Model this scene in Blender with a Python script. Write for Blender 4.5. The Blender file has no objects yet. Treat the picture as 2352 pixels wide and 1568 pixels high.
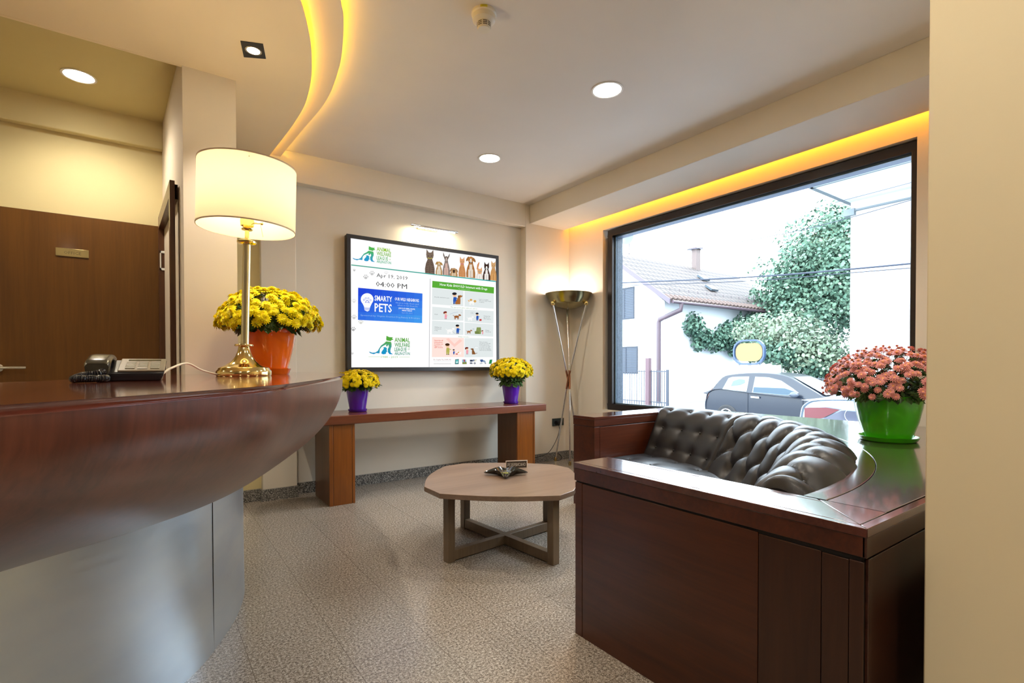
import bpy, bmesh, math, random
from mathutils import Vector, Matrix

# ---------------------------------------------------------------- camera, sky, exposure
S = bpy.context.scene
COL = S.collection
EYE = 1.08
YAW, PITCH, ROLL = 0.954404716, -0.013741408, -0.001566320
cd = bpy.data.cameras.new('camera'); cam = bpy.data.objects.new('camera', cd); COL.objects.link(cam)
fw = Vector((math.cos(YAW), math.sin(YAW), 0)); rt = Vector((math.sin(YAW), -math.cos(YAW), 0)); up = Vector((0, 0, 1))
f2 = fw*math.cos(PITCH) + up*math.sin(PITCH); u2 = up*math.cos(PITCH) - fw*math.sin(PITCH)
r3 = rt*math.cos(ROLL) + u2*math.sin(ROLL); u3 = u2*math.cos(ROLL) - rt*math.sin(ROLL)
M = Matrix((r3, u3, -f2)).transposed().to_4x4(); M.translation = Vector((0, 0, EYE)); cam.matrix_world = M
cd.sensor_width = 36; cd.lens = 36*1172.7596/2352; cd.shift_y = 69.655/2352; cd.clip_start = .02; cd.clip_end = 300
S.camera = cam

W = bpy.data.worlds.new('overcast_sky'); S.world = W; W.use_nodes = True
bg = W.node_tree.nodes['Background']; bg.inputs[0].default_value = (.78, .88, 1.0, 1); bg.inputs[1].default_value = 6.8

sd = bpy.data.lights.new('sun', 'SUN'); sd.energy = 2.5; sd.angle = .05; sd.color = (1, .95, .86)
sun = bpy.data.objects.new('sun', sd); COL.objects.link(sun)
sun.rotation_euler = Vector((.62, .42, -.78)).to_track_quat('-Z', 'Y').to_euler()   # from behind the near street side, high

pd = bpy.data.lights.new('window_portal', 'AREA'); pd.shape = 'RECTANGLE'; pd.size = 2.7; pd.size_y = 1.9; pd.cycles.is_portal = True
po = bpy.data.objects.new('window_portal', pd); COL.objects.link(po); po.location = (4.16, 2.5, 1.56)
po.rotation_euler = Vector((-1, 0, 0)).to_track_quat('-Z', 'Y').to_euler()

vs = S.view_settings; S.display_settings.display_device = 'sRGB'
vs.view_transform = 'Standard'; vs.look = 'None'; vs.exposure = 1.0; vs.gamma = 1.0; vs.use_curve_mapping = False
cy = S.cycles; cy.use_denoising = True; cy.max_bounces = 8; cy.diffuse_bounces = 5; cy.glossy_bounces = 4; cy.transmission_bounces = 6
cy.transparent_max_bounces = 12; cy.caustics_reflective = False; cy.caustics_refractive = False; cy.sample_clamp_indirect = 6

# ---------------------------------------------------------------- helpers
def srgb(c):
    return tuple(v/255/12.92 if v <= 10 else ((v/255+.055)/1.055)**2.4 for v in c)

def cr(pts, n=4, closed=False):
    """Catmull-Rom through points"""
    P = [Vector(p) for p in pts]; out = []; N = len(P)
    rng = range(N if closed else N-1)
    for i in rng:
        g = (lambda k: P[(i+k) % N]) if closed else (lambda k: P[min(max(i+k, 0), N-1)])
        a, b, c, d = g(-1), g(0), g(1), g(2)
        for k in range(n):
            t = k/n
            out.append(.5*((2*b) + (c-a)*t + (2*a-5*b+4*c-d)*t*t + (3*b-a-3*c+d)*t**3))
    if not closed: out.append(P[-1].copy())
    return out

class MB:
    def __init__(s): s.v = []; s.f = []; s.m = []; s.cur = 0
    def add(s, vs, fs):
        o = len(s.v); s.v += [tuple(v) for v in vs]
        for f in fs: s.f.append(tuple(i+o for i in f)); s.m.append(s.cur)
    def box(s, a, b, T=None):
        x0, x1 = sorted((a[0], b[0])); y0, y1 = sorted((a[1], b[1])); z0, z1 = sorted((a[2], b[2]))
        vs = [(x0,y0,z0),(x1,y0,z0),(x1,y1,z0),(x0,y1,z0),(x0,y0,z1),(x1,y0,z1),(x1,y1,z1),(x0,y1,z1)]
        if T is not None: vs = [T @ Vector(v) for v in vs]
        s.add(vs, [(3,2,1,0),(4,5,6,7),(0,1,5,4),(1,2,6,5),(2,3,7,6),(3,0,4,7)])
        return s
    def prism(s, poly, z0, z1, T=None):
        n = len(poly)
        a = sum(poly[i][0]*poly[(i+1)%n][1]-poly[(i+1)%n][0]*poly[i][1] for i in range(n))
        if a < 0: poly = list(reversed(poly))
        vs = [(p[0], p[1], z0) for p in poly]+[(p[0], p[1], z1) for p in poly]
        if T is not None: vs = [T @ Vector(v) for v in vs]
        s.add(vs, [tuple(range(n-1, -1, -1)), tuple(range(n, 2*n))]+[(i, (i+1)%n, (i+1)%n+n, i+n) for i in range(n)])
        return s
    def lathe(s, prof, c=(0,0,0), seg=32, T=None, sx=1, sy=1):
        vs = []; fs = []; n = len(prof)
        for k in range(seg):
            a = 2*math.pi*k/seg
            for r, z in prof: vs.append((c[0]+r*math.cos(a)*sx, c[1]+r*math.sin(a)*sy, c[2]+z))
        for k in range(seg):
            k2 = (k+1) % seg
            for i in range(n-1): fs.append((k*n+i, k2*n+i, k2*n+i+1, k*n+i+1))
        if T is not None: vs = [T @ Vector(v) for v in vs]
        s.add(vs, fs); return s
    def tube(s, path, r, seg=8, cap=True, r1=None):
        P = [Vector(p) for p in path]; n = len(P); vs = []; fs = []
        t0 = (P[1]-P[0]).normalized(); ref = Vector((0,0,1)) if abs(t0.z) < .9 else Vector((1,0,0)); nrm = t0.cross(ref).normalized()
        for i, p in enumerate(P):
            t = ((P[min(i+1, n-1)]-P[max(i-1, 0)])).normalized()
            nrm = (nrm - t*nrm.dot(t)).normalized(); b = t.cross(nrm)
            rr = r if r1 is None else r+(r1-r)*i/(n-1)
            for k in range(seg):
                a = 2*math.pi*k/seg; vs.append(p+(nrm*math.cos(a)+b*math.sin(a))*rr)
        for i in range(n-1):
            for k in range(seg): fs.append((i*seg+k, i*seg+(k+1)%seg, (i+1)*seg+(k+1)%seg, (i+1)*seg+k))
        if cap: fs += [tuple(range(seg-1, -1, -1)), tuple((n-1)*seg+k for k in range(seg))]
        s.add(vs, fs); return s
    def sphere(s, c, r, seg=12, rings=8, sc=(1,1,1)):
        prof = [(r*math.sin(math.pi*i/rings), -r*math.cos(math.pi*i/rings)) for i in range(rings+1)]
        vs = []; fs = []; n = len(prof)
        for k in range(seg):
            a = 2*math.pi*k/seg
            for rr, z in prof: vs.append((c[0]+rr*math.cos(a)*sc[0], c[1]+rr*math.sin(a)*sc[1], c[2]+z*sc[2]))
        for k in range(seg):
            for i in range(n-1): fs.append((k*n+i, ((k+1)%seg)*n+i, ((k+1)%seg)*n+i+1, k*n+i+1))
        s.add(vs, fs); return s
    def grid(s, rows, closed=False):
        n = len(rows[0]); o = []
        for r in rows: o += list(r)
        fs = []
        for i in range(len(rows)-1):
            for k in range(n if closed else n-1): fs.append((i*n+k, i*n+(k+1)%n, (i+1)*n+(k+1)%n, (i+1)*n+k))
        s.add(o, fs); return s
    def build(s, name, mat, parent=None, smooth=False, bevel=0, sub=0, bseg=2, solid=0, fix=True):
        me = bpy.data.meshes.new(name); me.from_pydata(s.v, [], s.f)
        mats = mat if isinstance(mat, (list, tuple)) else [mat]
        for m in mats: me.materials.append(m)
        for p, mi in zip(me.polygons, s.m): p.material_index = mi
        if fix:
            bm = bmesh.new(); bm.from_mesh(me); bmesh.ops.remove_doubles(bm, verts=bm.verts, dist=1e-5)
            bmesh.ops.recalc_face_normals(bm, faces=bm.faces); bm.to_mesh(me); bm.free()
        if smooth:
            for p in me.polygons: p.use_smooth = True
        o = bpy.data.objects.new(name, me); COL.objects.link(o)
        if solid:
            md = o.modifiers.new('solid', 'SOLIDIFY'); md.thickness = solid
        if bevel:
            md = o.modifiers.new('bevel', 'BEVEL'); md.width = bevel; md.segments = bseg; md.limit_method = 'ANGLE'; md.angle_limit = math.radians(35)
            for p in me.polygons: p.use_smooth = True
            me.set_sharp_from_angle(angle=math.radians(35))
        elif smooth: me.set_sharp_from_angle(angle=math.radians(50))
        if sub:
            md = o.modifiers.new('sub', 'SUBSURF'); md.levels = sub; md.render_levels = sub
        if parent: o.parent = parent; o.matrix_parent_inverse = Matrix.Translation(-Vector(parent.location))
        return o

def thing(name, label, cat, loc=(0,0,0), group=None):
    o = bpy.data.objects.new(name, None); COL.objects.link(o); o.location = loc; o.empty_display_size = .1
    o['label'] = label; o['category'] = cat
    if group: o['group'] = group
    return o
def tag(o, label, cat, group=None, kind=None):
    o['label'] = label; o['category'] = cat
    if group: o['group'] = group
    if kind: o['kind'] = kind
    return o
def struct(o): o['kind'] = 'structure'; return o

def mat(name, col=(.8,.8,.8), rough=.5, metal=0, spec=.5, coat=0, emit=None, es=0, trans=0, ior=1.45, sub=0):
    m = bpy.data.materials.new(name); m.use_nodes = True; b = m.node_tree.nodes['Principled BSDF']
    b.inputs['Base Color'].default_value = (*col, 1); b.inputs['Roughness'].default_value = rough
    b.inputs['Metallic'].default_value = metal; b.inputs['Specular IOR Level'].default_value = spec
    b.inputs['Coat Weight'].default_value = coat; b.inputs['Coat Roughness'].default_value = .08; b.inputs['IOR'].default_value = ior
    if emit: b.inputs['Emission Color'].default_value = (*emit, 1); b.inputs['Emission Strength'].default_value = es
    if trans: b.inputs['Transmission Weight'].default_value = trans
    if sub: b.inputs['Subsurface Weight'].default_value = sub
    return m
def nd(m, t, **k):
    n = m.node_tree.nodes.new(t)
    for a, v in k.items(): setattr(n, a, v)
    return n
def lk(m, a, b): m.node_tree.links.new(a, b)
def P(m): return m.node_tree.nodes['Principled BSDF']
def ramp(m, fac, stops):
    r = nd(m, 'ShaderNodeValToRGB'); e = r.color_ramp.elements
    while len(e) < len(stops): e.new(.5)
    for el, (p, c) in zip(e, stops): el.position = p; el.color = (*c, 1)
    lk(m, fac, r.inputs[0]); return r.outputs[0]
def coords(m, scale=(1,1,1), rot=(0,0,0)):
    t = nd(m, 'ShaderNodeTexCoord'); mp = nd(m, 'ShaderNodeMapping'); mp.inputs['Scale'].default_value = scale; mp.inputs['Rotation'].default_value = rot
    lk(m, t.outputs['Object'], mp.inputs[0]); return mp.outputs[0]
def noise(m, vec, sc=5, det=4, rough=.5, dist=0):
    n = nd(m, 'ShaderNodeTexNoise'); n.inputs['Scale'].default_value = sc; n.inputs['Detail'].default_value = det
    n.inputs['Roughness'].default_value = rough; n.inputs['Distortion'].default_value = dist; lk(m, vec, n.inputs['Vector']); return n.outputs['Fac']
def bump(m, h, st=.1, d=.01):
    b = nd(m, 'ShaderNodeBump'); b.inputs['Strength'].default_value = st; b.inputs['Distance'].default_value = d
    lk(m, h, b.inputs['Height']); lk(m, b.outputs[0], P(m).inputs['Normal'])
def paint(name, col, rough=.75, v=.04):
    m = mat(name, col, rough, spec=.25); n = noise(m, coords(m), 1.7, 3)
    c2 = tuple(max(0, x*(1-v)) for x in col); lk(m, ramp(m, n, [(.35, c2), (.65, col)]), P(m).inputs['Base Color'])
    n2 = noise(m, coords(m), 160, 2); bump(m, n2, .06, .002); return m
def wood(name, c1, c2, axis=0, rough=.3, coat=.3, sc=1.0, spec=.5, streak=14, patch=None):
    m = mat(name, c1, rough, coat=coat, spec=spec)
    s = [60*sc]*3; s[axis] = 3*sc
    v = coords(m, s); n = noise(m, v, 1.0, 5, .6, .6)
    s2 = [9*sc]*3; s2[axis] = .8*sc; n2 = noise(m, coords(m, s2), 1.0, 2, .5, .3)
    mx = nd(m, 'ShaderNodeMath', operation='ADD'); lk(m, n, mx.inputs[0]); lk(m, n2, mx.inputs[1])
    hf = nd(m, 'ShaderNodeMath', operation='MULTIPLY'); hf.inputs[1].default_value = .5; lk(m, mx.outputs[0], hf.inputs[0])
    lk(m, ramp(m, hf.outputs[0], [(.33, c2), (.62, c1)]), P(m).inputs['Base Color'])
    bump(m, n, .05, .002); return m

M_ceil = paint('ceiling_white', (.74,.70,.65)); M_wall = paint('wall_beige', (.72,.67,.58)); M_wally = paint('office_cream', (.72,.62,.34))
M_walll = paint('wall_light', (.75,.70,.61)); M_niche = paint('niche_ceiling_olive', (.66,.56,.28)); M_peach = paint('soffit_peach', (.88,.73,.50)); M_pier = paint('pier_sand', (.80,.70,.47))
M_band = paint('cove_band', (.74,.66,.55)); M_white = paint('white_paint', (.8,.78,.74))
M_mah = wood('mahogany', (.085,.022,.009), (.040,.011,.005), 0, .28, .25)
M_mahz = wood('mahogany_upright', (.085,.024,.009), (.040,.012,.005), 2, .3, .2)
M_maht = wood('mahogany_top', (.110,.030,.018), (.060,.017,.011), 0, .17, 1.0)
M_cnt = wood('counter_mahogany', (.165,.050,.026), (.070,.022,.012), 2, .32, .6); P(M_cnt).inputs['Coat Roughness'].default_value = .28
M_cntt = wood('counter_top_gloss', (.24,.065,.042), (.17,.042,.028), 1, .10, .8, .6)
M_dark = mat('dark_gap', (.012,.008,.006), .6)
M_bench = wood('bench_wood', (.23,.070,.009), (.15,.043,.006), 2, .32, .2); M_bencht = wood('bench_top_wood', (.17,.050,.020), (.11,.030,.013), 0, .25, .3)
M_benchs = wood('bench_side_wood', (.13,.06,.028), (.08,.035,.018), 2, .35, .2)
M_door = wood('door_walnut', (.150,.062,.010), (.100,.040,.007), 2, .38, .1); M_jamb = wood('jamb_walnut', (.10,.04,.018), (.05,.02,.01), 2, .3, .2)
M_tab = wood('table_ash', (.25,.17,.12), (.17,.112,.08), 0, .35, .15); M_tabl = wood('table_leg_ash', (.20,.14,.085), (.13,.09,.055), 2, .4, .1)
M_brass = mat('brass', (.78,.62,.26), .12, 1); M_bronze = mat('bronze', (.34,.29,.16), .22, 1); M_copper = mat('copper_sleeve', (.42,.19,.11), .25, 1)
M_chrome = mat('chrome', (.74,.74,.76), .14, 1); M_satin = mat('satin_nickel', (.66,.62,.52), .25, 1)
M_black = mat('black_plastic', (.012,.012,.015), .25); M_blackm = mat('black_frame', (.02,.02,.024), .35); M_frame = mat('window_frame_dark', (.018,.013,.013), .3)
M_grayp = mat('grey_plastic', (.16,.15,.13), .3); M_ivory = mat('ivory_cord', (.72,.66,.5), .45)
M_leather = mat('black_leather', (.013,.012,.013), .40, spec=.5); bump(M_leather, noise(M_leather, coords(M_leather), 420, 3), .12, .002)
M_leatherb = mat('leather_button', (.03,.028,.028), .25)
M_glassw = bpy.data.materials.new('window_glass'); M_glassw.use_nodes = True
nt = M_glassw.node_tree; nt.nodes.clear(); go = nt.nodes.new('ShaderNodeOutputMaterial'); gm = nt.nodes.new('ShaderNodeMixShader'); gt = nt.nodes.new('ShaderNodeBsdfTransparent'); gg = nt.nodes.new('ShaderNodeBsdfGlossy'); gf = nt.nodes.new('ShaderNodeFresnel')
gf.inputs[0].default_value = 1.12; gg.inputs['Roughness'].default_value = .01; gt.inputs[0].default_value = (.96,.985,.98,1)
nt.links.new(gf.outputs[0], gm.inputs[0]); nt.links.new(gt.outputs[0], gm.inputs[1]); nt.links.new(gg.outputs[0], gm.inputs[2]); nt.links.new(gm.outputs[0], go.inputs[0])
def emis(name, col, st):
    m = bpy.data.materials.new(name); m.use_nodes = True; t = m.node_tree; t.nodes.clear(); o = t.nodes.new('ShaderNodeOutputMaterial'); e = t.nodes.new('ShaderNodeEmission')
    e.inputs[0].default_value = (*col, 1); e.inputs[1].default_value = st; t.links.new(e.outputs[0], o.inputs[0]); return m
M_dl = emis('downlight_glow', (1, .93, .82), 22); M_led = emis('led_amber', (1, .36, .010), 30); M_ledy = emis('led_yellow', (1, .50, .006), 12)
M_bulb = emis('bulb_glow', (1, .80, .45), 30)

# granite floor: 30 cm tiles in line with the walls
M_floor = mat('granite_floor', (.4,.38,.34), .22, spec=.5)
v = coords(M_floor); na = noise(M_floor, v, 105, 3, .6); nb = noise(M_floor, v, 260, 2, .7); nc = noise(M_floor, v, 1.1, 2)
ad = nd(M_floor, 'ShaderNodeMath', operation='ADD'); lk(M_floor, na, ad.inputs[0]); lk(M_floor, nb, ad.inputs[1]); hf = nd(M_floor, 'ShaderNodeMath', operation='MULTIPLY'); hf.inputs[1].default_value = .5; lk(M_floor, ad.outputs[0], hf.inputs[0])
gcol = ramp(M_floor, hf.outputs[0], [(.38, (.065,.054,.043)), (.47, (.225,.19,.155)), (.54, (.38,.335,.285)), (.64, (.66,.62,.56))])
bk = nd(M_floor, 'ShaderNodeTexBrick'); bk.offset = 0; bk.inputs['Scale'].default_value = 1; bk.inputs['Mortar Size'].default_value = .0012; bk.inputs['Mortar Smooth'].default_value = .3; bk.inputs['Bias'].default_value = 0
bk.inputs['Brick Width'].default_value = .61; bk.inputs['Row Height'].default_value = .305; bk.inputs['Color1'].default_value = (1,1,1,1); bk.inputs['Color2'].default_value = (.93,.93,.93,1); bk.inputs['Mortar'].default_value = (.42,.38,.34,1)
mp = nd(M_floor, 'ShaderNodeMapping'); mp.inputs['Rotation'].default_value = (0,0,math.pi/2); mp.inputs['Location'].default_value = (0,.02,0); tc = nd(M_floor, 'ShaderNodeTexCoord'); lk(M_floor, tc.outputs['Object'], mp.inputs[0]); lk(M_floor, mp.outputs[0], bk.inputs['Vector'])
mm = nd(M_floor, 'ShaderNodeMix', data_type='RGBA', blend_type='MULTIPLY'); mm.inputs[0].default_value = 1; lk(M_floor, gcol, mm.inputs[6]); lk(M_floor, bk.outputs['Color'], mm.inputs[7]); lk(M_floor, mm.outputs[2], P(M_floor).inputs['Base Color'])
M_gran = mat('granite_skirting', (.2,.2,.2), .3); g = noise(M_gran, coords(M_gran), 130, 3, .7); lk(M_gran, ramp(M_gran, g, [(.4, (.035,.035,.035)), (.52, (.17,.165,.155)), (.62, (.52,.50,.46))]), P(M_gran).inputs['Base Color'])
M_steel = mat('brushed_steel', (.80,.84,.9), .36, 1); g = noise(M_steel, coords(M_steel, (3,3,90)), 1, 4, .6)
rr = nd(M_steel, 'ShaderNodeMapRange'); rr.inputs[3].default_value = .24; rr.inputs[4].default_value = .42; lk(M_steel, g, rr.inputs[0]); lk(M_steel, rr.outputs[0], P(M_steel).inputs['Roughness'])
g2 = noise(M_steel, coords(M_steel, (1,1,2.2)), 2.3, 3); lk(M_steel, ramp(M_steel, g2, [(.3, (.66,.77,.92)), (.7, (.80,.91,1.0))]), P(M_steel).inputs['Base Color'])

# ---------------------------------------------------------------- room shell
ZC, ZL, ZM = 2.817, 2.70, 2.755           # main ceiling, low panel, middle band
YB = 4.44                                  # face of the back wall
YR = 4.53                                  # recessed back wall
XW = 3.96                                  # window wall
struct(MB().box((-3.2,-3.2,-.06), (4.13,4.75,0)).build('floor', M_floor))
struct(MB().box((-3.2,-3.2,ZC), (4.13,4.75,ZC+.1)).build('ceiling', M_ceil))
A1 = [(-2.6,.2),(-1.6,.55),(-.75,.95),(-.1,1.42),(.33,1.95),(.556,2.412),(.615,2.546),(.674,2.704),(.718,2.854),(.758,3.028),(.788,3.233),(.803,3.418),(.800,3.709),(.785,4.015),(.764,4.40),(.764,4.53)]
A2 = [(-2.6,-.05),(-1.5,.32),(-.6,.72),(.08,1.25),(.52,1.87),(.73,2.392),(.778,2.503),(.827,2.67),(.874,2.869),(.905,3.08),(.922,3.249),(.925,3.479),(.905,3.793),(.885,4.15),(.87,4.45),(.87,4.53)]
a1 = [(p.x, p.y) for p in cr([(*p, 0) for p in A1], 4)]; a2 = [(p.x, p.y) for p in cr([(*p, 0) for p in A2], 4)]
def slab(name, arc, z0, z1, m):
    # flat ceiling layer from the far left to its curved edge; behind the pilaster only the strip beside it
    k = next(i for i in range(len(arc)) if arc[i][1] > 3.30); a, c = arc[k-1], arc[k]; t = (3.30-a[1])/(c[1]-a[1]); m_ = (a[0]+(c[0]-a[0])*t, 3.30)
    b = MB()
    for pts, xb in ((arc[:k]+[m_], -3.2), ([m_]+arc[k:], .400)):
        b.grid([[(xb, y, z0) for x, y in pts], [(x, y, z0) for x, y in pts], [(x, y, z1) for x, y in pts], [(xb, y, z1) for x, y in pts]])
    return struct(b.build(name, m))
slab('ceiling_panel', a1, ZL, ZL+.018, M_peach)
slab('ceiling_band', a2, ZM, ZM+.018, M_band)
def strip(name, arc, inset, z0, z1, m, i0, i1):
    b = MB(); pts = arc[i0:i1]; q = []
    for i, (x, y) in enumerate(pts):
        a, c = pts[max(i-1, 0)], pts[min(i+1, len(pts)-1)]; t = Vector((c[0]-a[0], c[1]-a[1])).normalized(); nn = Vector((t.y, -t.x))
        q.append((x-nn.x*inset, y-nn.y*inset))
    b.grid([[(x, y, z0) for x, y in q], [(x, y, z1) for x, y in q], [(x-.006, y+.006, z1) for x, y in q]]); return b.build(name, m)
tag(strip('led_strip', a1, .022, ZL+.019, ZL+.030, M_ledy, 8, 57), 'amber light strip hidden in the left curved ceiling cove', 'light strip', 'amber light strips in the ceiling coves')
tag(strip('led_strip', a2, .022, ZM+.019, ZM+.030, M_ledy, 8, 57), 'amber light strip hidden in the right curved ceiling cove', 'light strip', 'amber light strips in the ceiling coves')
# fill between low panel and ceiling along its rear (office) side
struct(MB().box((-3.2,3.299,ZL-.0008), (.156,3.32,ZC)).build('ceiling_fascia', M_peach))
struct(MB().box((-3.2,3.32,ZC-.006), (.155,4.53,ZC-.001)).build('ceiling_office', M_niche))
# back wall: office part, then recessed part with band and piers
struct(MB().box((-3.2,4.50,0), (.72,4.75,ZC)).build('wall_back_office', M_wally))
struct(MB().box((.72,YR,0), (3.96,4.75,ZC)).build('wall_back', M_wall))
b = MB(); b.box((.72,YB,0), (.979,YR,ZC)); b.box((.979,YB,2.575), (3.33,YR,ZC)); b.box((3.33,YB,0), (XW,YR,ZC)); struct(b.build('wall_back_frame', M_walll, bevel=.004))
struct(MB().box((-3.2,4.44,2.62), (.09,4.50,ZC)).build('trim_1', M_wally, bevel=.006))
struct(MB().prism([(.155,3.30),(.412,3.30),(.545,4.50),(.545,4.52),(.083,4.52)], 0, ZC).build('wall_pilaster', paint('pilaster_paint', (.72,.63,.50))))
# skirting boards
bb = MB(); bb.box((.545,4.475,0), (.715,4.50,.092)); bb.box((.708,YB-.018,0), (.985,YB,.092)); bb.box((.985,YR-.018,0), (3.325,YR,.092)); bb.box((3.325,YB-.018,0), (XW,YB,.092)); struct(bb.build('baseboard_back', M_gran))
struct(MB().box((XW-.018,3.0,0), (XW,YB-.018,.092)).build('baseboard_window', M_gran))
# window wall with opening
WY0, WY1, WZ0, WZ1 = 1.165, 3.905, .60, 2.515
b = MB(); b.box((XW,-3.2,0), (4.12,WY0,ZC)); b.box((XW,WY1,0), (4.12,4.75,ZC)); b.box((XW,WY0,0), (4.12,WY1,WZ0)); b.box((XW,WY0,WZ1), (4.12,WY1,ZC))
struct(b.build('wall_window', M_walll))
# boxed beam and soffit in front of the window
struct(MB().box((3.385,-.2,2.615), (3.87,YB,ZC)).build('ceiling_beam', M_wall, bevel=.004))
b = MB(); b.box((3.872,.5,2.735), (3.878,4.42,2.75)); tag(b.build('led_strip', M_led), 'amber light strip tucked above the window behind the boxed beam', 'light strip')
# right wall and its pier, closing the room
struct(MB().box((1.55,-3.2,0), (XW,.434,ZC)).build('wall_right', M_pier, bevel=.003))
struct(MB().box((-3.3,-3.2,0), (-3.2,4.75,ZC)).build('wall_left', M_walll)); struct(MB().box((-3.3,-3.3,0), (1.55,-3.2,ZC)).build('wall_rear', M_walll))

# window_1: dark frame, glass, outside reveal
wf = MB(); fx0, fx1, fw_ = 3.985, 4.05, .062
y0, y1, z0, z1 = WY0, WY1-.045, WZ0, WZ1-.012
wf.box((fx0,y0,z0), (fx1,y1,z0+fw_)); wf.box((fx0,y0,z1-fw_), (fx1,y1,z1)); wf.box((fx0,y0,z0+fw_), (fx1,y0+fw_*.6,z1-fw_)); wf.box((fx0,y1-fw_,z0+fw_), (fx1,y1,z1-fw_))
w1 = wf.build('window_1', M_frame, bevel=.004); struct(w1)
bd = MB(); gy0, gy1, gz0, gz1 = y0+fw_*.6, y1-fw_, z0+fw_, z1-fw_
for a_, b_ in (((4.03,gy0,gz0),(4.045,gy0+.014,gz1)), ((4.03,gy1-.014,gz0),(4.045,gy1,gz1)), ((4.03,gy0,gz0),(4.045,gy1,gz0+.014)), ((4.03,gy0,gz1-.014),(4.045,gy1,gz1))): bd.box(a_, b_)
bd.build('window_bead', mat('window_bead_blue', (.10,.16,.22), .3), w1)
MB().box((4.040,gy0,gz0), (4.044,gy1,gz1)).build('window_glass', M_glassw, w1)
b = MB(); b.box((4.052,WY1-.12,WZ0-.6), (4.135,WY1+.3,2.46)); 
M_clad = mat('granite_cladding', (.4,.44,.5), .4); g = noise(M_clad, coords(M_clad), 90, 3, .7); lk(M_clad, ramp(M_clad, g, [(.38, (.018,.028,.042)), (.62, (.05,.07,.10))]), P(M_clad).inputs['Base Color'])
struct(b.build('trim_2', M_clad)); struct(MB().box((4.052,WY0-.3,WZ1-.085), (4.135,WY1-.12,WZ1+.02)).build('trim_3', mat('lintel_blue_grey', (.20,.24,.33), .5)))

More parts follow.
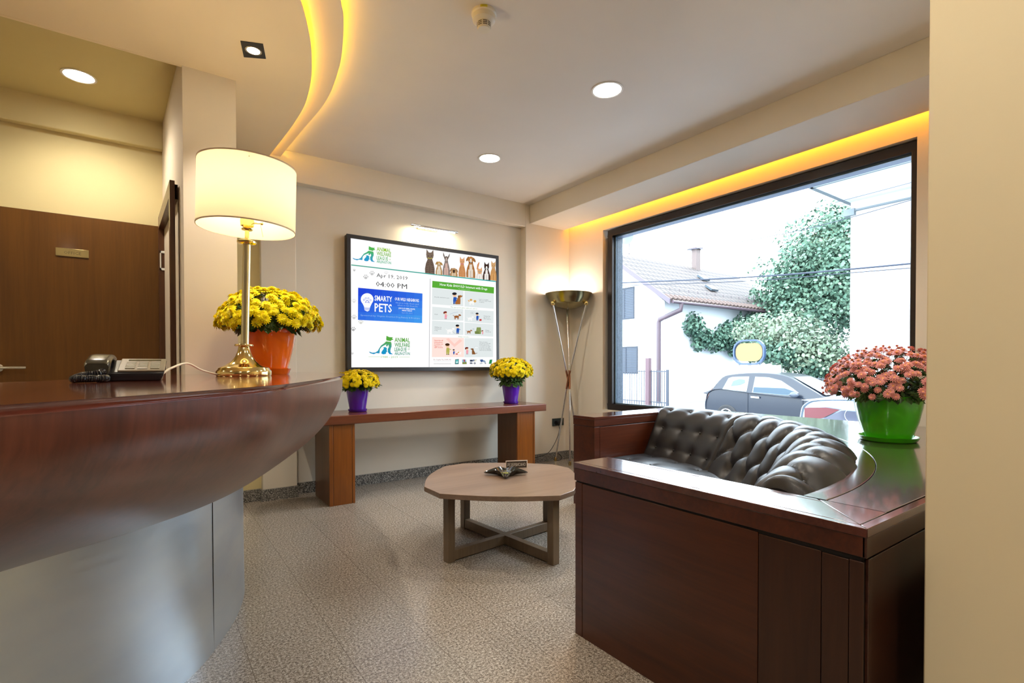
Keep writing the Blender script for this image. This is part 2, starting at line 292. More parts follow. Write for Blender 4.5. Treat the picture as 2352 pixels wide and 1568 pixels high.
# artwork on the wall screen: shapes and writing in millimetres on its face
PICTURE = [
["p",[255,255,255],[255,255,255],[[37.5,1186.6],[1554.5,1173.0],[1561.0,37.1],[27.0,40.1]]],
["p",[79,165,141],[56,176,176],[[40.6,938.5],[1553.9,935.7],[1553.9,924.7],[40.6,929.3]]],
["p",[154,154,162],[154,154,162],[[796.2,886.1],[800.6,886.5],[787.1,40.0],[782.7,40.0]]],
["p",[82,182,83],[82,182,83],[[199.0,1118.2],[224.0,1109.9],[255.6,1110.0],[247.1,1101.4],[259.7,1093.7],[240.7,1087.4],[236.4,1080.4],[198.8,1084.2],[196.8,1095.0]]],
["p",[82,182,83],[42,150,207],[[196.7,1077.3],[238.5,1075.0],[242.6,1061.5],[242.5,1041.0],[236.1,1027.0],[231.9,1010.5],[236.0,994.2],[250.7,987.8],[250.7,983.7],[223.3,984.2],[210.8,998.9],[208.9,1020.6],[219.4,1037.4],[215.3,1054.9],[204.8,1039.5],[194.4,1043.2],[198.6,1055.6],[177.8,1046.7],[157.1,1035.0],[142.6,1018.3],[140.4,996.6],[138.3,987.1],[111.7,988.9],[91.4,980.2],[63.1,986.1],[51.1,995.0],[57.1,996.6],[79.3,990.6],[103.6,992.7],[124.1,1004.2],[136.5,1023.5],[153.0,1045.7],[177.9,1061.6]]],
["p",[42,160,192],[42,150,207],[[167.4,1032.7],[177.7,1033.1],[186.0,1036.1],[202.6,1028.6],[200.5,1012.1],[206.7,1001.5],[196.2,998.4],[194.1,986.1],[173.3,981.4],[156.8,984.9],[154.8,995.7],[163.1,1008.2],[173.5,1019.4],[175.6,1027.6]]],
["p",[88,170,63],[88,170,63],[[358.3,325.9],[386.1,314.9],[421.1,314.3],[411.7,303.8],[425.7,294.0],[404.6,286.6],[399.9,278.0],[358.1,283.7],[355.8,297.2]]],
["p",[88,170,63],[16,143,201],[[355.7,275.2],[402.2,271.3],[406.8,254.4],[406.6,229.0],[399.5,211.8],[394.8,191.4],[399.3,171.1],[415.7,162.8],[415.6,157.7],[385.3,159.1],[371.4,177.5],[369.2,204.6],[381.0,225.1],[376.4,247.0],[364.7,228.1],[353.2,233.0],[357.9,248.3],[334.8,237.7],[311.8,223.8],[295.7,203.4],[293.3,176.5],[291.0,164.8],[261.6,167.7],[239.0,157.5],[207.8,165.4],[194.5,176.9],[201.2,178.6],[225.6,170.6],[252.6,172.6],[275.2,186.3],[289.0,209.9],[307.3,237.1],[334.9,256.2]]],
["p",[42,160,192],[16,143,201],[[323.2,220.6],[334.7,220.8],[343.9,224.4],[362.4,214.6],[359.9,194.3],[366.8,180.9],[355.2,177.3],[352.8,162.1],[329.8,156.8],[311.5,161.6],[309.3,175.0],[318.5,190.3],[330.0,203.9],[332.4,214.1]]],
["t", [140, 194, 31], [140, 194, 31], [270.7, 1086.7, 135.3, 35.0], "ANIMAL", 1],
["t", [122, 184, 58], [122, 184, 58], [270.5, 1047.3, 135.3, 34.2], "WELFARE", 1],
["t", [98, 184, 106], [98, 184, 106], [270.3, 1009.1, 105.6, 31.9], "LEAGUE", 1],
["t", [63, 176, 128], [63, 176, 128], [270.1, 980.7, 135.3, 23.9], "ARLINGTON", 1],
["t", [140, 194, 31], [140, 194, 31], [383.1, 1014.0, 19.5, 16.2], "OF", 0],
["t", [87, 166, 53], [87, 166, 53], [436.0, 272.3, 151.5, 39.9], "ANIMAL", 1],
["t", [70, 160, 79], [70, 160, 79], [435.8, 228.1, 151.5, 36.4], "WELFARE", 1],
["t", [47, 155, 104], [47, 155, 104], [435.6, 186.7, 118.4, 34.7], "LEAGUE", 1],
["t", [43, 152, 128], [43, 152, 128], [435.4, 153.0, 151.5, 26.9], "ARLINGTON", 1],
["t", [70, 160, 79], [70, 160, 79], [563.5, 197.8, 21.3, 19.8], "OF", 0],
["p",[140,198,90],[140,198,90],[[190.4,135.1],[298.2,136.0],[298.1,133.8],[190.4,133.0]]],
["p",[140,198,90],[140,198,90],[[480.5,135.7],[585.4,136.5],[585.4,134.3],[480.4,133.5]]],
["t", [125, 187, 76], [125, 187, 76], [306.9, 124.2, 160.5, 19.2], "1944 - 2019", 0],
["t", [58, 58, 58], [58, 58, 58], [268.6, 852.1, 299.3, 33.9], "Apr 19, 2019", 0],
["t", [48, 48, 48], [48, 48, 48], [262.0, 768.1, 298.8, 44.6], "04:00 PM", 0],
["p",[176,176,176],[176,176,176],[[74.2,888.2],[72.8,884.6],[69.1,882.1],[64.6,881.6],[61.0,883.4],[59.6,886.6],[61.0,890.2],[64.7,892.7],[69.2,893.2],[72.8,891.4]]],
["p",[176,176,176],[176,176,176],[[60.3,891.9],[59.5,889.4],[57.5,888.2],[55.5,889.0],[54.7,891.4],[55.5,893.9],[57.5,895.1],[59.5,894.3]]],
["p",[176,176,176],[176,176,176],[[65.9,898.6],[65.0,896.0],[63.0,894.8],[61.1,895.6],[60.3,898.0],[61.1,900.5],[63.1,901.8],[65.1,901.0]]],
["p",[176,176,176],[176,176,176],[[73.6,899.4],[72.8,896.9],[70.8,895.6],[68.8,896.4],[68.0,898.8],[68.8,901.4],[70.8,902.6],[72.8,901.8]]],
["p",[176,176,176],[176,176,176],[[79.1,893.9],[78.3,891.4],[76.3,890.1],[74.3,891.0],[73.5,893.3],[74.3,895.9],[76.3,897.1],[78.3,896.3]]],
["p",[201,201,201],[201,201,201],[[241.2,874.9],[238.4,867.8],[231.0,862.9],[221.9,862.0],[214.7,865.4],[211.9,871.9],[214.7,878.9],[222.1,883.8],[231.1,884.8],[238.5,881.3]]],
["p",[201,201,201],[201,201,201],[[213.4,882.4],[211.7,877.3],[207.7,874.9],[203.7,876.5],[202.1,881.2],[203.7,886.2],[207.8,888.7],[211.7,887.1]]],
["p",[201,201,201],[201,201,201],[[224.5,895.4],[222.8,890.4],[218.8,888.0],[214.8,889.6],[213.2,894.3],[214.9,899.3],[218.9,901.7],[222.9,900.1]]],
["p",[201,201,201],[201,201,201],[[240.2,897.1],[238.5,892.0],[234.4,889.6],[230.4,891.2],[228.8,895.9],[230.5,900.9],[234.5,903.4],[238.5,901.8]]],
["p",[201,201,201],[201,201,201],[[251.3,886.2],[249.6,881.2],[245.5,878.8],[241.5,880.4],[239.9,885.1],[241.6,890.1],[245.6,892.6],[249.6,891.0]]],
["p",[196,196,196],[196,196,196],[[183.7,835.6],[180.9,828.6],[173.7,823.7],[164.7,822.9],[157.5,826.3],[154.8,832.7],[157.6,839.7],[164.9,844.6],[173.8,845.4],[181.0,842.0]]],
["p",[196,196,196],[196,196,196],[[156.3,843.1],[154.6,838.1],[150.7,835.8],[146.7,837.4],[145.1,842.0],[146.8,847.0],[150.7,849.4],[154.7,847.8]]],
["p",[196,196,196],[196,196,196],[[167.3,856.1],[165.6,851.1],[161.7,848.7],[157.7,850.3],[156.1,855.0],[157.8,860.0],[161.7,862.4],[165.7,860.8]]],
["p",[196,196,196],[196,196,196],[[182.7,857.6],[181.0,852.6],[177.0,850.2],[173.1,851.8],[171.5,856.5],[173.1,861.5],[177.1,863.9],[181.1,862.3]]],
["p",[196,196,196],[196,196,196],[[193.6,846.8],[192.0,841.8],[188.0,839.4],[184.0,841.0],[182.4,845.7],[184.1,850.7],[188.1,853.1],[192.0,851.5]]],
["p",[236,236,236],[236,236,236],[[371.0,893.4],[368.5,887.5],[362.2,883.4],[354.5,882.6],[348.2,885.5],[345.9,890.9],[348.3,896.8],[354.6,901.0],[362.3,901.8],[368.6,898.9]]],
["p",[236,236,236],[236,236,236],[[347.1,899.7],[345.7,895.5],[342.3,893.4],[338.9,894.8],[337.5,898.7],[338.9,902.9],[342.3,905.0],[345.7,903.6]]],
["p",[236,236,236],[236,236,236],[[356.7,910.7],[355.2,906.5],[351.8,904.4],[348.4,905.8],[347.0,909.7],[348.4,914.0],[351.9,916.0],[355.3,914.7]]],
["p",[236,236,236],[236,236,236],[[370.1,912.1],[368.6,907.9],[365.2,905.8],[361.7,907.2],[360.3,911.1],[361.8,915.4],[365.2,917.4],[368.7,916.1]]],
["p",[236,236,236],[236,236,236],[[379.6,903.0],[378.1,898.8],[374.6,896.7],[371.2,898.1],[369.8,902.0],[371.3,906.3],[374.7,908.3],[378.1,907.0]]],
["p",[226,226,226],[226,226,226],[[75.7,615.2],[73.2,609.0],[66.7,604.8],[58.8,604.3],[52.4,607.6],[49.9,613.4],[52.4,619.7],[58.9,623.9],[66.9,624.4],[73.3,621.2]]],
["p",[226,226,226],[226,226,226],[[51.2,622.8],[49.7,618.3],[46.2,616.3],[42.7,617.8],[41.3,622.1],[42.8,626.6],[46.3,628.6],[49.8,627.1]]],
["p",[226,226,226],[226,226,226],[[61.1,634.2],[59.6,629.8],[56.0,627.7],[52.5,629.2],[51.1,633.5],[52.6,638.0],[56.1,640.1],[59.6,638.5]]],
["p",[226,226,226],[226,226,226],[[74.8,635.2],[73.3,630.7],[69.8,628.7],[66.2,630.2],[64.8,634.5],[66.3,639.0],[69.8,641.1],[73.4,639.5]]],
["p",[226,226,226],[226,226,226],[[84.6,625.2],[83.1,620.7],[79.5,618.6],[76.0,620.2],[74.5,624.5],[76.0,629.0],[79.6,631.0],[83.1,629.5]]],
["p",[207,207,207],[207,207,207],[[76.2,473.9],[73.4,467.0],[66.3,462.6],[57.5,462.1],[50.5,465.9],[47.8,472.4],[50.6,479.2],[57.7,483.7],[66.4,484.2],[73.5,480.4]]],
["p",[207,207,207],[207,207,207],[[49.2,482.7],[47.6,477.8],[43.7,475.6],[39.9,477.4],[38.3,482.1],[39.9,487.0],[43.8,489.2],[47.7,487.4]]],
["p",[207,207,207],[207,207,207],[[60.1,495.1],[58.4,490.2],[54.5,488.0],[50.7,489.8],[49.1,494.5],[50.7,499.4],[54.6,501.6],[58.5,499.8]]],
["p",[207,207,207],[207,207,207],[[75.2,495.9],[73.5,491.0],[69.6,488.8],[65.8,490.6],[64.2,495.3],[65.8,500.2],[69.7,502.4],[73.6,500.6]]],
["p",[207,207,207],[207,207,207],[[85.9,484.6],[84.3,479.7],[80.4,477.5],[76.5,479.3],[74.9,484.1],[76.5,489.0],[80.4,491.2],[84.3,489.4]]],
["p",[216,216,208],[216,216,208],[[136.2,433.6],[133.5,427.1],[126.7,422.9],[118.3,422.5],[111.5,426.1],[108.9,432.4],[111.6,438.8],[118.4,443.1],[126.8,443.5],[133.6,439.9]]],
["p",[216,216,208],[216,216,208],[[110.3,442.2],[108.7,437.5],[105.0,435.4],[101.3,437.1],[99.8,441.7],[101.4,446.3],[105.1,448.4],[108.8,446.7]]],
["p",[216,216,208],[216,216,208],[[120.7,453.9],[119.1,449.2],[115.4,447.2],[111.7,448.9],[110.2,453.4],[111.7,458.1],[115.5,460.1],[119.2,458.4]]],
["p",[216,216,208],[216,216,208],[[135.2,454.6],[133.6,449.9],[129.9,447.9],[126.2,449.6],[124.6,454.1],[126.2,458.8],[130.0,460.9],[133.7,459.1]]],
["p",[216,216,208],[216,216,208],[[145.5,443.8],[143.9,439.1],[140.2,437.1],[136.4,438.8],[134.9,443.3],[136.5,448.0],[140.3,450.1],[144.0,448.4]]],
["p",[176,176,176],[176,176,176],[[68.5,368.4],[65.9,362.0],[59.2,357.9],[50.9,357.6],[44.3,361.2],[41.8,367.4],[44.3,373.8],[51.1,378.0],[59.3,378.3],[66.0,374.7]]],
["p",[176,176,176],[176,176,176],[[43.1,377.1],[41.6,372.5],[37.9,370.5],[34.3,372.2],[32.8,376.7],[34.3,381.3],[38.0,383.3],[41.6,381.6]]],
["p",[176,176,176],[176,176,176],[[53.3,388.7],[51.8,384.1],[48.1,382.0],[44.4,383.8],[43.0,388.3],[44.5,392.9],[48.2,394.9],[51.8,393.2]]],
["p",[176,176,176],[176,176,176],[[67.6,389.3],[66.0,384.6],[62.4,382.6],[58.7,384.3],[57.2,388.8],[58.7,393.5],[62.4,395.5],[66.1,393.8]]],
["p",[176,176,176],[176,176,176],[[77.7,378.5],[76.2,373.8],[72.5,371.8],[68.8,373.6],[67.3,378.1],[68.9,382.7],[72.5,384.7],[76.2,383.0]]],
["p",[187,187,187],[187,187,187],[[52.8,158.5],[51.4,155.1],[47.8,152.9],[43.3,152.9],[39.8,155.0],[38.4,158.3],[39.8,161.7],[43.4,163.9],[47.9,163.9],[51.4,161.9]]],
["p",[187,187,187],[187,187,187],[[39.1,163.5],[38.3,161.1],[36.3,160.0],[34.4,161.0],[33.6,163.5],[34.4,165.9],[36.4,167.0],[38.3,166.0]]],
["p",[187,187,187],[187,187,187],[[44.6,169.6],[43.8,167.2],[41.8,166.1],[39.9,167.1],[39.1,169.5],[39.9,172.0],[41.9,173.1],[43.8,172.1]]],
["p",[187,187,187],[187,187,187],[[52.3,169.7],[51.5,167.3],[49.5,166.2],[47.5,167.2],[46.7,169.6],[47.5,172.1],[49.5,173.2],[51.5,172.2]]],
["p",[187,187,187],[187,187,187],[[57.7,163.8],[56.9,161.3],[54.9,160.3],[52.9,161.2],[52.1,163.7],[53.0,166.2],[55.0,167.2],[56.9,166.2]]],
["p",[35,70,216],[35,70,216],[[99.9,740.6],[172.1,740.4],[171.2,669.7],[99.1,669.9]]],
["p",[40,83,219],[40,83,219],[[99.1,669.9],[171.2,669.7],[170.3,599.0],[98.2,599.2]]],
["p",[45,97,223],[45,97,223],[[98.2,599.2],[170.3,599.0],[169.4,528.3],[97.3,528.4]]],
["p",[50,110,226],[50,110,226],[[97.3,528.4],[169.4,528.3],[168.5,457.6],[96.4,457.7]]],
["p",[37,76,217],[37,76,217],[[172.1,740.4],[245.6,740.1],[244.7,669.5],[171.2,669.7]]],
["p",[42,89,221],[42,89,221],[[171.2,669.7],[244.7,669.5],[243.7,598.9],[170.3,599.0]]],
["p",[48,103,224],[48,103,224],[[170.3,599.0],[243.7,598.9],[242.8,528.2],[169.4,528.3]]],
["p",[53,116,228],[53,116,228],[[169.4,528.3],[242.8,528.2],[241.9,457.6],[168.5,457.6]]],
["p",[39,82,219],[39,82,219],[[245.6,740.1],[320.5,739.9],[319.5,669.3],[244.7,669.5]]],
["p",[45,96,223],[45,96,223],[[244.7,669.5],[319.5,669.3],[318.6,598.7],[243.7,598.9]]],
["p",[50,109,226],[50,109,226],[[243.7,598.9],[318.6,598.7],[317.6,528.1],[242.8,528.2]]],
["p",[55,123,230],[55,123,230],[[242.8,528.2],[317.6,528.1],[316.7,457.5],[241.9,457.6]]],
["p",[42,88,221],[42,88,221],[[320.5,739.9],[396.8,739.6],[395.8,669.1],[319.5,669.3]]],
["p",[47,102,224],[47,102,224],[[319.5,669.3],[395.8,669.1],[394.8,598.6],[318.6,598.7]]],
["p",[52,115,228],[52,115,228],[[318.6,598.7],[394.8,598.6],[393.9,528.0],[317.6,528.1]]],
["p",[58,129,231],[58,129,231],[[317.6,528.1],[393.9,528.0],[392.9,457.4],[316.7,457.5]]],
["p",[44,94,222],[44,94,222],[[396.8,739.6],[474.6,739.4],[473.6,668.9],[395.8,669.1]]],
["p",[49,108,226],[49,108,226],[[395.8,669.1],[473.6,668.9],[472.6,598.4],[394.8,598.6]]],
["p",[55,121,229],[55,121,229],[[394.8,598.6],[472.6,598.4],[471.6,527.9],[393.9,528.0]]],
["p",[60,135,233],[60,135,233],[[393.9,528.0],[471.6,527.9],[470.5,457.4],[392.9,457.4]]],
["p",[47,100,224],[47,100,224],[[474.6,739.4],[553.9,739.1],[552.9,668.7],[473.6,668.9]]],
["p",[52,114,227],[52,114,227],[[473.6,668.9],[552.9,668.7],[551.8,598.2],[472.6,598.4]]],
["p",[57,127,231],[57,127,231],[[472.6,598.4],[551.8,598.2],[550.8,527.8],[471.6,527.9]]],
["p",[62,141,235],[62,141,235],[[471.6,527.9],[550.8,527.8],[549.7,457.3],[470.5,457.4]]],
["p",[49,107,225],[49,107,225],[[553.9,739.1],[634.8,738.9],[633.7,668.5],[552.9,668.7]]],
["p",[54,120,229],[54,120,229],[[552.9,668.7],[633.7,668.5],[632.6,598.1],[551.8,598.2]]],
["p",[59,134,233],[59,134,233],[[551.8,598.2],[632.6,598.1],[631.5,527.7],[550.8,527.8]]],
["p",[65,147,236],[65,147,236],[[550.8,527.8],[631.5,527.7],[630.5,457.3],[549.7,457.3]]],
["p",[51,113,227],[51,113,227],[[634.8,738.9],[717.3,738.6],[716.2,668.3],[633.7,668.5]]],
["p",[57,126,231],[57,126,231],[[633.7,668.5],[716.2,668.3],[715.0,597.9],[632.6,598.1]]],
["p",[62,140,234],[62,140,234],[[632.6,598.1],[715.0,597.9],[713.9,527.6],[631.5,527.7]]],
["p",[67,153,238],[67,153,238],[[631.5,527.7],[713.9,527.6],[712.8,457.2],[630.5,457.3]]],
["p",[255,255,255],[255,255,255],[[237.8,648.7],[235.8,634.4],[229.9,620.8],[220.6,608.9],[208.5,599.4],[194.5,593.0],[179.6,590.2],[164.8,591.0],[151.0,595.5],[139.3,603.3],[130.3,613.9],[124.7,626.5],[122.9,640.3],[124.9,654.4],[130.6,667.9],[139.7,679.8],[151.6,689.3],[165.4,695.8],[180.2,698.8],[195.1,698.1],[209.0,693.8],[221.0,686.1],[230.2,675.5],[235.9,662.7]]],
["p",[255,255,255],[255,255,255],[[135.0,610.5],[226.0,616.8],[208.4,580.8],[206.4,573.1],[152.8,571.6],[151.0,580.8]]],
["p",[255,255,255],[255,255,255],[[152.8,569.7],[206.4,572.2],[206.4,568.4],[152.8,566.0]]],
["p",[255,255,255],[255,255,255],[[152.8,563.2],[204.5,565.5],[204.4,561.7],[154.6,559.6]]],
["p",[255,255,255],[255,255,255],[[152.7,556.7],[202.5,558.8],[202.5,555.0],[156.5,553.2]]],
["p",[255,255,255],[255,255,255],[[152.7,550.1],[200.5,552.1],[200.5,548.3],[158.4,546.7]]],
["p",[255,255,255],[255,255,255],[[158.4,545.8],[200.5,546.5],[181.2,535.9]]],
["p",[59,91,219],[59,91,219],[[159.8,638.4],[158.7,634.1],[155.5,630.8],[151.2,629.3],[147.0,630.2],[143.9,633.0],[142.7,637.1],[143.9,641.4],[147.0,644.7],[151.3,646.1],[155.6,645.3],[158.7,642.5]]],
["p",[255,255,255],[255,255,255],[[157.0,638.2],[156.2,635.3],[154.1,633.1],[151.2,632.1],[148.4,632.7],[146.3,634.6],[145.6,637.3],[146.4,640.2],[148.5,642.4],[151.3,643.3],[154.2,642.8],[156.2,640.9]]],
["p",[59,91,219],[59,91,219],[[177.1,653.7],[175.9,649.4],[172.8,646.0],[168.5,644.6],[164.2,645.4],[161.0,648.3],[159.9,652.4],[161.1,656.7],[164.3,660.0],[168.6,661.4],[172.8,660.6],[176.0,657.8]]],
["p",[255,255,255],[255,255,255],[[174.2,653.4],[173.5,650.6],[171.3,648.4],[168.5,647.4],[165.6,647.9],[163.5,649.8],[162.8,652.6],[163.6,655.5],[165.7,657.7],[168.5,658.6],[171.4,658.1],[173.5,656.2]]],
["p",[59,91,219],[59,91,219],[[200.1,654.4],[199.0,650.1],[195.8,646.8],[191.4,645.3],[187.1,646.2],[184.0,649.0],[182.9,653.1],[184.0,657.4],[187.2,660.8],[191.5,662.2],[195.9,661.4],[199.0,658.6]]],
["p",[255,255,255],[255,255,255],[[197.3,654.2],[196.5,651.3],[194.3,649.1],[191.5,648.1],[188.6,648.7],[186.5,650.6],[185.7,653.4],[186.5,656.2],[188.6,658.4],[191.5,659.4],[194.4,658.9],[196.5,657.0]]],
["p",[59,91,219],[59,91,219],[[219.4,639.8],[218.2,635.5],[215.0,632.2],[210.6,630.7],[206.3,631.6],[203.1,634.4],[202.0,638.6],[203.2,642.9],[206.4,646.2],[210.7,647.7],[215.0,646.9],[218.2,644.0]]],
["p",[255,255,255],[255,255,255],[[216.5,639.6],[215.7,636.7],[213.5,634.5],[210.6,633.6],[207.7,634.1],[205.6,636.0],[204.9,638.8],[205.7,641.7],[207.8,643.9],[210.7,644.9],[213.6,644.3],[215.7,642.4]]],
["p",[59,91,219],[59,91,219],[[161.6,611.4],[166.5,626.7],[174.1,636.6],[187.6,636.6],[197.1,626.0],[202.8,610.5],[191.3,615.3],[174.0,616.0]]],
["p",[255,255,255],[255,255,255],[[167.3,615.5],[171.2,627.0],[176.0,632.0],[185.6,631.8],[192.3,624.8],[196.1,616.6],[189.4,618.9],[176.0,619.9]]],
["t", [255, 255, 255], [255, 255, 255], [247.5, 638.2, 167.1, 47.2], "SMARTY", 1],
["t", [255, 255, 255], [255, 255, 255], [247.9, 541.3, 163.1, 73.7], "PETS", 1],
["t", [255, 255, 255], [255, 255, 255], [439.1, 654.4, 242.0, 28.1], "OUR WILD NEIGHBORS", 1],
["t", [157, 194, 242], [157, 194, 242], [450.2, 627.1, 226.4, 13.6], "How to help them and", 0],
["t", [157, 194, 242], [157, 194, 242], [463.4, 605.7, 204.4, 13.6], "when to let them be", 0],
["t", [255, 255, 255], [255, 255, 255], [475.6, 578.8, 166.2, 11.7], "JOIN US AT ANIMAL SHELTER, ", 1],
["t", [255, 255, 255], [255, 255, 255], [508.7, 560.7, 103.1, 11.7], "ARRIVE TUESDAY", 1],
["t", [143, 189, 242], [143, 189, 242], [506.5, 539.1, 107.4, 11.7], "April 30, 2019", 0],
["t", [156, 196, 243], [156, 196, 243], [120.2, 495.0, 568.8, 14.0], "Sponsored by: Virginia Gourmet Dog Bakery & Boutique", 0],
["p",[92,173,58],[92,173,58],[[821.8,868.3],[1531.3,867.8],[1528.5,801.8],[819.3,804.4]]],
["t", [255, 255, 255], [255, 255, 255], [901.9, 831.2, 546.0, 22.5], "How Kids SHOULD Interact with Dogs", 1],
["t", [213, 240, 197], [213, 240, 197], [1106.2, 811.2, 137.2, 9.4], "Use common sense", 0],
["p",[226,233,233],[226,233,233],[[819.3,800.3],[1163.9,799.3],[1163.4,646.5],[816.4,644.2]]],
["p",[226,233,233],[226,233,233],[[1177.3,799.3],[1528.5,799.6],[1525.5,643.7],[1176.8,645.3]]],
["p",[226,233,233],[226,233,233],[[819.6,620.2],[1163.3,617.0],[1162.9,502.1],[816.9,492.4]]],
["p",[226,233,233],[226,233,233],[[1176.7,615.7],[1525.5,619.6],[1522.5,487.7],[1176.3,492.2]]],
["p",[226,233,233],[226,233,233],[[816.9,486.3],[1162.9,486.3],[1162.5,359.7],[814.1,352.4]]],
["p",[226,233,233],[226,233,233],[[1176.2,484.8],[1522.5,481.1],[1519.6,352.6],[1175.8,358.0]]],
["p",[226,233,233],[226,233,233],[[1175.7,328.4],[1519.5,336.1],[1516.4,140.6],[1172.7,135.9]]],
["p",[255,227,218],[255,227,218],[[816.2,328.1],[1168.4,330.3],[1167.8,138.0],[813.2,135.3]]],
["p",[255,207,196],[255,207,196],[[966.6,312.0],[995.7,323.2],[1060.2,267.7],[1120.1,316.3],[1150.2,301.3],[1060.1,236.3]]],
["t", [88, 165, 69], [88, 165, 69], [1020.2, 625.9, 303.6, 10.4], "Play appropriate games with pets, such as", 0],
["t", [88, 165, 69], [88, 165, 69], [1102.2, 336.0, 129.9, 10.5], "Always remember", 0],
["t", [77, 83, 85], [77, 83, 85], [845.8, 712.0, 157.2, 9.1], "Be polite and kind to pets", 0],
["t", [77, 83, 85], [77, 83, 85], [1348.0, 726.5, 112.5, 9.7], "Learn to recognize", 0],
["t", [77, 83, 85], [77, 83, 85], [1348.0, 713.0, 143.7, 9.7], "when your dog is scared", 0],
["t", [77, 83, 85], [77, 83, 85], [1347.9, 698.2, 61.0, 9.7], "or anxious", 0],
["t", [77, 83, 85], [77, 83, 85], [845.2, 544.5, 32.8, 9.1], "Fetch", 0],
["t", [77, 83, 85], [77, 83, 85], [1402.2, 558.1, 81.3, 9.7], "Training tricks", 0],
["t", [77, 83, 85], [77, 83, 85], [1402.1, 543.2, 74.8, 9.7], "(like roll over, ", 0],
["t", [77, 83, 85], [77, 83, 85], [1402.1, 530.0, 89.1, 9.7], "shake, beg, etc.)", 0],
["t", [77, 83, 85], [77, 83, 85], [842.4, 420.9, 73.9, 9.2], "Walking and", 0],
["t", [77, 83, 85], [77, 83, 85], [842.4, 405.6, 73.9, 9.2], "running with", 0],
["t", [77, 83, 85], [77, 83, 85], [842.3, 391.0, 32.8, 9.2], "a dog", 0],
["t", [77, 83, 85], [77, 83, 85], [1424.9, 412.4, 42.6, 9.8], "Playing", 0],
["t", [77, 83, 85], [77, 83, 85], [1424.8, 397.1, 67.4, 9.8], "hide & seek", 0],
["t", [77, 83, 85], [77, 83, 85], [1349.3, 290.4, 99.8, 9.7], "Train your dog to", 0],
["t", [77, 83, 85], [77, 83, 85], [1349.2, 276.7, 136.1, 9.7], "associate the kids with", 0],
["t", [77, 83, 85], [77, 83, 85], [1349.2, 262.4, 120.5, 9.7], "positive experiences", 0],
["t", [77, 83, 85], [77, 83, 85], [1349.2, 248.5, 136.1, 9.7], "so he will be more likely", 0],
["t", [77, 83, 85], [77, 83, 85], [1349.1, 233.7, 127.0, 9.7], "to tolerate your child", 0],
["t", [77, 83, 85], [77, 83, 85], [1349.1, 219.7, 138.7, 9.7], "in case she accidentally", 0],
["t", [77, 83, 85], [77, 83, 85], [1349.0, 205.6, 146.6, 9.7], "makes him uncomfortable", 0],
["t", [226, 80, 58], [226, 80, 58], [839.7, 292.4, 93.2, 11.2], "Supervise all", 1],
["t", [226, 80, 58], [226, 80, 58], [839.6, 275.0, 93.2, 11.2], "interactions.", 1],
["t", [226, 80, 58], [226, 80, 58], [839.5, 257.6, 93.3, 11.2], "Accidents can", 1],
["t", [226, 80, 58], [226, 80, 58], [839.4, 240.1, 78.8, 11.2], "happen in a", 1],
["t", [226, 80, 58], [226, 80, 58], [839.4, 224.9, 93.3, 11.2], "split second.", 1],
["p",[243,201,165],[243,201,165],[[1086.3,751.4],[1083.4,741.1],[1075.4,733.2],[1064.7,729.7],[1054.0,731.6],[1046.1,738.3],[1043.3,748.1],[1046.2,758.3],[1054.1,766.3],[1064.8,769.8],[1075.6,768.0],[1083.4,761.3]]],
["p",[42,42,48],[42,42,48],[[1089.0,765.8],[1083.9,757.1],[1070.4,750.9],[1053.8,749.6],[1040.4,753.7],[1035.3,761.6],[1040.5,770.3],[1053.9,776.5],[1070.5,777.8],[1083.9,773.8]]],
["p",[40,87,176],[40,87,176],[[1051.3,729.9],[1083.5,732.3],[1087.5,699.4],[1080.6,665.8],[1067.1,664.9],[1067.2,695.6],[1063.1,664.7],[1049.7,663.7],[1047.1,696.6]]],
["p",[40,87,176],[40,87,176],[[1079.1,719.3],[1102.0,711.5],[1105.5,718.2],[1082.5,726.0]]],
["p",[70,58,52],[70,58,52],[[1065.8,663.7],[1061.1,660.3],[1051.7,659.6],[1047.0,662.4],[1051.7,665.8],[1061.1,666.4]]],
["p",[70,58,52],[70,58,52],[[1086.0,665.0],[1081.3,661.6],[1071.8,661.0],[1067.1,663.7],[1071.8,667.1],[1081.3,667.8]]],
["p",[168,106,53],[168,106,53],[[1076.0,660.3],[1072.0,678.2],[1088.7,706.7],[1102.3,730.6],[1109.7,749.4],[1128.6,755.5],[1151.7,749.9],[1147.4,738.6],[1128.5,729.8],[1130.5,700.6],[1128.3,663.8]]],
["p",[107,63,28],[107,63,28],[[1118.0,740.0],[1115.5,730.7],[1109.6,726.6],[1103.7,729.9],[1101.3,738.7],[1103.8,748.0],[1109.7,752.2],[1115.6,748.9]]],
["p",[46,32,25],[46,32,25],[[1155.9,748.4],[1153.8,745.0],[1149.6,744.7],[1147.5,747.7],[1149.6,751.1],[1153.8,751.4]]],
["p",[250,250,245],[250,250,245],[[1289.9,693.9],[1285.9,687.6],[1275.0,682.4],[1260.1,679.8],[1245.4,680.4],[1234.6,684.1],[1230.7,689.8],[1234.6,696.1],[1245.4,701.2],[1260.2,703.8],[1275.0,703.3],[1285.9,699.6]]],
["p",[224,176,112],[224,176,112],[[1239.7,705.9],[1237.1,700.4],[1230.1,696.5],[1221.5,695.9],[1214.6,698.8],[1212.0,704.0],[1214.7,709.5],[1221.6,713.3],[1230.2,714.0],[1237.1,711.1]]],
["p",[250,250,245],[250,250,245],[[1222.6,701.9],[1220.2,698.2],[1214.4,696.4],[1208.7,697.4],[1206.3,700.7],[1208.7,704.4],[1214.4,706.2],[1220.2,705.2]]],
["p",[58,44,34],[58,44,34],[[1209.5,701.7],[1208.3,699.8],[1205.9,699.6],[1204.7,701.3],[1205.9,703.2],[1208.3,703.4]]],
["p",[250,250,245],[250,250,245],[[1235.7,715.5],[1229.1,709.4],[1235.6,700.0]]],
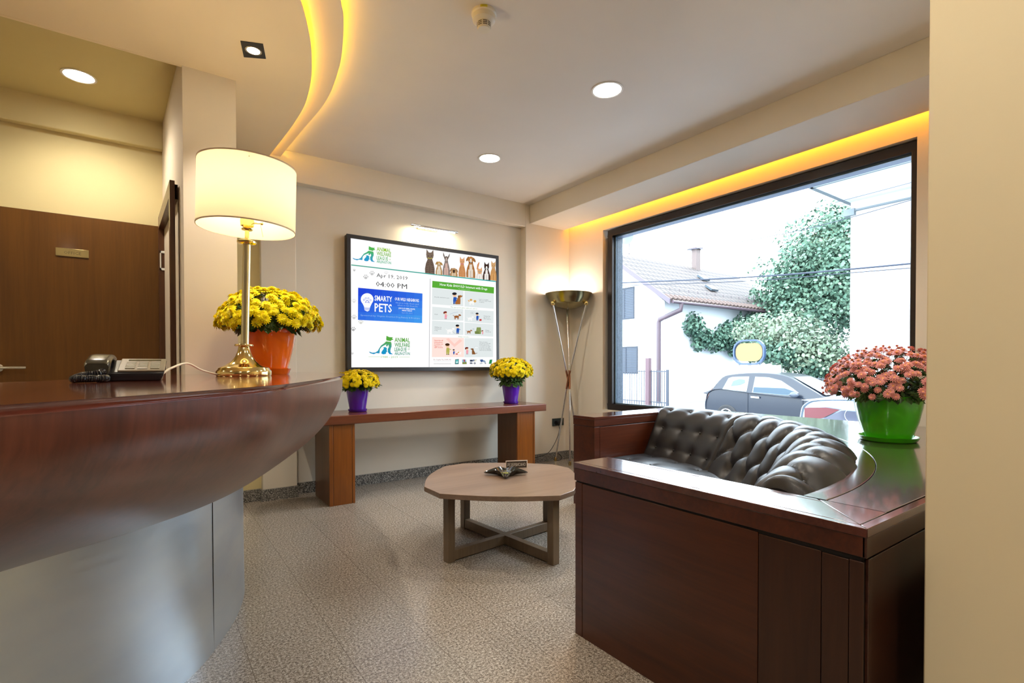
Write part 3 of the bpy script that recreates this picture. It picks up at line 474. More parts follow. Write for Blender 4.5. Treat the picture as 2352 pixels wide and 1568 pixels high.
["p",[250,250,245],[250,250,245],[[1279.5,687.5],[1279.4,666.3],[1286.9,666.8],[1286.9,688.0]]],
["p",[250,250,245],[250,250,245],[[1268.8,686.8],[1268.7,665.5],[1276.1,666.0],[1276.2,687.3]]],
["p",[250,250,245],[250,250,245],[[1244.2,685.1],[1244.1,663.9],[1251.5,664.4],[1251.5,685.6]]],
["p",[250,250,245],[250,250,245],[[1234.3,684.4],[1234.3,663.3],[1241.6,663.8],[1241.7,684.9]]],
["p",[250,250,245],[250,250,245],[[1288.2,697.1],[1304.8,710.3],[1301.6,713.4],[1285.0,700.1]]],
["p",[217,162,78],[217,162,78],[[1314.6,707.1],[1311.4,699.2],[1303.1,693.9],[1292.9,693.2],[1284.6,697.3],[1281.5,704.8],[1284.7,712.6],[1293.0,717.9],[1303.2,718.7],[1311.5,714.5]]],
["p",[217,162,78],[217,162,78],[[1266.4,717.2],[1263.5,710.8],[1256.0,706.4],[1246.7,705.8],[1239.2,709.1],[1236.3,715.1],[1239.2,721.5],[1246.7,725.9],[1256.0,726.6],[1263.6,723.3]]],
["p",[243,201,165],[243,201,165],[[977.2,567.5],[975.3,560.8],[970.2,555.7],[963.3,553.6],[956.4,555.0],[951.3,559.5],[949.5,565.9],[951.4,572.5],[956.4,577.6],[963.4,579.7],[970.3,578.4],[975.3,573.9]]],
["p",[122,42,34],[122,42,34],[[978.9,576.8],[975.6,571.2],[966.9,567.3],[956.2,566.7],[947.6,569.6],[944.4,574.8],[947.7,580.4],[956.3,584.3],[967.0,584.9],[975.6,582.0]]],
["p",[122,42,34],[122,42,34],[[953.8,569.2],[951.5,560.4],[946.0,556.5],[940.6,559.8],[938.3,568.3],[940.6,577.1],[946.1,581.0],[951.6,577.8]]],
["p",[242,160,174],[242,160,174],[[954.6,553.9],[975.4,555.0],[977.9,533.6],[973.5,511.8],[964.8,511.4],[964.9,531.4],[962.2,511.2],[953.6,510.8],[952.0,532.2]]],
["p",[243,201,165],[243,201,165],[[972.5,546.6],[987.2,541.3],[989.5,545.6],[974.7,550.9]]],
["p",[70,58,52],[70,58,52],[[964.0,510.6],[960.9,508.4],[954.9,508.1],[951.9,509.9],[954.9,512.1],[960.9,512.4]]],
["p",[70,58,52],[70,58,52],[[977.0,511.2],[973.9,509.1],[967.9,508.8],[964.8,510.6],[967.9,512.8],[973.9,513.1]]],
["p",[154,90,43],[154,90,43],[[1113.6,539.7],[1109.8,533.6],[1099.3,528.8],[1085.0,526.4],[1070.8,527.3],[1060.5,531.0],[1056.7,536.7],[1060.5,542.8],[1070.9,547.7],[1085.1,550.0],[1099.4,549.2],[1109.8,545.4]]],
["p",[154,90,43],[154,90,43],[[1132.0,556.0],[1129.4,550.6],[1122.6,546.9],[1114.2,546.5],[1107.5,549.4],[1104.9,554.6],[1107.5,560.0],[1114.3,563.7],[1122.7,564.1],[1129.4,561.2]]],
["p",[154,90,43],[154,90,43],[[1137.6,553.6],[1135.2,550.0],[1129.6,548.3],[1124.0,549.4],[1121.6,552.7],[1124.0,556.3],[1129.6,558.0],[1135.3,556.9]]],
["p",[58,44,34],[58,44,34],[[1139.2,554.3],[1138.0,552.5],[1135.6,552.3],[1134.4,554.1],[1135.6,556.0],[1138.0,556.1]]],
["p",[154,90,43],[154,90,43],[[1108.9,564.5],[1115.3,559.3],[1108.9,549.2]]],
["p",[154,90,43],[154,90,43],[[1059.5,531.3],[1059.4,510.6],[1066.5,510.9],[1066.5,531.7]]],
["p",[154,90,43],[154,90,43],[[1069.7,531.9],[1069.6,511.1],[1076.7,511.5],[1076.8,532.2]]],
["p",[154,90,43],[154,90,43],[[1093.4,533.1],[1093.3,512.3],[1100.4,512.6],[1100.5,533.5]]],
["p",[154,90,43],[154,90,43],[[1102.9,533.6],[1102.8,512.8],[1110.0,513.1],[1110.0,534.0]]],
["p",[154,90,43],[154,90,43],[[1061.4,543.4],[1045.8,554.3],[1042.7,550.9],[1058.4,540.1]]],
["p",[143,165,200],[143,165,200],[[1010.5,558.0],[1056.1,575.6],[1055.2,577.7],[1009.6,560.1]]],
["p",[143,165,200],[143,165,200],[[1055.8,575.5],[1101.9,582.8],[1101.6,585.0],[1055.5,577.7]]],
["p",[215,215,215],[215,215,215],[[1149.6,583.2],[1148.8,581.1],[1146.5,579.4],[1143.3,578.3],[1139.8,578.1],[1136.6,578.8],[1134.4,580.3],[1133.6,582.3],[1134.4,584.3],[1136.6,586.1],[1139.8,587.2],[1143.4,587.4],[1146.6,586.7],[1148.8,585.2]]],
["p",[243,201,165],[243,201,165],[[1339.9,573.9],[1337.9,567.0],[1332.3,561.7],[1324.8,559.5],[1317.3,560.9],[1311.9,565.6],[1309.9,572.3],[1311.9,579.2],[1317.4,584.5],[1324.9,586.7],[1332.4,585.3],[1337.9,580.6]]],
["p",[32,36,44],[32,36,44],[[1341.8,583.7],[1338.2,577.8],[1328.8,573.8],[1317.2,573.1],[1307.9,576.1],[1304.3,581.5],[1307.9,587.4],[1317.3,591.4],[1328.8,592.1],[1338.2,589.1]]],
["p",[40,87,176],[40,87,176],[[1315.5,559.8],[1338.0,561.0],[1340.7,538.7],[1336.0,516.0],[1326.6,515.5],[1326.6,536.3],[1323.8,515.4],[1314.4,514.9],[1312.6,537.2]]],
["p",[40,87,176],[40,87,176],[[1334.9,552.2],[1350.9,546.7],[1353.3,551.1],[1337.3,556.7]]],
["p",[70,58,52],[70,58,52],[[1325.6,514.6],[1322.3,512.4],[1315.8,512.1],[1312.5,514.0],[1315.8,516.2],[1322.4,516.6]]],
["p",[70,58,52],[70,58,52],[[1339.7,515.3],[1336.4,513.1],[1329.9,512.8],[1326.6,514.7],[1329.9,516.9],[1336.5,517.3]]],
["p",[250,250,248],[250,250,248],[[1266.3,529.7],[1262.6,524.0],[1252.7,519.5],[1239.1,517.3],[1225.7,518.1],[1215.8,521.6],[1212.2,526.9],[1215.9,532.6],[1225.7,537.1],[1239.2,539.3],[1252.7,538.5],[1262.6,535.0]]],
["p",[250,250,248],[250,250,248],[[1283.7,544.9],[1281.2,539.8],[1274.8,536.4],[1266.8,536.0],[1260.4,538.7],[1258.0,543.5],[1260.5,548.6],[1266.9,552.0],[1274.8,552.4],[1281.2,549.7]]],
["p",[250,250,248],[250,250,248],[[1289.0,542.6],[1286.8,539.2],[1281.4,537.6],[1276.1,538.7],[1273.8,541.8],[1276.1,545.1],[1281.4,546.7],[1286.8,545.7]]],
["p",[58,44,34],[58,44,34],[[1290.5,543.3],[1289.4,541.5],[1287.1,541.4],[1286.0,543.0],[1287.1,544.8],[1289.4,544.9]]],
["p",[250,250,248],[250,250,248],[[1261.8,552.8],[1267.8,547.9],[1261.8,538.5]]],
["p",[250,250,248],[250,250,248],[[1214.8,521.9],[1214.8,502.5],[1221.5,502.9],[1221.6,522.2]]],
["p",[250,250,248],[250,250,248],[[1224.5,522.4],[1224.5,503.0],[1231.2,503.3],[1231.3,522.7]]],
["p",[250,250,248],[250,250,248],[[1247.0,523.5],[1247.0,504.1],[1253.7,504.4],[1253.8,523.9]]],
["p",[250,250,248],[250,250,248],[[1256.1,524.0],[1256.0,504.5],[1262.8,504.9],[1262.8,524.3]]],
["p",[250,250,248],[250,250,248],[[1216.7,533.1],[1201.8,543.3],[1198.9,540.2],[1213.8,530.0]]],
["p",[198,60,60],[198,60,60],[[1349.6,528.1],[1377.7,529.5],[1375.5,510.3],[1349.6,509.1]]],
["p",[201,210,212],[201,210,212],[[1292.9,587.3],[1290.2,581.0],[1283.0,575.7],[1272.5,572.4],[1260.9,571.7],[1250.4,573.9],[1243.3,578.4],[1240.7,584.4],[1243.3,590.6],[1250.5,596.0],[1260.9,599.3],[1272.6,600.0],[1283.0,597.9],[1290.3,593.3]]],
["p",[226,233,233],[226,233,233],[[1289.4,587.1],[1287.1,581.9],[1280.8,577.4],[1271.7,574.6],[1261.6,574.1],[1252.6,575.8],[1246.3,579.6],[1244.1,584.5],[1246.4,589.8],[1252.6,594.2],[1261.7,597.0],[1271.8,597.6],[1280.9,595.9],[1287.2,592.1]]],
["t", [85, 85, 102], [85, 85, 102], [1256.4, 580.5, 20.6, 9.4], "Sit", 0],
["p",[243,201,165],[243,201,165],[[1112.8,439.9],[1110.5,431.9],[1104.2,425.9],[1095.8,423.4],[1087.3,425.2],[1081.2,430.7],[1078.9,438.5],[1081.2,446.4],[1087.4,452.4],[1095.9,454.9],[1104.3,453.2],[1110.5,447.7]]],
["p",[29,32,38],[29,32,38],[[1114.9,451.1],[1110.8,444.4],[1100.2,439.9],[1087.2,439.3],[1076.7,442.9],[1072.7,449.3],[1076.7,456.0],[1087.3,460.5],[1100.3,461.0],[1110.9,457.5]]],
["p",[40,87,176],[40,87,176],[[1085.2,423.9],[1110.6,424.9],[1113.7,399.1],[1108.3,372.9],[1097.7,372.5],[1097.8,396.6],[1094.5,372.4],[1084.0,372.1],[1082.0,397.9]]],
["p",[40,87,176],[40,87,176],[[1107.1,414.9],[1125.1,408.1],[1127.8,413.3],[1109.8,420.0]]],
["p",[70,58,52],[70,58,52],[[1096.6,371.6],[1092.9,369.0],[1085.6,368.8],[1081.9,371.1],[1085.6,373.6],[1093.0,373.9]]],
["p",[70,58,52],[70,58,52],[[1112.5,372.1],[1108.8,369.6],[1101.4,369.3],[1097.7,371.6],[1101.4,374.2],[1108.8,374.4]]],
["p",[250,250,248],[250,250,248],[[1042.3,398.3],[1037.8,391.3],[1025.8,385.8],[1009.4,383.4],[993.2,384.6],[981.3,389.2],[977.0,395.8],[981.3,402.8],[993.2,408.2],[1009.5,410.7],[1025.9,409.5],[1037.9,404.9]]],
["p",[250,250,248],[250,250,248],[[1063.4,416.8],[1060.4,410.5],[1052.6,406.4],[1043.0,406.1],[1035.2,409.6],[1032.3,415.6],[1035.3,421.9],[1043.0,426.0],[1052.6,426.4],[1060.4,422.9]]],
["p",[250,250,248],[250,250,248],[[1069.8,413.8],[1067.1,409.7],[1060.6,407.8],[1054.1,409.2],[1051.4,413.1],[1054.1,417.2],[1060.6,419.1],[1067.1,417.7]]],
["p",[58,44,34],[58,44,34],[[1071.6,414.7],[1070.2,412.6],[1067.5,412.5],[1066.1,414.5],[1067.5,416.7],[1070.3,416.8]]],
["p",[250,250,248],[250,250,248],[[1036.9,427.0],[1044.2,420.9],[1036.8,409.3]]],
["p",[250,250,248],[250,250,248],[[980.1,389.5],[980.0,365.5],[988.1,365.8],[988.2,389.8]]],
["p",[250,250,248],[250,250,248],[[991.8,390.0],[991.7,365.9],[999.9,366.2],[1000.0,390.3]]],
["p",[250,250,248],[250,250,248],[[1019.0,391.0],[1018.9,366.9],[1027.1,367.1],[1027.2,391.3]]],
["p",[250,250,248],[250,250,248],[[1029.9,391.4],[1029.8,367.2],[1038.0,367.5],[1038.1,391.7]]],
["p",[250,250,248],[250,250,248],[[982.4,403.5],[964.4,416.3],[960.9,412.6],[978.8,399.7]]],
["p",[126,126,126],[126,126,126],[[1034.8,390.9],[1060.9,371.7],[1062.2,373.0],[1036.1,392.2]]],
["p",[126,126,126],[126,126,126],[[1061.6,371.5],[1094.5,375.5],[1094.3,377.2],[1061.4,373.2]]],
["p",[162,102,58],[162,102,58],[[1247.2,395.9],[1244.2,391.3],[1236.1,387.7],[1225.1,386.1],[1214.1,386.9],[1206.1,389.9],[1203.2,394.3],[1206.1,398.9],[1214.2,402.5],[1225.2,404.1],[1236.2,403.3],[1244.3,400.3]]],
["p",[162,102,58],[162,102,58],[[1261.4,408.1],[1259.4,404.0],[1254.2,401.3],[1247.7,401.0],[1242.5,403.3],[1240.5,407.3],[1242.5,411.4],[1247.7,414.1],[1254.2,414.4],[1259.4,412.1]]],
["p",[162,102,58],[162,102,58],[[1265.7,406.1],[1263.9,403.4],[1259.6,402.2],[1255.2,403.1],[1253.4,405.7],[1255.2,408.4],[1259.6,409.6],[1263.9,408.7]]],
["p",[58,44,34],[58,44,34],[[1267.0,406.7],[1266.0,405.3],[1264.2,405.2],[1263.3,406.6],[1264.2,408.0],[1266.1,408.1]]],
["p",[162,102,58],[162,102,58],[[1243.6,414.9],[1248.5,410.8],[1243.6,403.2]]],
["p",[162,102,58],[162,102,58],[[1205.3,390.2],[1205.2,374.3],[1210.7,374.5],[1210.8,390.4]]],
["p",[162,102,58],[162,102,58],[[1213.2,390.5],[1213.1,374.6],[1218.6,374.8],[1218.7,390.7]]],
["p",[162,102,58],[162,102,58],[[1231.6,391.1],[1231.5,375.2],[1237.0,375.4],[1237.1,391.3]]],
["p",[162,102,58],[162,102,58],[[1238.9,391.4],[1238.9,375.5],[1244.4,375.7],[1244.4,391.6]]],
["p",[162,102,58],[162,102,58],[[1206.8,399.3],[1194.6,407.9],[1192.3,405.4],[1204.4,396.8]]],
["p",[138,154,91],[138,154,91],[[1318.0,442.3],[1366.9,444.3],[1371.0,403.9],[1366.7,375.1],[1297.0,374.5],[1293.0,401.0],[1311.0,404.6]]],
["p",[116,133,74],[116,133,74],[[1295.7,398.1],[1322.1,402.1],[1345.8,400.0],[1345.7,376.1],[1299.8,375.2]]],
["p",[243,201,165],[243,201,165],[[1396.2,405.9],[1395.1,402.3],[1392.2,399.5],[1388.3,398.5],[1384.3,399.3],[1381.5,401.8],[1380.4,405.3],[1381.5,408.9],[1384.4,411.6],[1388.3,412.7],[1392.3,411.9],[1395.2,409.4]]],
["p",[122,42,34],[122,42,34],[[1397.2,410.9],[1395.3,407.9],[1390.4,405.9],[1384.3,405.7],[1379.3,407.3],[1377.5,410.2],[1379.4,413.2],[1384.3,415.2],[1390.4,415.5],[1395.3,413.8]]],
["p",[122,42,34],[122,42,34],[[1382.9,407.0],[1381.6,402.3],[1378.4,400.2],[1375.3,402.0],[1374.0,406.7],[1375.3,411.5],[1378.5,413.6],[1381.6,411.7]]],
["p",[242,160,174],[242,160,174],[[1383.4,398.7],[1395.2,399.1],[1396.7,387.4],[1394.1,375.6],[1389.2,375.5],[1389.2,386.3],[1387.7,375.4],[1382.8,375.2],[1381.8,386.9]]],
["p",[243,201,165],[243,201,165],[[1393.6,394.6],[1402.0,391.5],[1403.2,393.8],[1394.8,396.9]]],
["p",[70,58,52],[70,58,52],[[1388.7,375.0],[1387.0,373.9],[1383.5,373.8],[1381.8,374.8],[1383.5,375.9],[1387.0,376.0]]],
["p",[70,58,52],[70,58,52],[[1396.1,375.3],[1394.4,374.1],[1390.9,374.0],[1389.2,375.0],[1390.9,376.2],[1394.4,376.3]]],
["p",[201,210,212],[201,210,212],[[1292.4,423.5],[1291.0,420.3],[1287.1,417.7],[1281.6,416.1],[1275.5,415.9],[1270.0,417.1],[1266.2,419.4],[1264.8,422.4],[1266.2,425.5],[1270.0,428.1],[1275.5,429.7],[1281.7,430.0],[1287.2,428.8],[1291.0,426.5]]],
["p",[243,201,165],[243,201,165],[[1004.4,246.0],[1001.6,236.2],[994.0,228.9],[983.7,226.2],[973.4,228.6],[965.9,235.5],[963.2,245.2],[966.0,255.0],[973.5,262.2],[983.8,265.1],[994.1,262.7],[1001.7,255.7]]],
["p",[74,45,29],[74,45,29],[[1007.0,259.8],[1002.1,251.6],[989.1,246.4],[973.2,246.1],[960.4,250.8],[955.6,258.7],[960.5,266.9],[973.3,272.1],[989.2,272.5],[1002.1,267.8]]],
["p",[183,178,90],[183,178,90],[[970.8,227.1],[1001.8,227.6],[1005.5,195.6],[998.9,163.4],[986.0,163.3],[986.1,193.0],[982.2,163.2],[969.3,163.1],[966.9,195.0]]],
["p",[183,178,90],[183,178,90],[[997.5,215.3],[1019.5,206.4],[1022.8,212.7],[1000.8,221.5]]],
["p",[70,58,52],[70,58,52],[[984.7,162.1],[980.2,159.1],[971.2,159.0],[966.7,161.9],[971.2,164.9],[980.2,165.0]]],
["p",[70,58,52],[70,58,52],[[1004.1,162.3],[999.6,159.3],[990.5,159.2],[986.0,162.1],[990.5,165.1],[999.6,165.2]]],
["p",[243,201,165],[243,201,165],[[1061.3,203.1],[1060.0,198.6],[1056.6,195.3],[1051.8,194.1],[1047.1,195.2],[1043.7,198.4],[1042.5,202.8],[1043.7,207.2],[1047.2,210.5],[1051.9,211.7],[1056.6,210.6],[1060.1,207.5]]],
["p",[32,36,44],[32,36,44],[[1062.5,209.3],[1060.2,205.6],[1054.3,203.3],[1047.1,203.2],[1041.2,205.3],[1039.0,208.9],[1041.2,212.6],[1047.1,215.0],[1054.4,215.1],[1060.3,212.9]]],
["p",[40,87,176],[40,87,176],[[1046.0,194.5],[1060.1,194.7],[1061.8,180.2],[1058.8,165.6],[1052.9,165.6],[1053.0,179.1],[1051.2,165.5],[1045.3,165.5],[1044.1,180.0]]],
["p",[40,87,176],[40,87,176],[[1058.1,189.1],[1068.2,185.1],[1069.7,188.0],[1059.7,192.0]]],
["p",[70,58,52],[70,58,52],[[1052.3,165.0],[1050.3,163.7],[1046.1,163.6],[1044.1,165.0],[1046.2,166.3],[1050.3,166.4]]],
["p",[70,58,52],[70,58,52],[[1061.2,165.1],[1059.1,163.8],[1055.0,163.7],[1052.9,165.0],[1055.0,166.4],[1059.1,166.5]]],
["p",[250,250,248],[250,250,248],[[1136.1,181.4],[1133.5,177.4],[1126.5,174.4],[1116.9,173.2],[1107.3,174.2],[1100.4,177.0],[1097.8,180.9],[1100.4,184.9],[1107.4,187.8],[1116.9,189.0],[1126.5,188.1],[1133.5,185.3]]],
["p",[250,250,248],[250,250,248],[[1103.7,191.2],[1102.0,187.6],[1097.5,185.4],[1091.9,185.3],[1087.4,187.4],[1085.7,190.9],[1087.4,194.5],[1091.9,196.7],[1097.5,196.8],[1102.0,194.7]]],
["p",[250,250,248],[250,250,248],[[1092.6,189.2],[1091.0,186.9],[1087.3,185.9],[1083.6,186.8],[1082.0,189.0],[1083.6,191.3],[1087.3,192.3],[1091.0,191.4]]],
["p",[58,44,34],[58,44,34],[[1084.1,189.5],[1083.3,188.3],[1081.8,188.3],[1081.0,189.5],[1081.8,190.7],[1083.3,190.7]]],
["p",[250,250,248],[250,250,248],[[1101.1,197.6],[1096.8,193.9],[1101.0,187.4]]],
["p",[250,250,248],[250,250,248],[[1129.4,177.6],[1129.4,163.6],[1134.2,163.6],[1134.2,177.6]]],
["p",[250,250,248],[250,250,248],[[1122.5,177.5],[1122.4,163.5],[1127.2,163.6],[1127.3,177.5]]],
["p",[250,250,248],[250,250,248],[[1106.6,177.3],[1106.5,163.4],[1111.3,163.4],[1111.3,177.3]]],
["p",[250,250,248],[250,250,248],[[1100.2,177.2],[1100.2,163.3],[1104.9,163.3],[1105.0,177.3]]],
["p",[250,250,248],[250,250,248],[[1135.0,183.5],[1145.7,191.6],[1143.6,193.7],[1132.9,185.6]]],
["p",[217,162,78],[217,162,78],[[1114.3,184.3],[1113.2,181.8],[1110.3,179.8],[1106.0,178.6],[1101.3,178.5],[1097.1,179.6],[1094.1,181.6],[1093.1,184.1],[1094.1,186.6],[1097.1,188.7],[1101.3,189.8],[1106.0,189.9],[1110.3,188.8],[1113.2,186.9]]],
["p",[198,60,60],[198,60,60],[[1072.6,172.3],[1099.0,172.6],[1097.0,163.3],[1072.6,163.0]]],
["p",[243,201,165],[243,201,165],[[1217.5,222.4],[1215.6,216.1],[1210.6,211.5],[1203.8,209.7],[1197.1,211.3],[1192.2,215.7],[1190.4,221.9],[1192.2,228.2],[1197.2,232.8],[1203.9,234.6],[1210.7,233.1],[1215.7,228.6]]],
["p",[122,42,34],[122,42,34],[[1219.2,231.2],[1215.9,226.0],[1207.4,222.6],[1197.0,222.5],[1188.5,225.5],[1185.3,230.6],[1188.6,235.8],[1197.0,239.2],[1207.5,239.4],[1216.0,236.3]]],
["p",[122,42,34],[122,42,34],[[1194.6,224.9],[1192.3,216.6],[1187.0,213.1],[1181.6,216.4],[1179.4,224.7],[1181.7,233.0],[1187.0,236.5],[1192.4,233.2]]],
["p",[242,160,174],[242,160,174],[[1195.4,210.3],[1215.7,210.6],[1218.2,190.1],[1213.9,169.5],[1205.4,169.4],[1205.5,188.4],[1202.9,169.3],[1194.4,169.3],[1192.8,189.7]]],
["p",[243,201,165],[243,201,165],[[1212.9,202.7],[1227.3,197.0],[1229.5,201.0],[1215.1,206.7]]],
["p",[70,58,52],[70,58,52],[[1204.6,168.6],[1201.6,166.7],[1195.7,166.6],[1192.7,168.5],[1195.7,170.4],[1201.6,170.5]]],
["p",[70,58,52],[70,58,52],[[1217.3,168.8],[1214.3,166.8],[1208.4,166.8],[1205.4,168.6],[1208.4,170.6],[1214.3,170.6]]],
["p",[138,90,51],[138,90,51],[[1297.5,166.5],[1300.4,179.0],[1288.9,197.5],[1279.5,212.9],[1274.5,225.3],[1261.5,228.1],[1245.7,222.9],[1248.5,215.5],[1261.4,210.8],[1259.9,190.9],[1261.3,166.1]]],
["p",[107,63,28],[107,63,28],[[1280.2,218.5],[1278.5,212.4],[1274.4,209.7],[1270.3,212.2],[1268.7,218.3],[1270.4,224.5],[1274.5,227.1],[1278.6,224.7]]],
["p",[46,32,25],[46,32,25],[[1248.5,221.7],[1247.1,219.6],[1244.2,219.5],[1242.8,221.6],[1244.2,223.8],[1247.1,223.8]]],
["p",[138,90,51],[138,90,51],[[1294.2,166.8],[1324.1,180.1],[1321.6,184.4],[1291.7,170.9]]],
["p",[201,210,212],[201,210,212],[[1338.3,236.0],[1335.7,230.3],[1328.3,225.6],[1317.7,222.9],[1306.0,222.7],[1295.4,225.1],[1288.2,229.5],[1285.6,235.1],[1288.2,240.8],[1295.5,245.4],[1306.0,248.2],[1317.8,248.4],[1328.4,246.1],[1335.7,241.7]]],
["p",[238,243,243],[238,243,243],[[1335.5,236.0],[1333.2,231.3],[1326.6,227.4],[1317.1,225.2],[1306.6,225.0],[1297.2,226.9],[1290.7,230.5],[1288.3,235.1],[1290.7,239.8],[1297.2,243.6],[1306.7,245.9],[1317.1,246.1],[1326.6,244.2],[1333.2,240.6]]],
["t", [154, 58, 74], [154, 58, 74], [830.7, 104.6, 190.7, 13.5], "Dr. Sophia Yin, DVM, MS", 0],
["p",[169,196,196],[169,196,196],[[830.7,96.4],[1021.4,96.9],[1021.4,95.2],[830.7,94.7]]],
["p",[181,181,181],[181,181,181],[[830.6,77.3],[1021.3,77.4],[1021.3,75.7],[830.6,75.6]]],
["p",[181,181,181],[181,181,181],[[830.6,72.8],[1021.3,72.8],[1021.3,71.1],[830.6,71.1]]],
["p",[181,181,181],[181,181,181],[[830.6,68.3],[1021.3,68.2],[1021.3,66.5],[830.6,66.6]]],
["p",[200,200,200],[200,200,200],[[1044.3,118.3],[1045.6,118.3],[1045.4,63.6],[1044.1,63.6]]],
["p",[43,52,56],[43,52,56],[[1067.2,114.4],[1108.1,118.1],[1106.6,68.2],[1064.4,67.0]]],
["p",[95,192,192],[95,192,192],[[1072.4,109.8],[1103.4,112.3],[1102.0,74.0],[1070.3,72.8]]],
["p",[232,244,244],[232,244,244],[[1076.9,80.9],[1081.6,97.1],[1086.8,86.7],[1093.5,99.5],[1097.4,80.9]]],
["p",[143,183,207],[143,183,207],[[1144.0,113.6],[1191.0,113.8],[1200.3,68.1],[1149.2,67.0]]],
["p",[179,60,72],[179,60,72],[[1160.1,114.9],[1174.9,114.9],[1180.2,92.7],[1166.7,90.3]]],
["p",[135,144,79],[135,144,79],[[1147.9,86.8],[1196.4,90.4],[1200.3,68.1],[1149.2,67.0]]],
["p",[43,58,85],[43,58,85],[[1235.8,111.7],[1270.1,111.8],[1270.0,94.1],[1235.8,94.0]]],
["p",[112,124,144],[112,124,144],[[1235.8,89.3],[1263.1,89.4],[1263.1,83.5],[1235.7,83.4]]],
["p",[43,58,85],[43,58,85],[[1234.4,79.9],[1267.2,79.9],[1267.2,70.5],[1234.3,70.5]]],
["p",[90,110,146],[90,110,146],[[1272.1,114.2],[1291.4,114.3],[1291.4,96.5],[1272.1,96.5]]],
["p",[200,192,144],[200,192,144],[[1294.9,114.3],[1315.7,114.4],[1315.7,108.5],[1294.9,108.4]]],
["p",[207,201,168],[207,201,168],[[1285.9,104.8],[1310.8,104.9],[1310.8,97.8],[1285.9,97.7]]],
["p",[58,67,86],[58,67,86],[[1305.2,76.4],[1303.9,72.3],[1300.4,69.0],[1295.4,67.1],[1289.9,67.1],[1284.9,69.0],[1281.5,72.3],[1280.3,76.4],[1281.5,80.5],[1285.0,83.8],[1290.0,85.6],[1295.5,85.6],[1300.5,83.8],[1303.9,80.5]]],
["p",[216,221,228],[216,221,228],[[1298.9,76.4],[1298.3,74.3],[1296.6,72.7],[1294.1,71.8],[1291.3,71.8],[1288.8,72.7],[1287.1,74.3],[1286.5,76.4],[1287.1,78.4],[1288.8,80.1],[1291.3,81.0],[1294.1,81.0],[1296.6,80.1],[1298.3,78.4]]],
["p",[61,92,146],[61,92,146],[[1353.3,112.2],[1387.1,117.2],[1397.6,93.2],[1365.9,88.4]]],
["p",[141,164,190],[141,164,190],[[1390.6,111.2],[1415.4,105.3],[1429.5,81.3],[1397.6,87.2]]],
["p",[197,203,210],[197,203,210],[[1348.3,76.4],[1379.9,87.2],[1390.5,75.2],[1362.3,65.7]]],
["p",[109,119,136],[109,119,136],[[1404.7,81.2],[1433.1,78.3],[1422.4,68.0]]],
["p",[47,138,82],[47,138,82],[[1474.0,112.8],[1507.2,115.3],[1495.5,70.4],[1462.4,70.4]]],
["p",[201,150,94],[201,150,94],[[1480.8,937.2],[1479.2,973.7],[1487.6,1020.5],[1500.8,1053.1],[1504.2,1077.4],[1540.6,1081.4],[1544.7,1054.1],[1555.5,1021.9],[1563.7,982.0],[1563.6,936.6]]],
["p",[217,162,101],[217,162,101],[[1498.2,1005.0],[1513.1,1006.5],[1513.7,938.4],[1497.2,937.8]]],
["p",[217,162,101],[217,162,101],[[1528.0,1008.0],[1542.9,1009.6],[1543.6,941.2],[1527.0,940.6]]],
["p",[120,90,56],[120,90,56],[[1519.2,996.1],[1519.1,940.8],[1521.6,941.0],[1521.7,996.4]]],
["p",[210,164,112],[210,164,112],[[1494.2,1093.6],[1497.9,1141.9],[1518.3,1112.8]]],
["p",[210,164,112],[210,164,112],[[1550.7,1094.3],[1548.2,1142.3],[1527.6,1113.9]]],
["p",[210,164,112],[210,164,112],[[1549.2,1094.1],[1546.5,1081.3],[1539.0,1070.5],[1528.3,1063.8],[1516.4,1062.5],[1505.7,1066.9],[1498.4,1076.1],[1495.8,1088.2],[1498.4,1101.0],[1505.8,1111.8],[1516.5,1118.5],[1528.4,1119.9],[1539.1,1115.5],[1546.5,1106.3]]],
["p",[32,26,22],[32,26,22],[[1513.8,1091.3],[1512.7,1089.0],[1510.1,1087.8],[1507.4,1088.4],[1506.4,1090.5],[1507.5,1092.8],[1510.1,1094.0],[1512.7,1093.4]]],
["p",[32,26,22],[32,26,22],[[1538.5,1094.1],[1537.4,1091.7],[1534.7,1090.5],[1532.1,1091.1],[1531.0,1093.2],[1532.1,1095.5],[1534.7,1096.8],[1537.4,1096.1]]],
["p",[43,32,28],[43,32,28],[[1526.5,1079.5],[1525.3,1077.6],[1522.3,1076.6],[1519.4,1077.0],[1518.2,1078.5],[1519.4,1080.4],[1522.4,1081.4],[1525.3,1081.0]]],
["p",[185,160,144],[185,160,144],[[1502.2,1065.7],[1541.9,1066.3],[1542.6,1070.9],[1502.8,1070.3]]],
["p",[110,92,80],[110,92,80],[[744.8,935.3],[742.9,975.6],[753.1,1027.3],[769.2,1063.7],[773.4,1090.6],[817.7,1095.9],[822.6,1065.8],[835.6,1030.5],[845.6,986.6],[845.4,934.5]]],
["p",[118,99,86],[118,99,86],[[766.0,1010.5],[784.1,1012.5],[784.7,937.7],[764.7,936.4]]],
["p",[118,99,86],[118,99,86],[[802.2,1014.5],[820.4,1016.6],[821.1,941.4],[800.9,940.1]]],
["p",[66,55,48],[66,55,48],[[791.5,1001.1],[791.3,940.0],[794.3,940.3],[794.6,1001.5]]],
["p",[60,50,44],[60,50,44],[[748.7,950.4],[782.7,951.4],[782.9,954.4],[748.9,953.4]]],
["p",[60,50,44],[60,50,44],[[839.3,962.8],[806.8,956.9],[807.1,953.9],[839.6,959.9]]],
["p",[60,50,44],[60,50,44],[[752.7,968.0],[782.7,968.7],[783.0,971.7],[753.0,971.0]]],
["p",[60,50,44],[60,50,44],[[835.3,979.8],[806.9,974.2],[807.2,971.3],[835.6,976.8]]],
["p",[60,50,44],[60,50,44],[[756.7,985.7],[782.8,986.0],[783.1,989.0],[757.1,988.7]]],
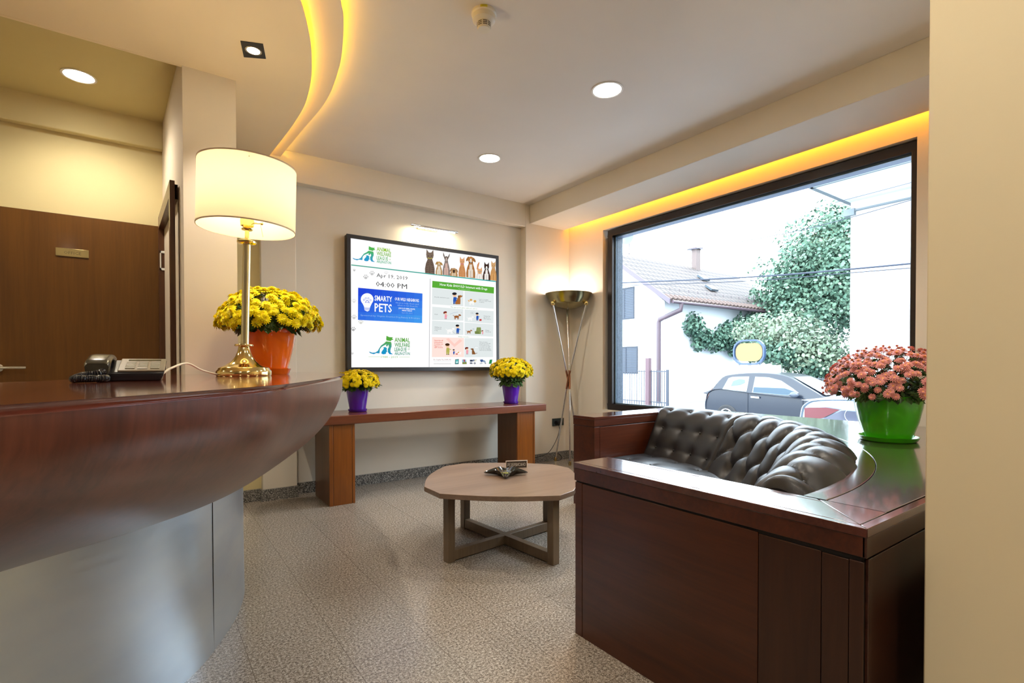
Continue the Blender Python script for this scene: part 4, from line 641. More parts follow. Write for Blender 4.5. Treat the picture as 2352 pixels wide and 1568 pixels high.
["p",[60,50,44],[60,50,44],[[831.3,996.7],[806.9,991.6],[807.3,988.6],[831.6,993.8]]],
["p",[60,50,44],[60,50,44],[[760.8,1003.4],[782.8,1003.3],[783.2,1006.3],[761.2,1006.4]]],
["p",[60,50,44],[60,50,44],[[827.2,1013.7],[807.0,1008.9],[807.4,1006.0],[827.7,1010.8]]],
["p",[60,50,44],[60,50,44],[[764.8,1021.1],[782.8,1020.6],[783.3,1023.6],[765.3,1024.1]]],
["p",[60,50,44],[60,50,44],[[823.2,1030.6],[807.0,1026.2],[807.5,1023.4],[823.7,1027.7]]],
["p",[60,50,44],[60,50,44],[[768.8,1038.8],[782.8,1037.9],[783.5,1040.9],[769.5,1041.8]]],
["p",[60,50,44],[60,50,44],[[819.1,1047.5],[807.0,1043.5],[807.7,1040.7],[819.8,1044.7]]],
["p",[124,106,92],[124,106,92],[[755.8,1103.3],[761.1,1163.9],[789.8,1128.2]]],
["p",[124,106,92],[124,106,92],[[835.5,1106.1],[832.1,1166.1],[802.9,1129.8]]],
["p",[124,106,92],[124,106,92],[[833.4,1105.8],[829.5,1089.6],[818.9,1075.8],[803.7,1067.1],[787.0,1065.1],[771.9,1070.3],[761.6,1081.5],[758.0,1096.6],[761.7,1112.7],[772.2,1126.4],[787.2,1135.3],[804.0,1137.4],[819.2,1132.3],[829.7,1121.0]]],
["p",[32,26,22],[32,26,22],[[782.6,1101.0],[781.3,1098.0],[778.1,1096.4],[774.9,1097.2],[773.6,1099.9],[774.9,1103.0],[778.1,1104.6],[781.3,1103.8]]],
["p",[32,26,22],[32,26,22],[[817.5,1105.3],[816.1,1102.2],[812.9,1100.6],[809.7,1101.4],[808.4,1104.1],[809.7,1107.2],[812.9,1108.8],[816.2,1108.0]]],
["p",[43,32,28],[43,32,28],[[800.5,1086.6],[799.0,1084.1],[795.4,1082.8],[791.9,1083.3],[790.4,1085.4],[791.9,1087.8],[795.4,1089.2],[799.0,1088.6]]],
["p",[201,192,72],[201,192,72],[[771.0,1077.6],[819.4,1079.3],[819.9,1084.4],[771.6,1082.7]]],
["p",[185,148,104],[185,148,104],[[856.1,933.8],[854.8,959.3],[862.0,992.2],[873.6,1015.3],[876.5,1032.3],[908.1,1035.8],[911.7,1016.9],[921.0,994.6],[928.1,967.0],[928.0,933.3]]],
["p",[232,220,200],[232,220,200],[[882.2,1013.6],[902.3,1015.8],[905.0,977.5],[900.5,937.4],[881.9,936.4],[879.1,974.7]]],
["p",[232,220,200],[232,220,200],[[871.3,981.6],[884.2,983.0],[884.7,935.0],[870.4,934.4]]],
["p",[232,220,200],[232,220,200],[[897.1,984.4],[910.1,985.7],[910.6,937.6],[896.2,937.0]]],
["p",[111,88,62],[111,88,62],[[889.5,975.8],[889.4,937.2],[891.5,937.4],[891.7,976.1]]],
["p",[199,154,88],[199,154,88],[[915.5,1041.7],[913.2,1031.6],[906.7,1022.9],[897.4,1017.5],[887.1,1016.3],[877.8,1019.7],[871.4,1026.9],[869.2,1036.5],[871.5,1046.6],[877.9,1055.3],[887.2,1060.7],[897.6,1061.9],[906.8,1058.6],[913.3,1051.4]]],
["p",[169,130,74],[169,130,74],[[874.3,1039.8],[867.0,1030.3],[859.6,1025.5],[854.8,1027.3],[854.5,1035.0],[858.8,1045.7],[866.1,1055.2],[873.5,1060.0],[878.3,1058.2],[878.6,1050.5]]],
["p",[169,130,74],[169,130,74],[[927.0,1046.0],[931.3,1036.2],[930.9,1028.4],[926.1,1025.4],[918.5,1028.6],[911.2,1036.5],[907.0,1046.3],[907.3,1054.1],[912.2,1057.0],[919.7,1053.9]]],
["p",[232,216,192],[232,216,192],[[901.2,1033.5],[899.5,1024.1],[895.0,1017.9],[889.5,1017.2],[885.0,1022.5],[883.4,1031.5],[885.1,1041.0],[889.6,1047.2],[895.1,1047.9],[899.5,1042.6]]],
["p",[32,26,22],[32,26,22],[[884.9,1039.2],[883.9,1037.0],[881.6,1035.9],[879.3,1036.5],[878.4,1038.4],[879.4,1040.6],[881.6,1041.7],[883.9,1041.1]]],
["p",[32,26,22],[32,26,22],[[906.3,1041.6],[905.3,1039.4],[903.0,1038.3],[900.7,1038.9],[899.8,1040.8],[900.7,1043.0],[903.0,1044.1],[905.3,1043.5]]],
["p",[43,32,28],[43,32,28],[[895.9,1029.9],[894.8,1028.2],[892.3,1027.2],[889.7,1027.6],[888.7,1029.1],[889.7,1030.8],[892.3,1031.7],[894.8,1031.4]]],
["p",[59,52,48],[59,52,48],[[874.9,1024.0],[909.4,1025.2],[909.7,1028.7],[875.2,1027.4]]],
["p",[143,128,120],[143,128,120],[[931.6,937.1],[930.2,974.1],[938.3,1021.3],[951.2,1054.3],[954.5,1078.9],[990.0,1083.0],[993.9,1055.4],[1004.3,1023.0],[1012.3,982.7],[1012.1,936.6]]],
["p",[210,175,162],[210,175,162],[[960.9,1051.7],[983.4,1054.3],[986.4,998.6],[981.4,941.3],[960.4,940.0],[957.4,995.5]]],
["p",[210,175,162],[210,175,162],[[948.7,1005.7],[963.1,1007.3],[963.7,938.6],[947.6,937.9]]],
["p",[210,175,162],[210,175,162],[[977.6,1008.9],[992.1,1010.4],[992.7,941.5],[976.5,940.8]]],
["p",[85,76,72],[85,76,72],[[969.1,996.8],[968.9,940.9],[971.3,941.1],[971.5,997.0]]],
["p",[118,104,95],[118,104,95],[[964.3,1098.8],[938.8,1159.0],[937.1,1127.7],[952.2,1092.9]]],
["p",[118,104,95],[118,104,95],[[980.4,1100.7],[1009.7,1156.7],[1008.0,1127.3],[990.0,1092.9]]],
["p",[118,104,95],[118,104,95],[[993.3,1102.3],[991.2,1091.9],[985.3,1083.1],[976.9,1077.7],[967.6,1076.6],[959.2,1080.1],[953.4,1087.5],[951.4,1097.3],[953.5,1107.6],[959.3,1116.4],[967.7,1121.9],[977.0,1123.0],[985.4,1119.5],[991.2,1112.1]]],
["p",[216,196,186],[216,196,186],[[980.3,1094.0],[978.8,1084.4],[974.7,1078.1],[969.7,1077.5],[965.7,1082.9],[964.2,1092.1],[965.8,1101.8],[969.8,1108.1],[974.8,1108.7],[978.8,1103.3]]],
["p",[32,26,22],[32,26,22],[[966.3,1100.0],[965.2,1097.6],[962.6,1096.3],[960.1,1097.0],[959.0,1099.1],[960.1,1101.5],[962.7,1102.7],[965.2,1102.1]]],
["p",[32,26,22],[32,26,22],[[985.6,1102.3],[984.5,1099.9],[982.0,1098.6],[979.4,1099.2],[978.3,1101.4],[979.4,1103.8],[982.0,1105.0],[984.6,1104.4]]],
["p",[43,32,28],[43,32,28],[[976.3,1090.4],[975.1,1088.5],[972.3,1087.4],[969.4,1087.8],[968.2,1089.5],[969.4,1091.4],[972.3,1092.4],[975.1,1092.1]]],
["p",[181,138,92],[181,138,92],[[1013.4,934.4],[1011.8,950.8],[1020.2,972.4],[1033.7,987.9],[1037.1,999.0],[1074.3,1003.0],[1078.6,990.9],[1089.6,977.1],[1098.0,959.5],[1098.0,933.9]]],
["p",[220,194,160],[220,194,160],[[1043.8,987.3],[1067.5,989.8],[1070.8,965.1],[1065.6,938.7],[1043.6,937.4],[1040.4,962.0]]],
["p",[220,194,160],[220,194,160],[[1031.1,966.0],[1046.3,967.6],[1047.0,936.0],[1030.2,935.2]]],
["p",[220,194,160],[220,194,160],[[1061.5,969.2],[1076.8,970.7],[1077.5,939.0],[1060.6,938.2]]],
["p",[108,82,55],[108,82,55],[[1052.6,963.3],[1052.5,938.3],[1055.1,938.6],[1055.1,963.5]]],
["p",[190,148,104],[190,148,104],[[1083.0,993.7],[1080.3,982.1],[1072.6,972.3],[1061.6,966.2],[1049.5,964.9],[1038.6,968.8],[1031.1,977.0],[1028.5,988.0],[1031.2,999.5],[1038.8,1009.3],[1049.7,1015.5],[1061.8,1016.8],[1072.8,1013.0],[1080.3,1004.7]]],
["p",[161,125,88],[161,125,88],[[1034.5,991.7],[1026.0,980.9],[1017.3,975.5],[1011.7,977.6],[1011.3,986.4],[1016.2,998.6],[1024.7,1009.4],[1033.4,1014.8],[1039.1,1012.7],[1039.5,1003.8]]],
["p",[161,125,88],[161,125,88],[[1096.5,998.6],[1101.5,987.4],[1101.0,978.4],[1095.3,975.1],[1086.5,978.6],[1078.0,987.8],[1073.0,998.9],[1073.5,1007.9],[1079.2,1011.2],[1088.0,1007.7]]],
["p",[60,44,34],[60,44,34],[[1066.1,984.5],[1064.1,973.7],[1058.8,966.6],[1052.3,965.9],[1047.1,971.9],[1045.2,982.3],[1047.2,993.0],[1052.5,1000.1],[1058.9,1000.8],[1064.2,994.8]]],
["p",[32,26,22],[32,26,22],[[1046.9,990.9],[1045.8,988.4],[1043.1,987.2],[1040.4,987.9],[1039.3,990.1],[1040.4,992.6],[1043.1,993.9],[1045.8,993.2]]],
["p",[32,26,22],[32,26,22],[[1072.1,993.6],[1071.0,991.1],[1068.3,989.8],[1065.6,990.5],[1064.5,992.8],[1065.6,995.3],[1068.3,996.5],[1071.0,995.8]]],
["p",[43,32,28],[43,32,28],[[1059.9,980.3],[1058.6,978.3],[1055.6,977.3],[1052.6,977.7],[1051.4,979.4],[1052.6,981.4],[1055.6,982.5],[1058.6,982.0]]],
["p",[208,146,95],[208,146,95],[[1108.0,937.2],[1106.5,973.2],[1114.8,1019.2],[1127.8,1051.3],[1131.1,1075.2],[1166.9,1079.2],[1170.9,1052.5],[1181.4,1020.9],[1189.5,981.7],[1189.3,936.7]]],
["p",[224,157,102],[224,157,102],[[1125.2,1004.0],[1139.8,1005.6],[1140.4,938.6],[1124.2,937.9]]],
["p",[224,157,102],[224,157,102],[[1154.4,1007.1],[1169.1,1008.7],[1169.7,941.5],[1153.4,940.8]]],
["p",[124,87,57],[124,87,57],[[1145.9,995.3],[1145.7,940.9],[1148.1,941.2],[1148.3,995.6]]],
["p",[114,80,52],[114,80,52],[[1111.1,950.4],[1138.6,950.5],[1139.0,953.6],[1111.5,953.5]]],
["p",[114,80,52],[114,80,52],[[1184.3,960.8],[1158.1,955.6],[1158.5,952.5],[1184.7,957.8]]],
["p",[114,80,52],[114,80,52],[[1114.4,966.1],[1138.6,965.9],[1139.1,969.0],[1114.8,969.2]]],
["p",[114,80,52],[114,80,52],[[1181.0,976.0],[1158.1,971.0],[1158.6,968.0],[1181.5,972.9]]],
["p",[114,80,52],[114,80,52],[[1117.6,981.8],[1138.6,981.3],[1139.2,984.4],[1118.1,984.9]]],
["p",[114,80,52],[114,80,52],[[1177.8,991.1],[1158.2,986.4],[1158.7,983.4],[1178.3,988.1]]],
["p",[114,80,52],[114,80,52],[[1120.8,997.5],[1138.7,996.7],[1139.3,999.8],[1121.5,1000.6]]],
["p",[114,80,52],[114,80,52],[[1174.5,1006.2],[1158.2,1001.8],[1158.8,998.8],[1175.1,1003.2]]],
["p",[114,80,52],[114,80,52],[[1124.1,1013.2],[1138.6,1012.1],[1139.4,1015.2],[1124.8,1016.3]]],
["p",[114,80,52],[114,80,52],[[1171.2,1021.3],[1158.1,1017.2],[1158.9,1014.3],[1172.0,1018.4]]],
["p",[114,80,52],[114,80,52],[[1127.3,1029.0],[1138.6,1027.5],[1139.5,1030.6],[1128.2,1032.0]]],
["p",[114,80,52],[114,80,52],[[1167.9,1036.3],[1158.1,1032.6],[1159.1,1029.8],[1168.9,1033.5]]],
["p",[220,162,116],[220,162,116],[[1121.4,1091.1],[1125.1,1138.6],[1145.0,1110.1]]],
["p",[220,162,116],[220,162,116],[[1176.8,1092.0],[1174.4,1139.2],[1154.1,1111.2]]],
["p",[220,162,116],[220,162,116],[[1175.3,1091.8],[1172.7,1079.2],[1165.3,1068.5],[1154.8,1061.9],[1143.1,1060.6],[1132.6,1064.9],[1125.4,1073.9],[1122.9,1085.8],[1125.5,1098.3],[1132.8,1109.0],[1143.3,1115.7],[1154.9,1117.1],[1165.5,1112.8],[1172.7,1103.8]]],
["p",[32,26,22],[32,26,22],[[1140.6,1088.9],[1139.5,1086.6],[1136.9,1085.3],[1134.3,1086.0],[1133.3,1088.1],[1134.4,1090.5],[1136.9,1091.7],[1139.5,1091.1]]],
["p",[32,26,22],[32,26,22],[[1164.8,1091.7],[1163.7,1089.3],[1161.1,1088.1],[1158.5,1088.7],[1157.5,1090.9],[1158.5,1093.3],[1161.1,1094.5],[1163.7,1093.8]]],
["p",[43,32,28],[43,32,28],[[1153.0,1077.3],[1151.8,1075.4],[1149.0,1074.4],[1146.1,1074.8],[1144.9,1076.4],[1146.1,1078.3],[1149.0,1079.3],[1151.9,1078.9]]],
["p",[192,85,140],[192,85,140],[[1129.2,1063.7],[1168.2,1064.4],[1168.8,1069.0],[1129.7,1068.2]]],
["p",[169,113,63],[169,113,63],[[1197.1,939.3],[1195.1,981.8],[1205.6,1036.3],[1222.2,1074.4],[1226.4,1102.7],[1272.2,1108.0],[1277.3,1076.3],[1290.8,1039.0],[1301.2,992.7],[1301.0,938.7]]],
["p",[230,216,200],[230,216,200],[[1234.6,1071.6],[1263.7,1074.8],[1267.7,1010.7],[1261.3,944.7],[1234.2,942.9],[1230.3,1006.8]]],
["p",[230,216,200],[230,216,200],[[1218.9,1018.5],[1237.6,1020.4],[1238.4,941.6],[1217.7,940.4]]],
["p",[230,216,200],[230,216,200],[[1256.3,1022.4],[1275.1,1024.4],[1275.9,945.2],[1255.0,944.1]]],
["p",[101,67,37],[101,67,37],[[1245.3,1008.4],[1245.1,944.0],[1248.2,944.3],[1248.4,1008.7]]],
["p",[188,128,72],[188,128,72],[[1282.9,1123.1],[1279.6,1108.1],[1270.2,1095.3],[1256.7,1087.3],[1241.7,1085.6],[1228.4,1090.6],[1219.2,1101.1],[1215.9,1115.2],[1219.3,1130.1],[1228.5,1142.8],[1242.0,1150.9],[1256.9,1152.7],[1270.3,1147.8],[1279.6,1137.2]]],
["p",[159,108,61],[159,108,61],[[1223.3,1120.4],[1212.3,1106.2],[1201.3,1099.0],[1194.4,1101.5],[1194.2,1112.7],[1200.9,1128.3],[1211.9,1142.5],[1222.9,1149.8],[1229.9,1147.3],[1230.0,1136.1]]],
["p",[159,108,61],[159,108,61],[[1299.6,1129.1],[1306.3,1114.8],[1306.1,1103.4],[1299.0,1099.3],[1287.8,1104.0],[1276.7,1115.7],[1270.0,1129.9],[1270.3,1141.2],[1277.3,1145.4],[1288.5,1140.7]]],
["p",[241,232,220],[241,232,220],[[1262.2,1111.0],[1259.7,1097.0],[1253.2,1087.9],[1245.2,1087.0],[1238.8,1094.6],[1236.4,1108.0],[1238.9,1121.9],[1245.4,1131.0],[1253.3,1132.0],[1259.8,1124.3]]],
["p",[32,26,22],[32,26,22],[[1238.5,1119.1],[1237.2,1116.1],[1233.9,1114.6],[1230.6,1115.4],[1229.2,1118.0],[1230.6,1121.0],[1233.9,1122.6],[1237.2,1121.8]]],
["p",[32,26,22],[32,26,22],[[1269.5,1122.8],[1268.1,1119.8],[1264.8,1118.2],[1261.5,1119.0],[1260.1,1121.7],[1261.5,1124.7],[1264.8,1126.3],[1268.1,1125.5]]],
["p",[43,32,28],[43,32,28],[[1254.5,1105.6],[1252.9,1103.2],[1249.2,1101.8],[1245.6,1102.3],[1244.1,1104.4],[1245.6,1106.7],[1249.3,1108.1],[1252.9,1107.6]]],
["p",[35,38,42],[35,38,42],[[1224.0,1089.1],[1273.9,1090.5],[1274.6,1095.9],[1224.7,1094.5]]],
["p",[208,138,90],[208,138,90],[[1317.1,1034.4],[1325.2,1080.3],[1346.5,1109.8],[1351.8,1101.4],[1339.4,1054.8],[1333.0,1022.5]]],
["p",[230,218,208],[230,218,208],[[1311.6,937.0],[1309.9,957.5],[1318.5,984.3],[1332.0,1003.3],[1335.5,1017.2],[1373.0,1021.1],[1377.2,1005.9],[1388.3,988.2],[1396.8,966.1],[1396.7,936.4]]],
["p",[242,236,230],[242,236,230],[[1342.2,1002.3],[1366.1,1004.7],[1369.4,973.8],[1364.2,941.1],[1342.0,939.9],[1338.7,970.8]]],
["p",[242,236,230],[242,236,230],[[1329.4,976.1],[1344.7,977.6],[1345.4,938.4],[1328.5,937.7]]],
["p",[242,236,230],[242,236,230],[[1360.0,979.1],[1375.4,980.7],[1376.1,941.4],[1359.1,940.6]]],
["p",[138,130,124],[138,130,124],[[1351.1,972.0],[1351.0,940.8],[1353.5,941.0],[1353.6,972.2]]],
["p",[224,168,120],[224,168,120],[[1325.2,1015.1],[1329.0,1060.6],[1350.0,1033.3]]],
["p",[224,168,120],[224,168,120],[[1383.3,1015.9],[1380.8,1061.0],[1359.5,1034.3]]],
["p",[224,168,120],[224,168,120],[[1381.7,1015.7],[1378.9,1003.7],[1371.2,993.5],[1360.2,987.1],[1348.0,985.9],[1337.0,990.0],[1329.5,998.6],[1326.8,1010.0],[1329.5,1022.0],[1337.1,1032.2],[1348.1,1038.6],[1360.3,1039.9],[1371.4,1035.9],[1379.0,1027.2]]],
["p",[32,26,22],[32,26,22],[[1345.3,1013.0],[1344.2,1010.6],[1341.5,1009.4],[1338.8,1010.0],[1337.7,1012.2],[1338.8,1014.6],[1341.5,1015.9],[1344.2,1015.2]]],
["p",[32,26,22],[32,26,22],[[1370.7,1015.6],[1369.6,1013.2],[1366.8,1012.0],[1364.1,1012.7],[1363.0,1014.8],[1364.1,1017.3],[1366.9,1018.5],[1369.6,1017.8]]],
["p",[43,32,28],[43,32,28],[[1358.4,1001.9],[1357.1,999.9],[1354.1,998.9],[1351.1,999.3],[1349.9,1001.0],[1351.1,1002.9],[1354.1,1004.0],[1357.1,1003.5]]],
["p",[111,160,160],[111,160,160],[[1333.6,1010.0],[1374.5,1012.1],[1374.8,1015.8],[1333.9,1013.6]]],
["p",[74,52,44],[74,52,44],[[1392.7,933.4],[1391.0,966.0],[1400.0,1007.8],[1414.3,1037.1],[1417.9,1058.8],[1457.2,1063.1],[1461.7,1038.9],[1473.3,1010.4],[1482.2,974.9],[1482.1,932.8]]],
["p",[240,234,228],[240,234,228],[[1425.0,1035.0],[1450.0,1037.6],[1453.5,988.6],[1447.9,937.7],[1424.7,936.4],[1421.3,985.4]]],
["p",[240,234,228],[240,234,228],[[1411.5,994.2],[1427.5,995.8],[1428.3,934.9],[1410.4,934.2]]],
["p",[240,234,228],[240,234,228],[[1443.6,997.5],[1459.8,999.1],[1460.5,938.0],[1442.6,937.2]]],
["p",[44,31,26],[44,31,26],[[1434.2,986.7],[1434.1,937.3],[1436.8,937.6],[1436.9,986.9]]],
["p",[61,43,37],[61,43,37],[[1407.2,1068.0],[1411.2,1119.7],[1433.2,1088.5]]],
["p",[61,43,37],[61,43,37],[[1468.1,1068.7],[1465.5,1120.0],[1443.1,1089.7]]],
["p",[61,43,37],[61,43,37],[[1466.5,1068.5],[1463.6,1054.8],[1455.5,1043.2],[1443.9,1036.0],[1431.0,1034.7],[1419.5,1039.4],[1411.6,1049.2],[1408.8,1062.2],[1411.7,1075.9],[1419.7,1087.4],[1431.2,1094.6],[1444.0,1096.1],[1455.6,1091.4],[1463.6,1081.6]]],
["p",[240,234,228],[240,234,228],[[1448.6,1057.7],[1446.5,1044.9],[1440.9,1036.6],[1434.0,1035.9],[1428.5,1043.0],[1426.4,1055.3],[1428.6,1068.0],[1434.1,1076.4],[1441.0,1077.1],[1446.5,1070.0]]],
["p",[32,26,22],[32,26,22],[[1428.3,1065.5],[1427.1,1063.0],[1424.2,1061.7],[1421.4,1062.4],[1420.2,1064.7],[1421.4,1067.2],[1424.3,1068.5],[1427.1,1067.8]]],
["p",[32,26,22],[32,26,22],[[1454.9,1068.4],[1453.7,1065.9],[1450.9,1064.6],[1448.0,1065.3],[1446.8,1067.6],[1448.0,1070.1],[1450.9,1071.4],[1453.7,1070.7]]],
["p",[43,32,28],[43,32,28],[[1442.0,1052.8],[1440.7,1050.8],[1437.5,1049.7],[1434.3,1050.1],[1433.0,1051.9],[1434.3,1053.9],[1437.5,1055.0],[1440.7,1054.6]]],
["p",[138,160,160],[138,160,160],[[1415.9,1048.4],[1458.8,1049.7],[1459.2,1053.8],[1416.3,1052.5]]]]
# ---------------------------------------------------------------- office door and doorway
def text_mesh(s, bold=0):
    """writing as flat polygons: vertices, faces, width, height of capitals"""
    c = bpy.data.curves.new('writing', 'FONT'); c.body = s; c.resolution_u = 1; c.offset = .018*bold
    o = bpy.data.objects.new('writing', c); COL.objects.link(o); dg = bpy.context.evaluated_depsgraph_get()
    me = bpy.data.meshes.new_from_object(o.evaluated_get(dg)); vs = [tuple(v.co) for v in me.vertices]; fs = [tuple(p.vertices) for p in me.polygons]
    bpy.data.objects.remove(o); bpy.data.curves.remove(c); bpy.data.meshes.remove(me)
    x0 = min(v[0] for v in vs); x1 = max(v[0] for v in vs)
    return vs, fs, x0, x1
def writing(name, s, m, org, ux, uy, w, h, parent, bold=0, lift=.0006):
    vs, fs, x0, x1 = text_mesh(s, bold); ux = Vector(ux).normalized(); uy = Vector(uy).normalized(); nz = ux.cross(uy)
    b = MB(); b.add([Vector(org)+ux*((v[0]-x0)/(x1-x0)*w)+uy*(v[1]/.7*h)+nz*lift for v in vs], fs); return b.build(name, m, parent, fix=False)

dr = thing('office_door', 'dark brown wooden door reading OFFICE behind the reception counter', 'door', (-.45, 4.47, 0))
MB().box((-1.02,4.455,0), (.060,4.495,2.075)).build('door_leaf', M_door, dr, bevel=.002)
MB().box((-.497,4.449,1.80), (-.33,4.455,1.852)).build('name_plate', mat('brass_plate', (.70,.58,.26), .28, 1), dr, bevel=.001)
writing('plate_writing', 'OFFICE', mat('engraved', (.22,.17,.07), .6), (-.457,4.449,1.815), (1,0,-.0), (0,0,1), .088, .019, dr)
b = MB(); b.lathe([(0,0),(.026,0),(.026,.008),(.02,.011),(0,.011)], seg=24, T=Matrix.Translation((-.775,4.455,1.066)) @ Matrix.Rotation(math.pi/2, 4, 'X')); b.tube([(-.775,4.45,1.066),(-.775,4.405,1.066)], .009, 12)
b.tube(cr([(-.778,4.407,1.066),(-.74,4.404,1.067),(-.64,4.404,1.067)], 4), .0085, 12); b.build('handle', M_satin, dr, smooth=True)
# doorway in the side wall of the pilaster, with its dark casing and strike plate
fr = thing('door_frame', 'dark brown door casing beside the pilaster with a white metal strike plate', 'door frame', (.1, 3.5, 0))
def side(v): return .099-(v-3.49)*.0468
b = MB(); 
b.add([(side(3.49),3.49,0),(side(3.49)+.024,3.49,0),(side(3.49)+.024,3.49,2.13),(side(3.49),3.49,2.13),(side(3.56),3.56,0),(side(3.56)+.03,3.56,0),(side(3.56)+.03,3.56,2.13),(side(3.56),3.56,2.13)], [(0,1,2,3),(4,7,6,5),(0,3,7,4),(1,5,6,2),(3,2,6,7)])
b.build('near_post', M_jamb, fr)
b = MB(); b.add([(side(v),v,z) for v in (3.56,4.43) for z in (2.045,2.13)]+[(side(v)+.05,v,z) for v in (3.56,4.43) for z in (2.045,2.13)], [(0,1,3,2),(4,6,7,5),(0,2,6,4),(1,5,7,3),(2,3,7,6)]); b.build('head', M_jamb, fr)
b = MB(); b.add([(side(4.40),4.40,0),(side(4.40)+.09,4.40,0),(side(4.40)+.09,4.40,2.045),(side(4.40),4.40,2.045),(side(4.44),4.45,0),(side(4.44)+.09,4.45,0),(side(4.44)+.09,4.45,2.045),(side(4.44),4.45,2.045)], [(0,1,2,3),(4,7,6,5),(0,3,7,4),(1,5,6,2)])
b.build('far_post', M_jamb, fr)
b = MB(); y = 4.396; x = side(4.40)+.006
for a_, b_ in (((x,1.755),(x+.052,1.77)), ((x,1.876),(x+.052,1.891)), ((x,1.755),(x+.008,1.891)), ((x+.044,1.755),(x+.052,1.891))): b.box((a_[0],y-.002,a_[1]), (b_[0],y+.003,b_[1]))
b.lathe([(.0,0),(.012,0),(.012,.004),(0,.004)], seg=14, T=Matrix.Translation((x+.043,y,1.822)) @ Matrix.Rotation(math.pi/2, 4, 'X')); b.build('strike_plate', mat('strike_white', (.75,.75,.70), .35), fr)

# ---------------------------------------------------------------- reception counter
def cw(x, z, h): p = rt*x+fw*z; return Vector((p.x, p.y, h))       # metres right of / ahead of the eye -> room
ZT, ZJ = 1.0314, .592
top = [(-2.6,-.9),(-1.9,-.5),(-1.15,-.15),(-.80,.2),(-.66,.55),(-.605,.95),(-.587,1.25),(-.622,1.5),(-.71,2.0),(-.80,2.4),(-1.01,3.0),(-1.27,3.44),(-1.50,3.58),(-1.70,3.42),(-1.585,3.10),(-1.64,2.84),(-1.80,2.63),(-1.63,2.05),(-1.47,1.5),(-1.62,.95),(-2.1,.55),(-2.75,.35)]
bas = [(-2.9,-.6),(-2.35,-.2),(-1.9,.15),(-1.66,.45),(-1.50,.78),(-1.33,1.12),(-1.19,1.43),(-1.118,1.73),(-1.142,1.98),(-1.20,2.22),(-1.30,2.46),(-1.42,2.62),(-1.52,2.68),(-1.60,2.66),(-1.62,2.62),(-1.66,2.58),(-1.74,2.46),(-1.60,2.0),(-1.47,1.62),(-1.72,1.2),(-2.2,.8),(-2.85,.5)]
NT = 8
T3 = cr([(*p, 0) for p in top], NT, True); B3 = cr([(*p, 0) for p in bas], NT, True)
cn = thing('reception_counter', 'curved mahogany reception counter on a brushed steel base', 'counter', (0,.4,0))
# edge of the top, slightly rounded
c0 = sum((p for p in T3), Vector())/len(T3)
rows = []
def ring(fr_, z, ins=0):
    out = []
    n = len(T3)
    for i in range(n):
        p = T3[i].lerp(B3[i], fr_)
        if ins:
            t = (T3[(i+1)%n]-T3[i-1]).normalized(); nn = Vector((t.y, -t.x, 0)); p = p-nn*ins
        out.append(cw(p.x, p.y, z))
    return out
# decide inward sign
tt = (T3[41]-T3[39]).normalized(); 
b = MB(); r0 = ring(0, ZT, -.010); r1 = ring(0, ZT-.004, -.003); r2 = ring(0, ZT-.012, 0); r3_ = ring(0, ZT-.016, 0)
b.grid([r0, r1, r2, r3_], closed=True); b.add(r0, [tuple(range(len(r0)))]); ctop = b.build('counter_top', M_cntt, cn, smooth=True)
def prof_w(s_): return .66*s_**2.3+.34*(1-math.sqrt(max(0, 1-s_*s_)))
rows = []
for k in range(17):
    s_ = (k/16)**.8; rows.append(ring(prof_w(s_), ZT-.016-(ZT-.016-ZJ)*s_))
b = MB(); b.grid(rows, closed=True); b.build('counter_body', M_cnt, cn, smooth=True)
b = MB(); n = len(T3); i0 = 10*NT+2
for i in (i0,):
    q = []
    for k in range(17):
        s_ = (k/16)**.8; z = ZT-.012-(ZT-.016-ZJ)*s_; p = T3[i].lerp(B3[i], prof_w(s_)); q.append(cw(p.x, p.y, z))
    b.tube(q, .0016, 5)
b.build('body_seam', M_dark, cn)
b = MB(); b.grid([ring(1, ZJ+.003), ring(1.0, .28), ring(.995, .0)], closed=True); b.build('steel_base', M_steel, cn, smooth=True)
i = 9*NT+1; 
for i in range(n):
    pass
def seam_at(x_, z_):
    j = min(range(n), key=lambda k: (B3[k].x-x_)**2+(B3[k].y-z_)**2); t = (B3[(j+1)%n]-B3[j-1]).normalized(); return B3[j], Vector((t.y, -t.x, 0))
p, nn = seam_at(-1.145, 1.93)
MB().tube([cw(p.x, p.y, .002), cw(p.x, p.y, ZJ)], .0022, 6).build('steel_seam', M_dark, cn)

# ---------------------------------------------------------------- table lamp
def fin(o): return o
lc = cw((561-1176)/1172.76*2.31, 2.31, ZT); tilt = Matrix.Translation(lc) @ Matrix.Rotation(math.radians(1.6), 4, fw) 
tl = thing('table_lamp', 'tall brass table lamp with a cream drum shade on the reception counter', 'lamp', lc)
b = MB(); b.lathe([(0,0),(.110,0),(.113,.006),(.113,.022),(.108,.028),(.106,.030),(.104,.036),(.095,.041),(.075,.050),(.052,.066),(.036,.088),(.027,.110),(.023,.128),(.022,.133),(.037,.134),(.039,.138),(.037,.143),(.016,.145),(0,.145)], seg=48, T=Matrix.Translation(lc)); b.build('base', M_brass, tl, smooth=True)
b = MB(); b.lathe([(0,.145),(.0165,.145),(.0165,.595),(0,.595)], seg=28, T=tilt); b.build('stem', mat('brushed_brass', (.72,.64,.38), .22, 1), tl, smooth=True)
b = MB(); b.lathe([(0,.592),(.030,.593),(.040,.598),(.040,.606),(.030,.611),(.009,.613),(.009,.655),(.022,.657),(.024,.662),(.014,.668),(.027,.675),(.029,.700),(.024,.712),(.034,.716),(.034,.722),(.022,.726),(0,.726)], seg=32, T=tilt); b.build('socket', M_brass, tl, smooth=True)
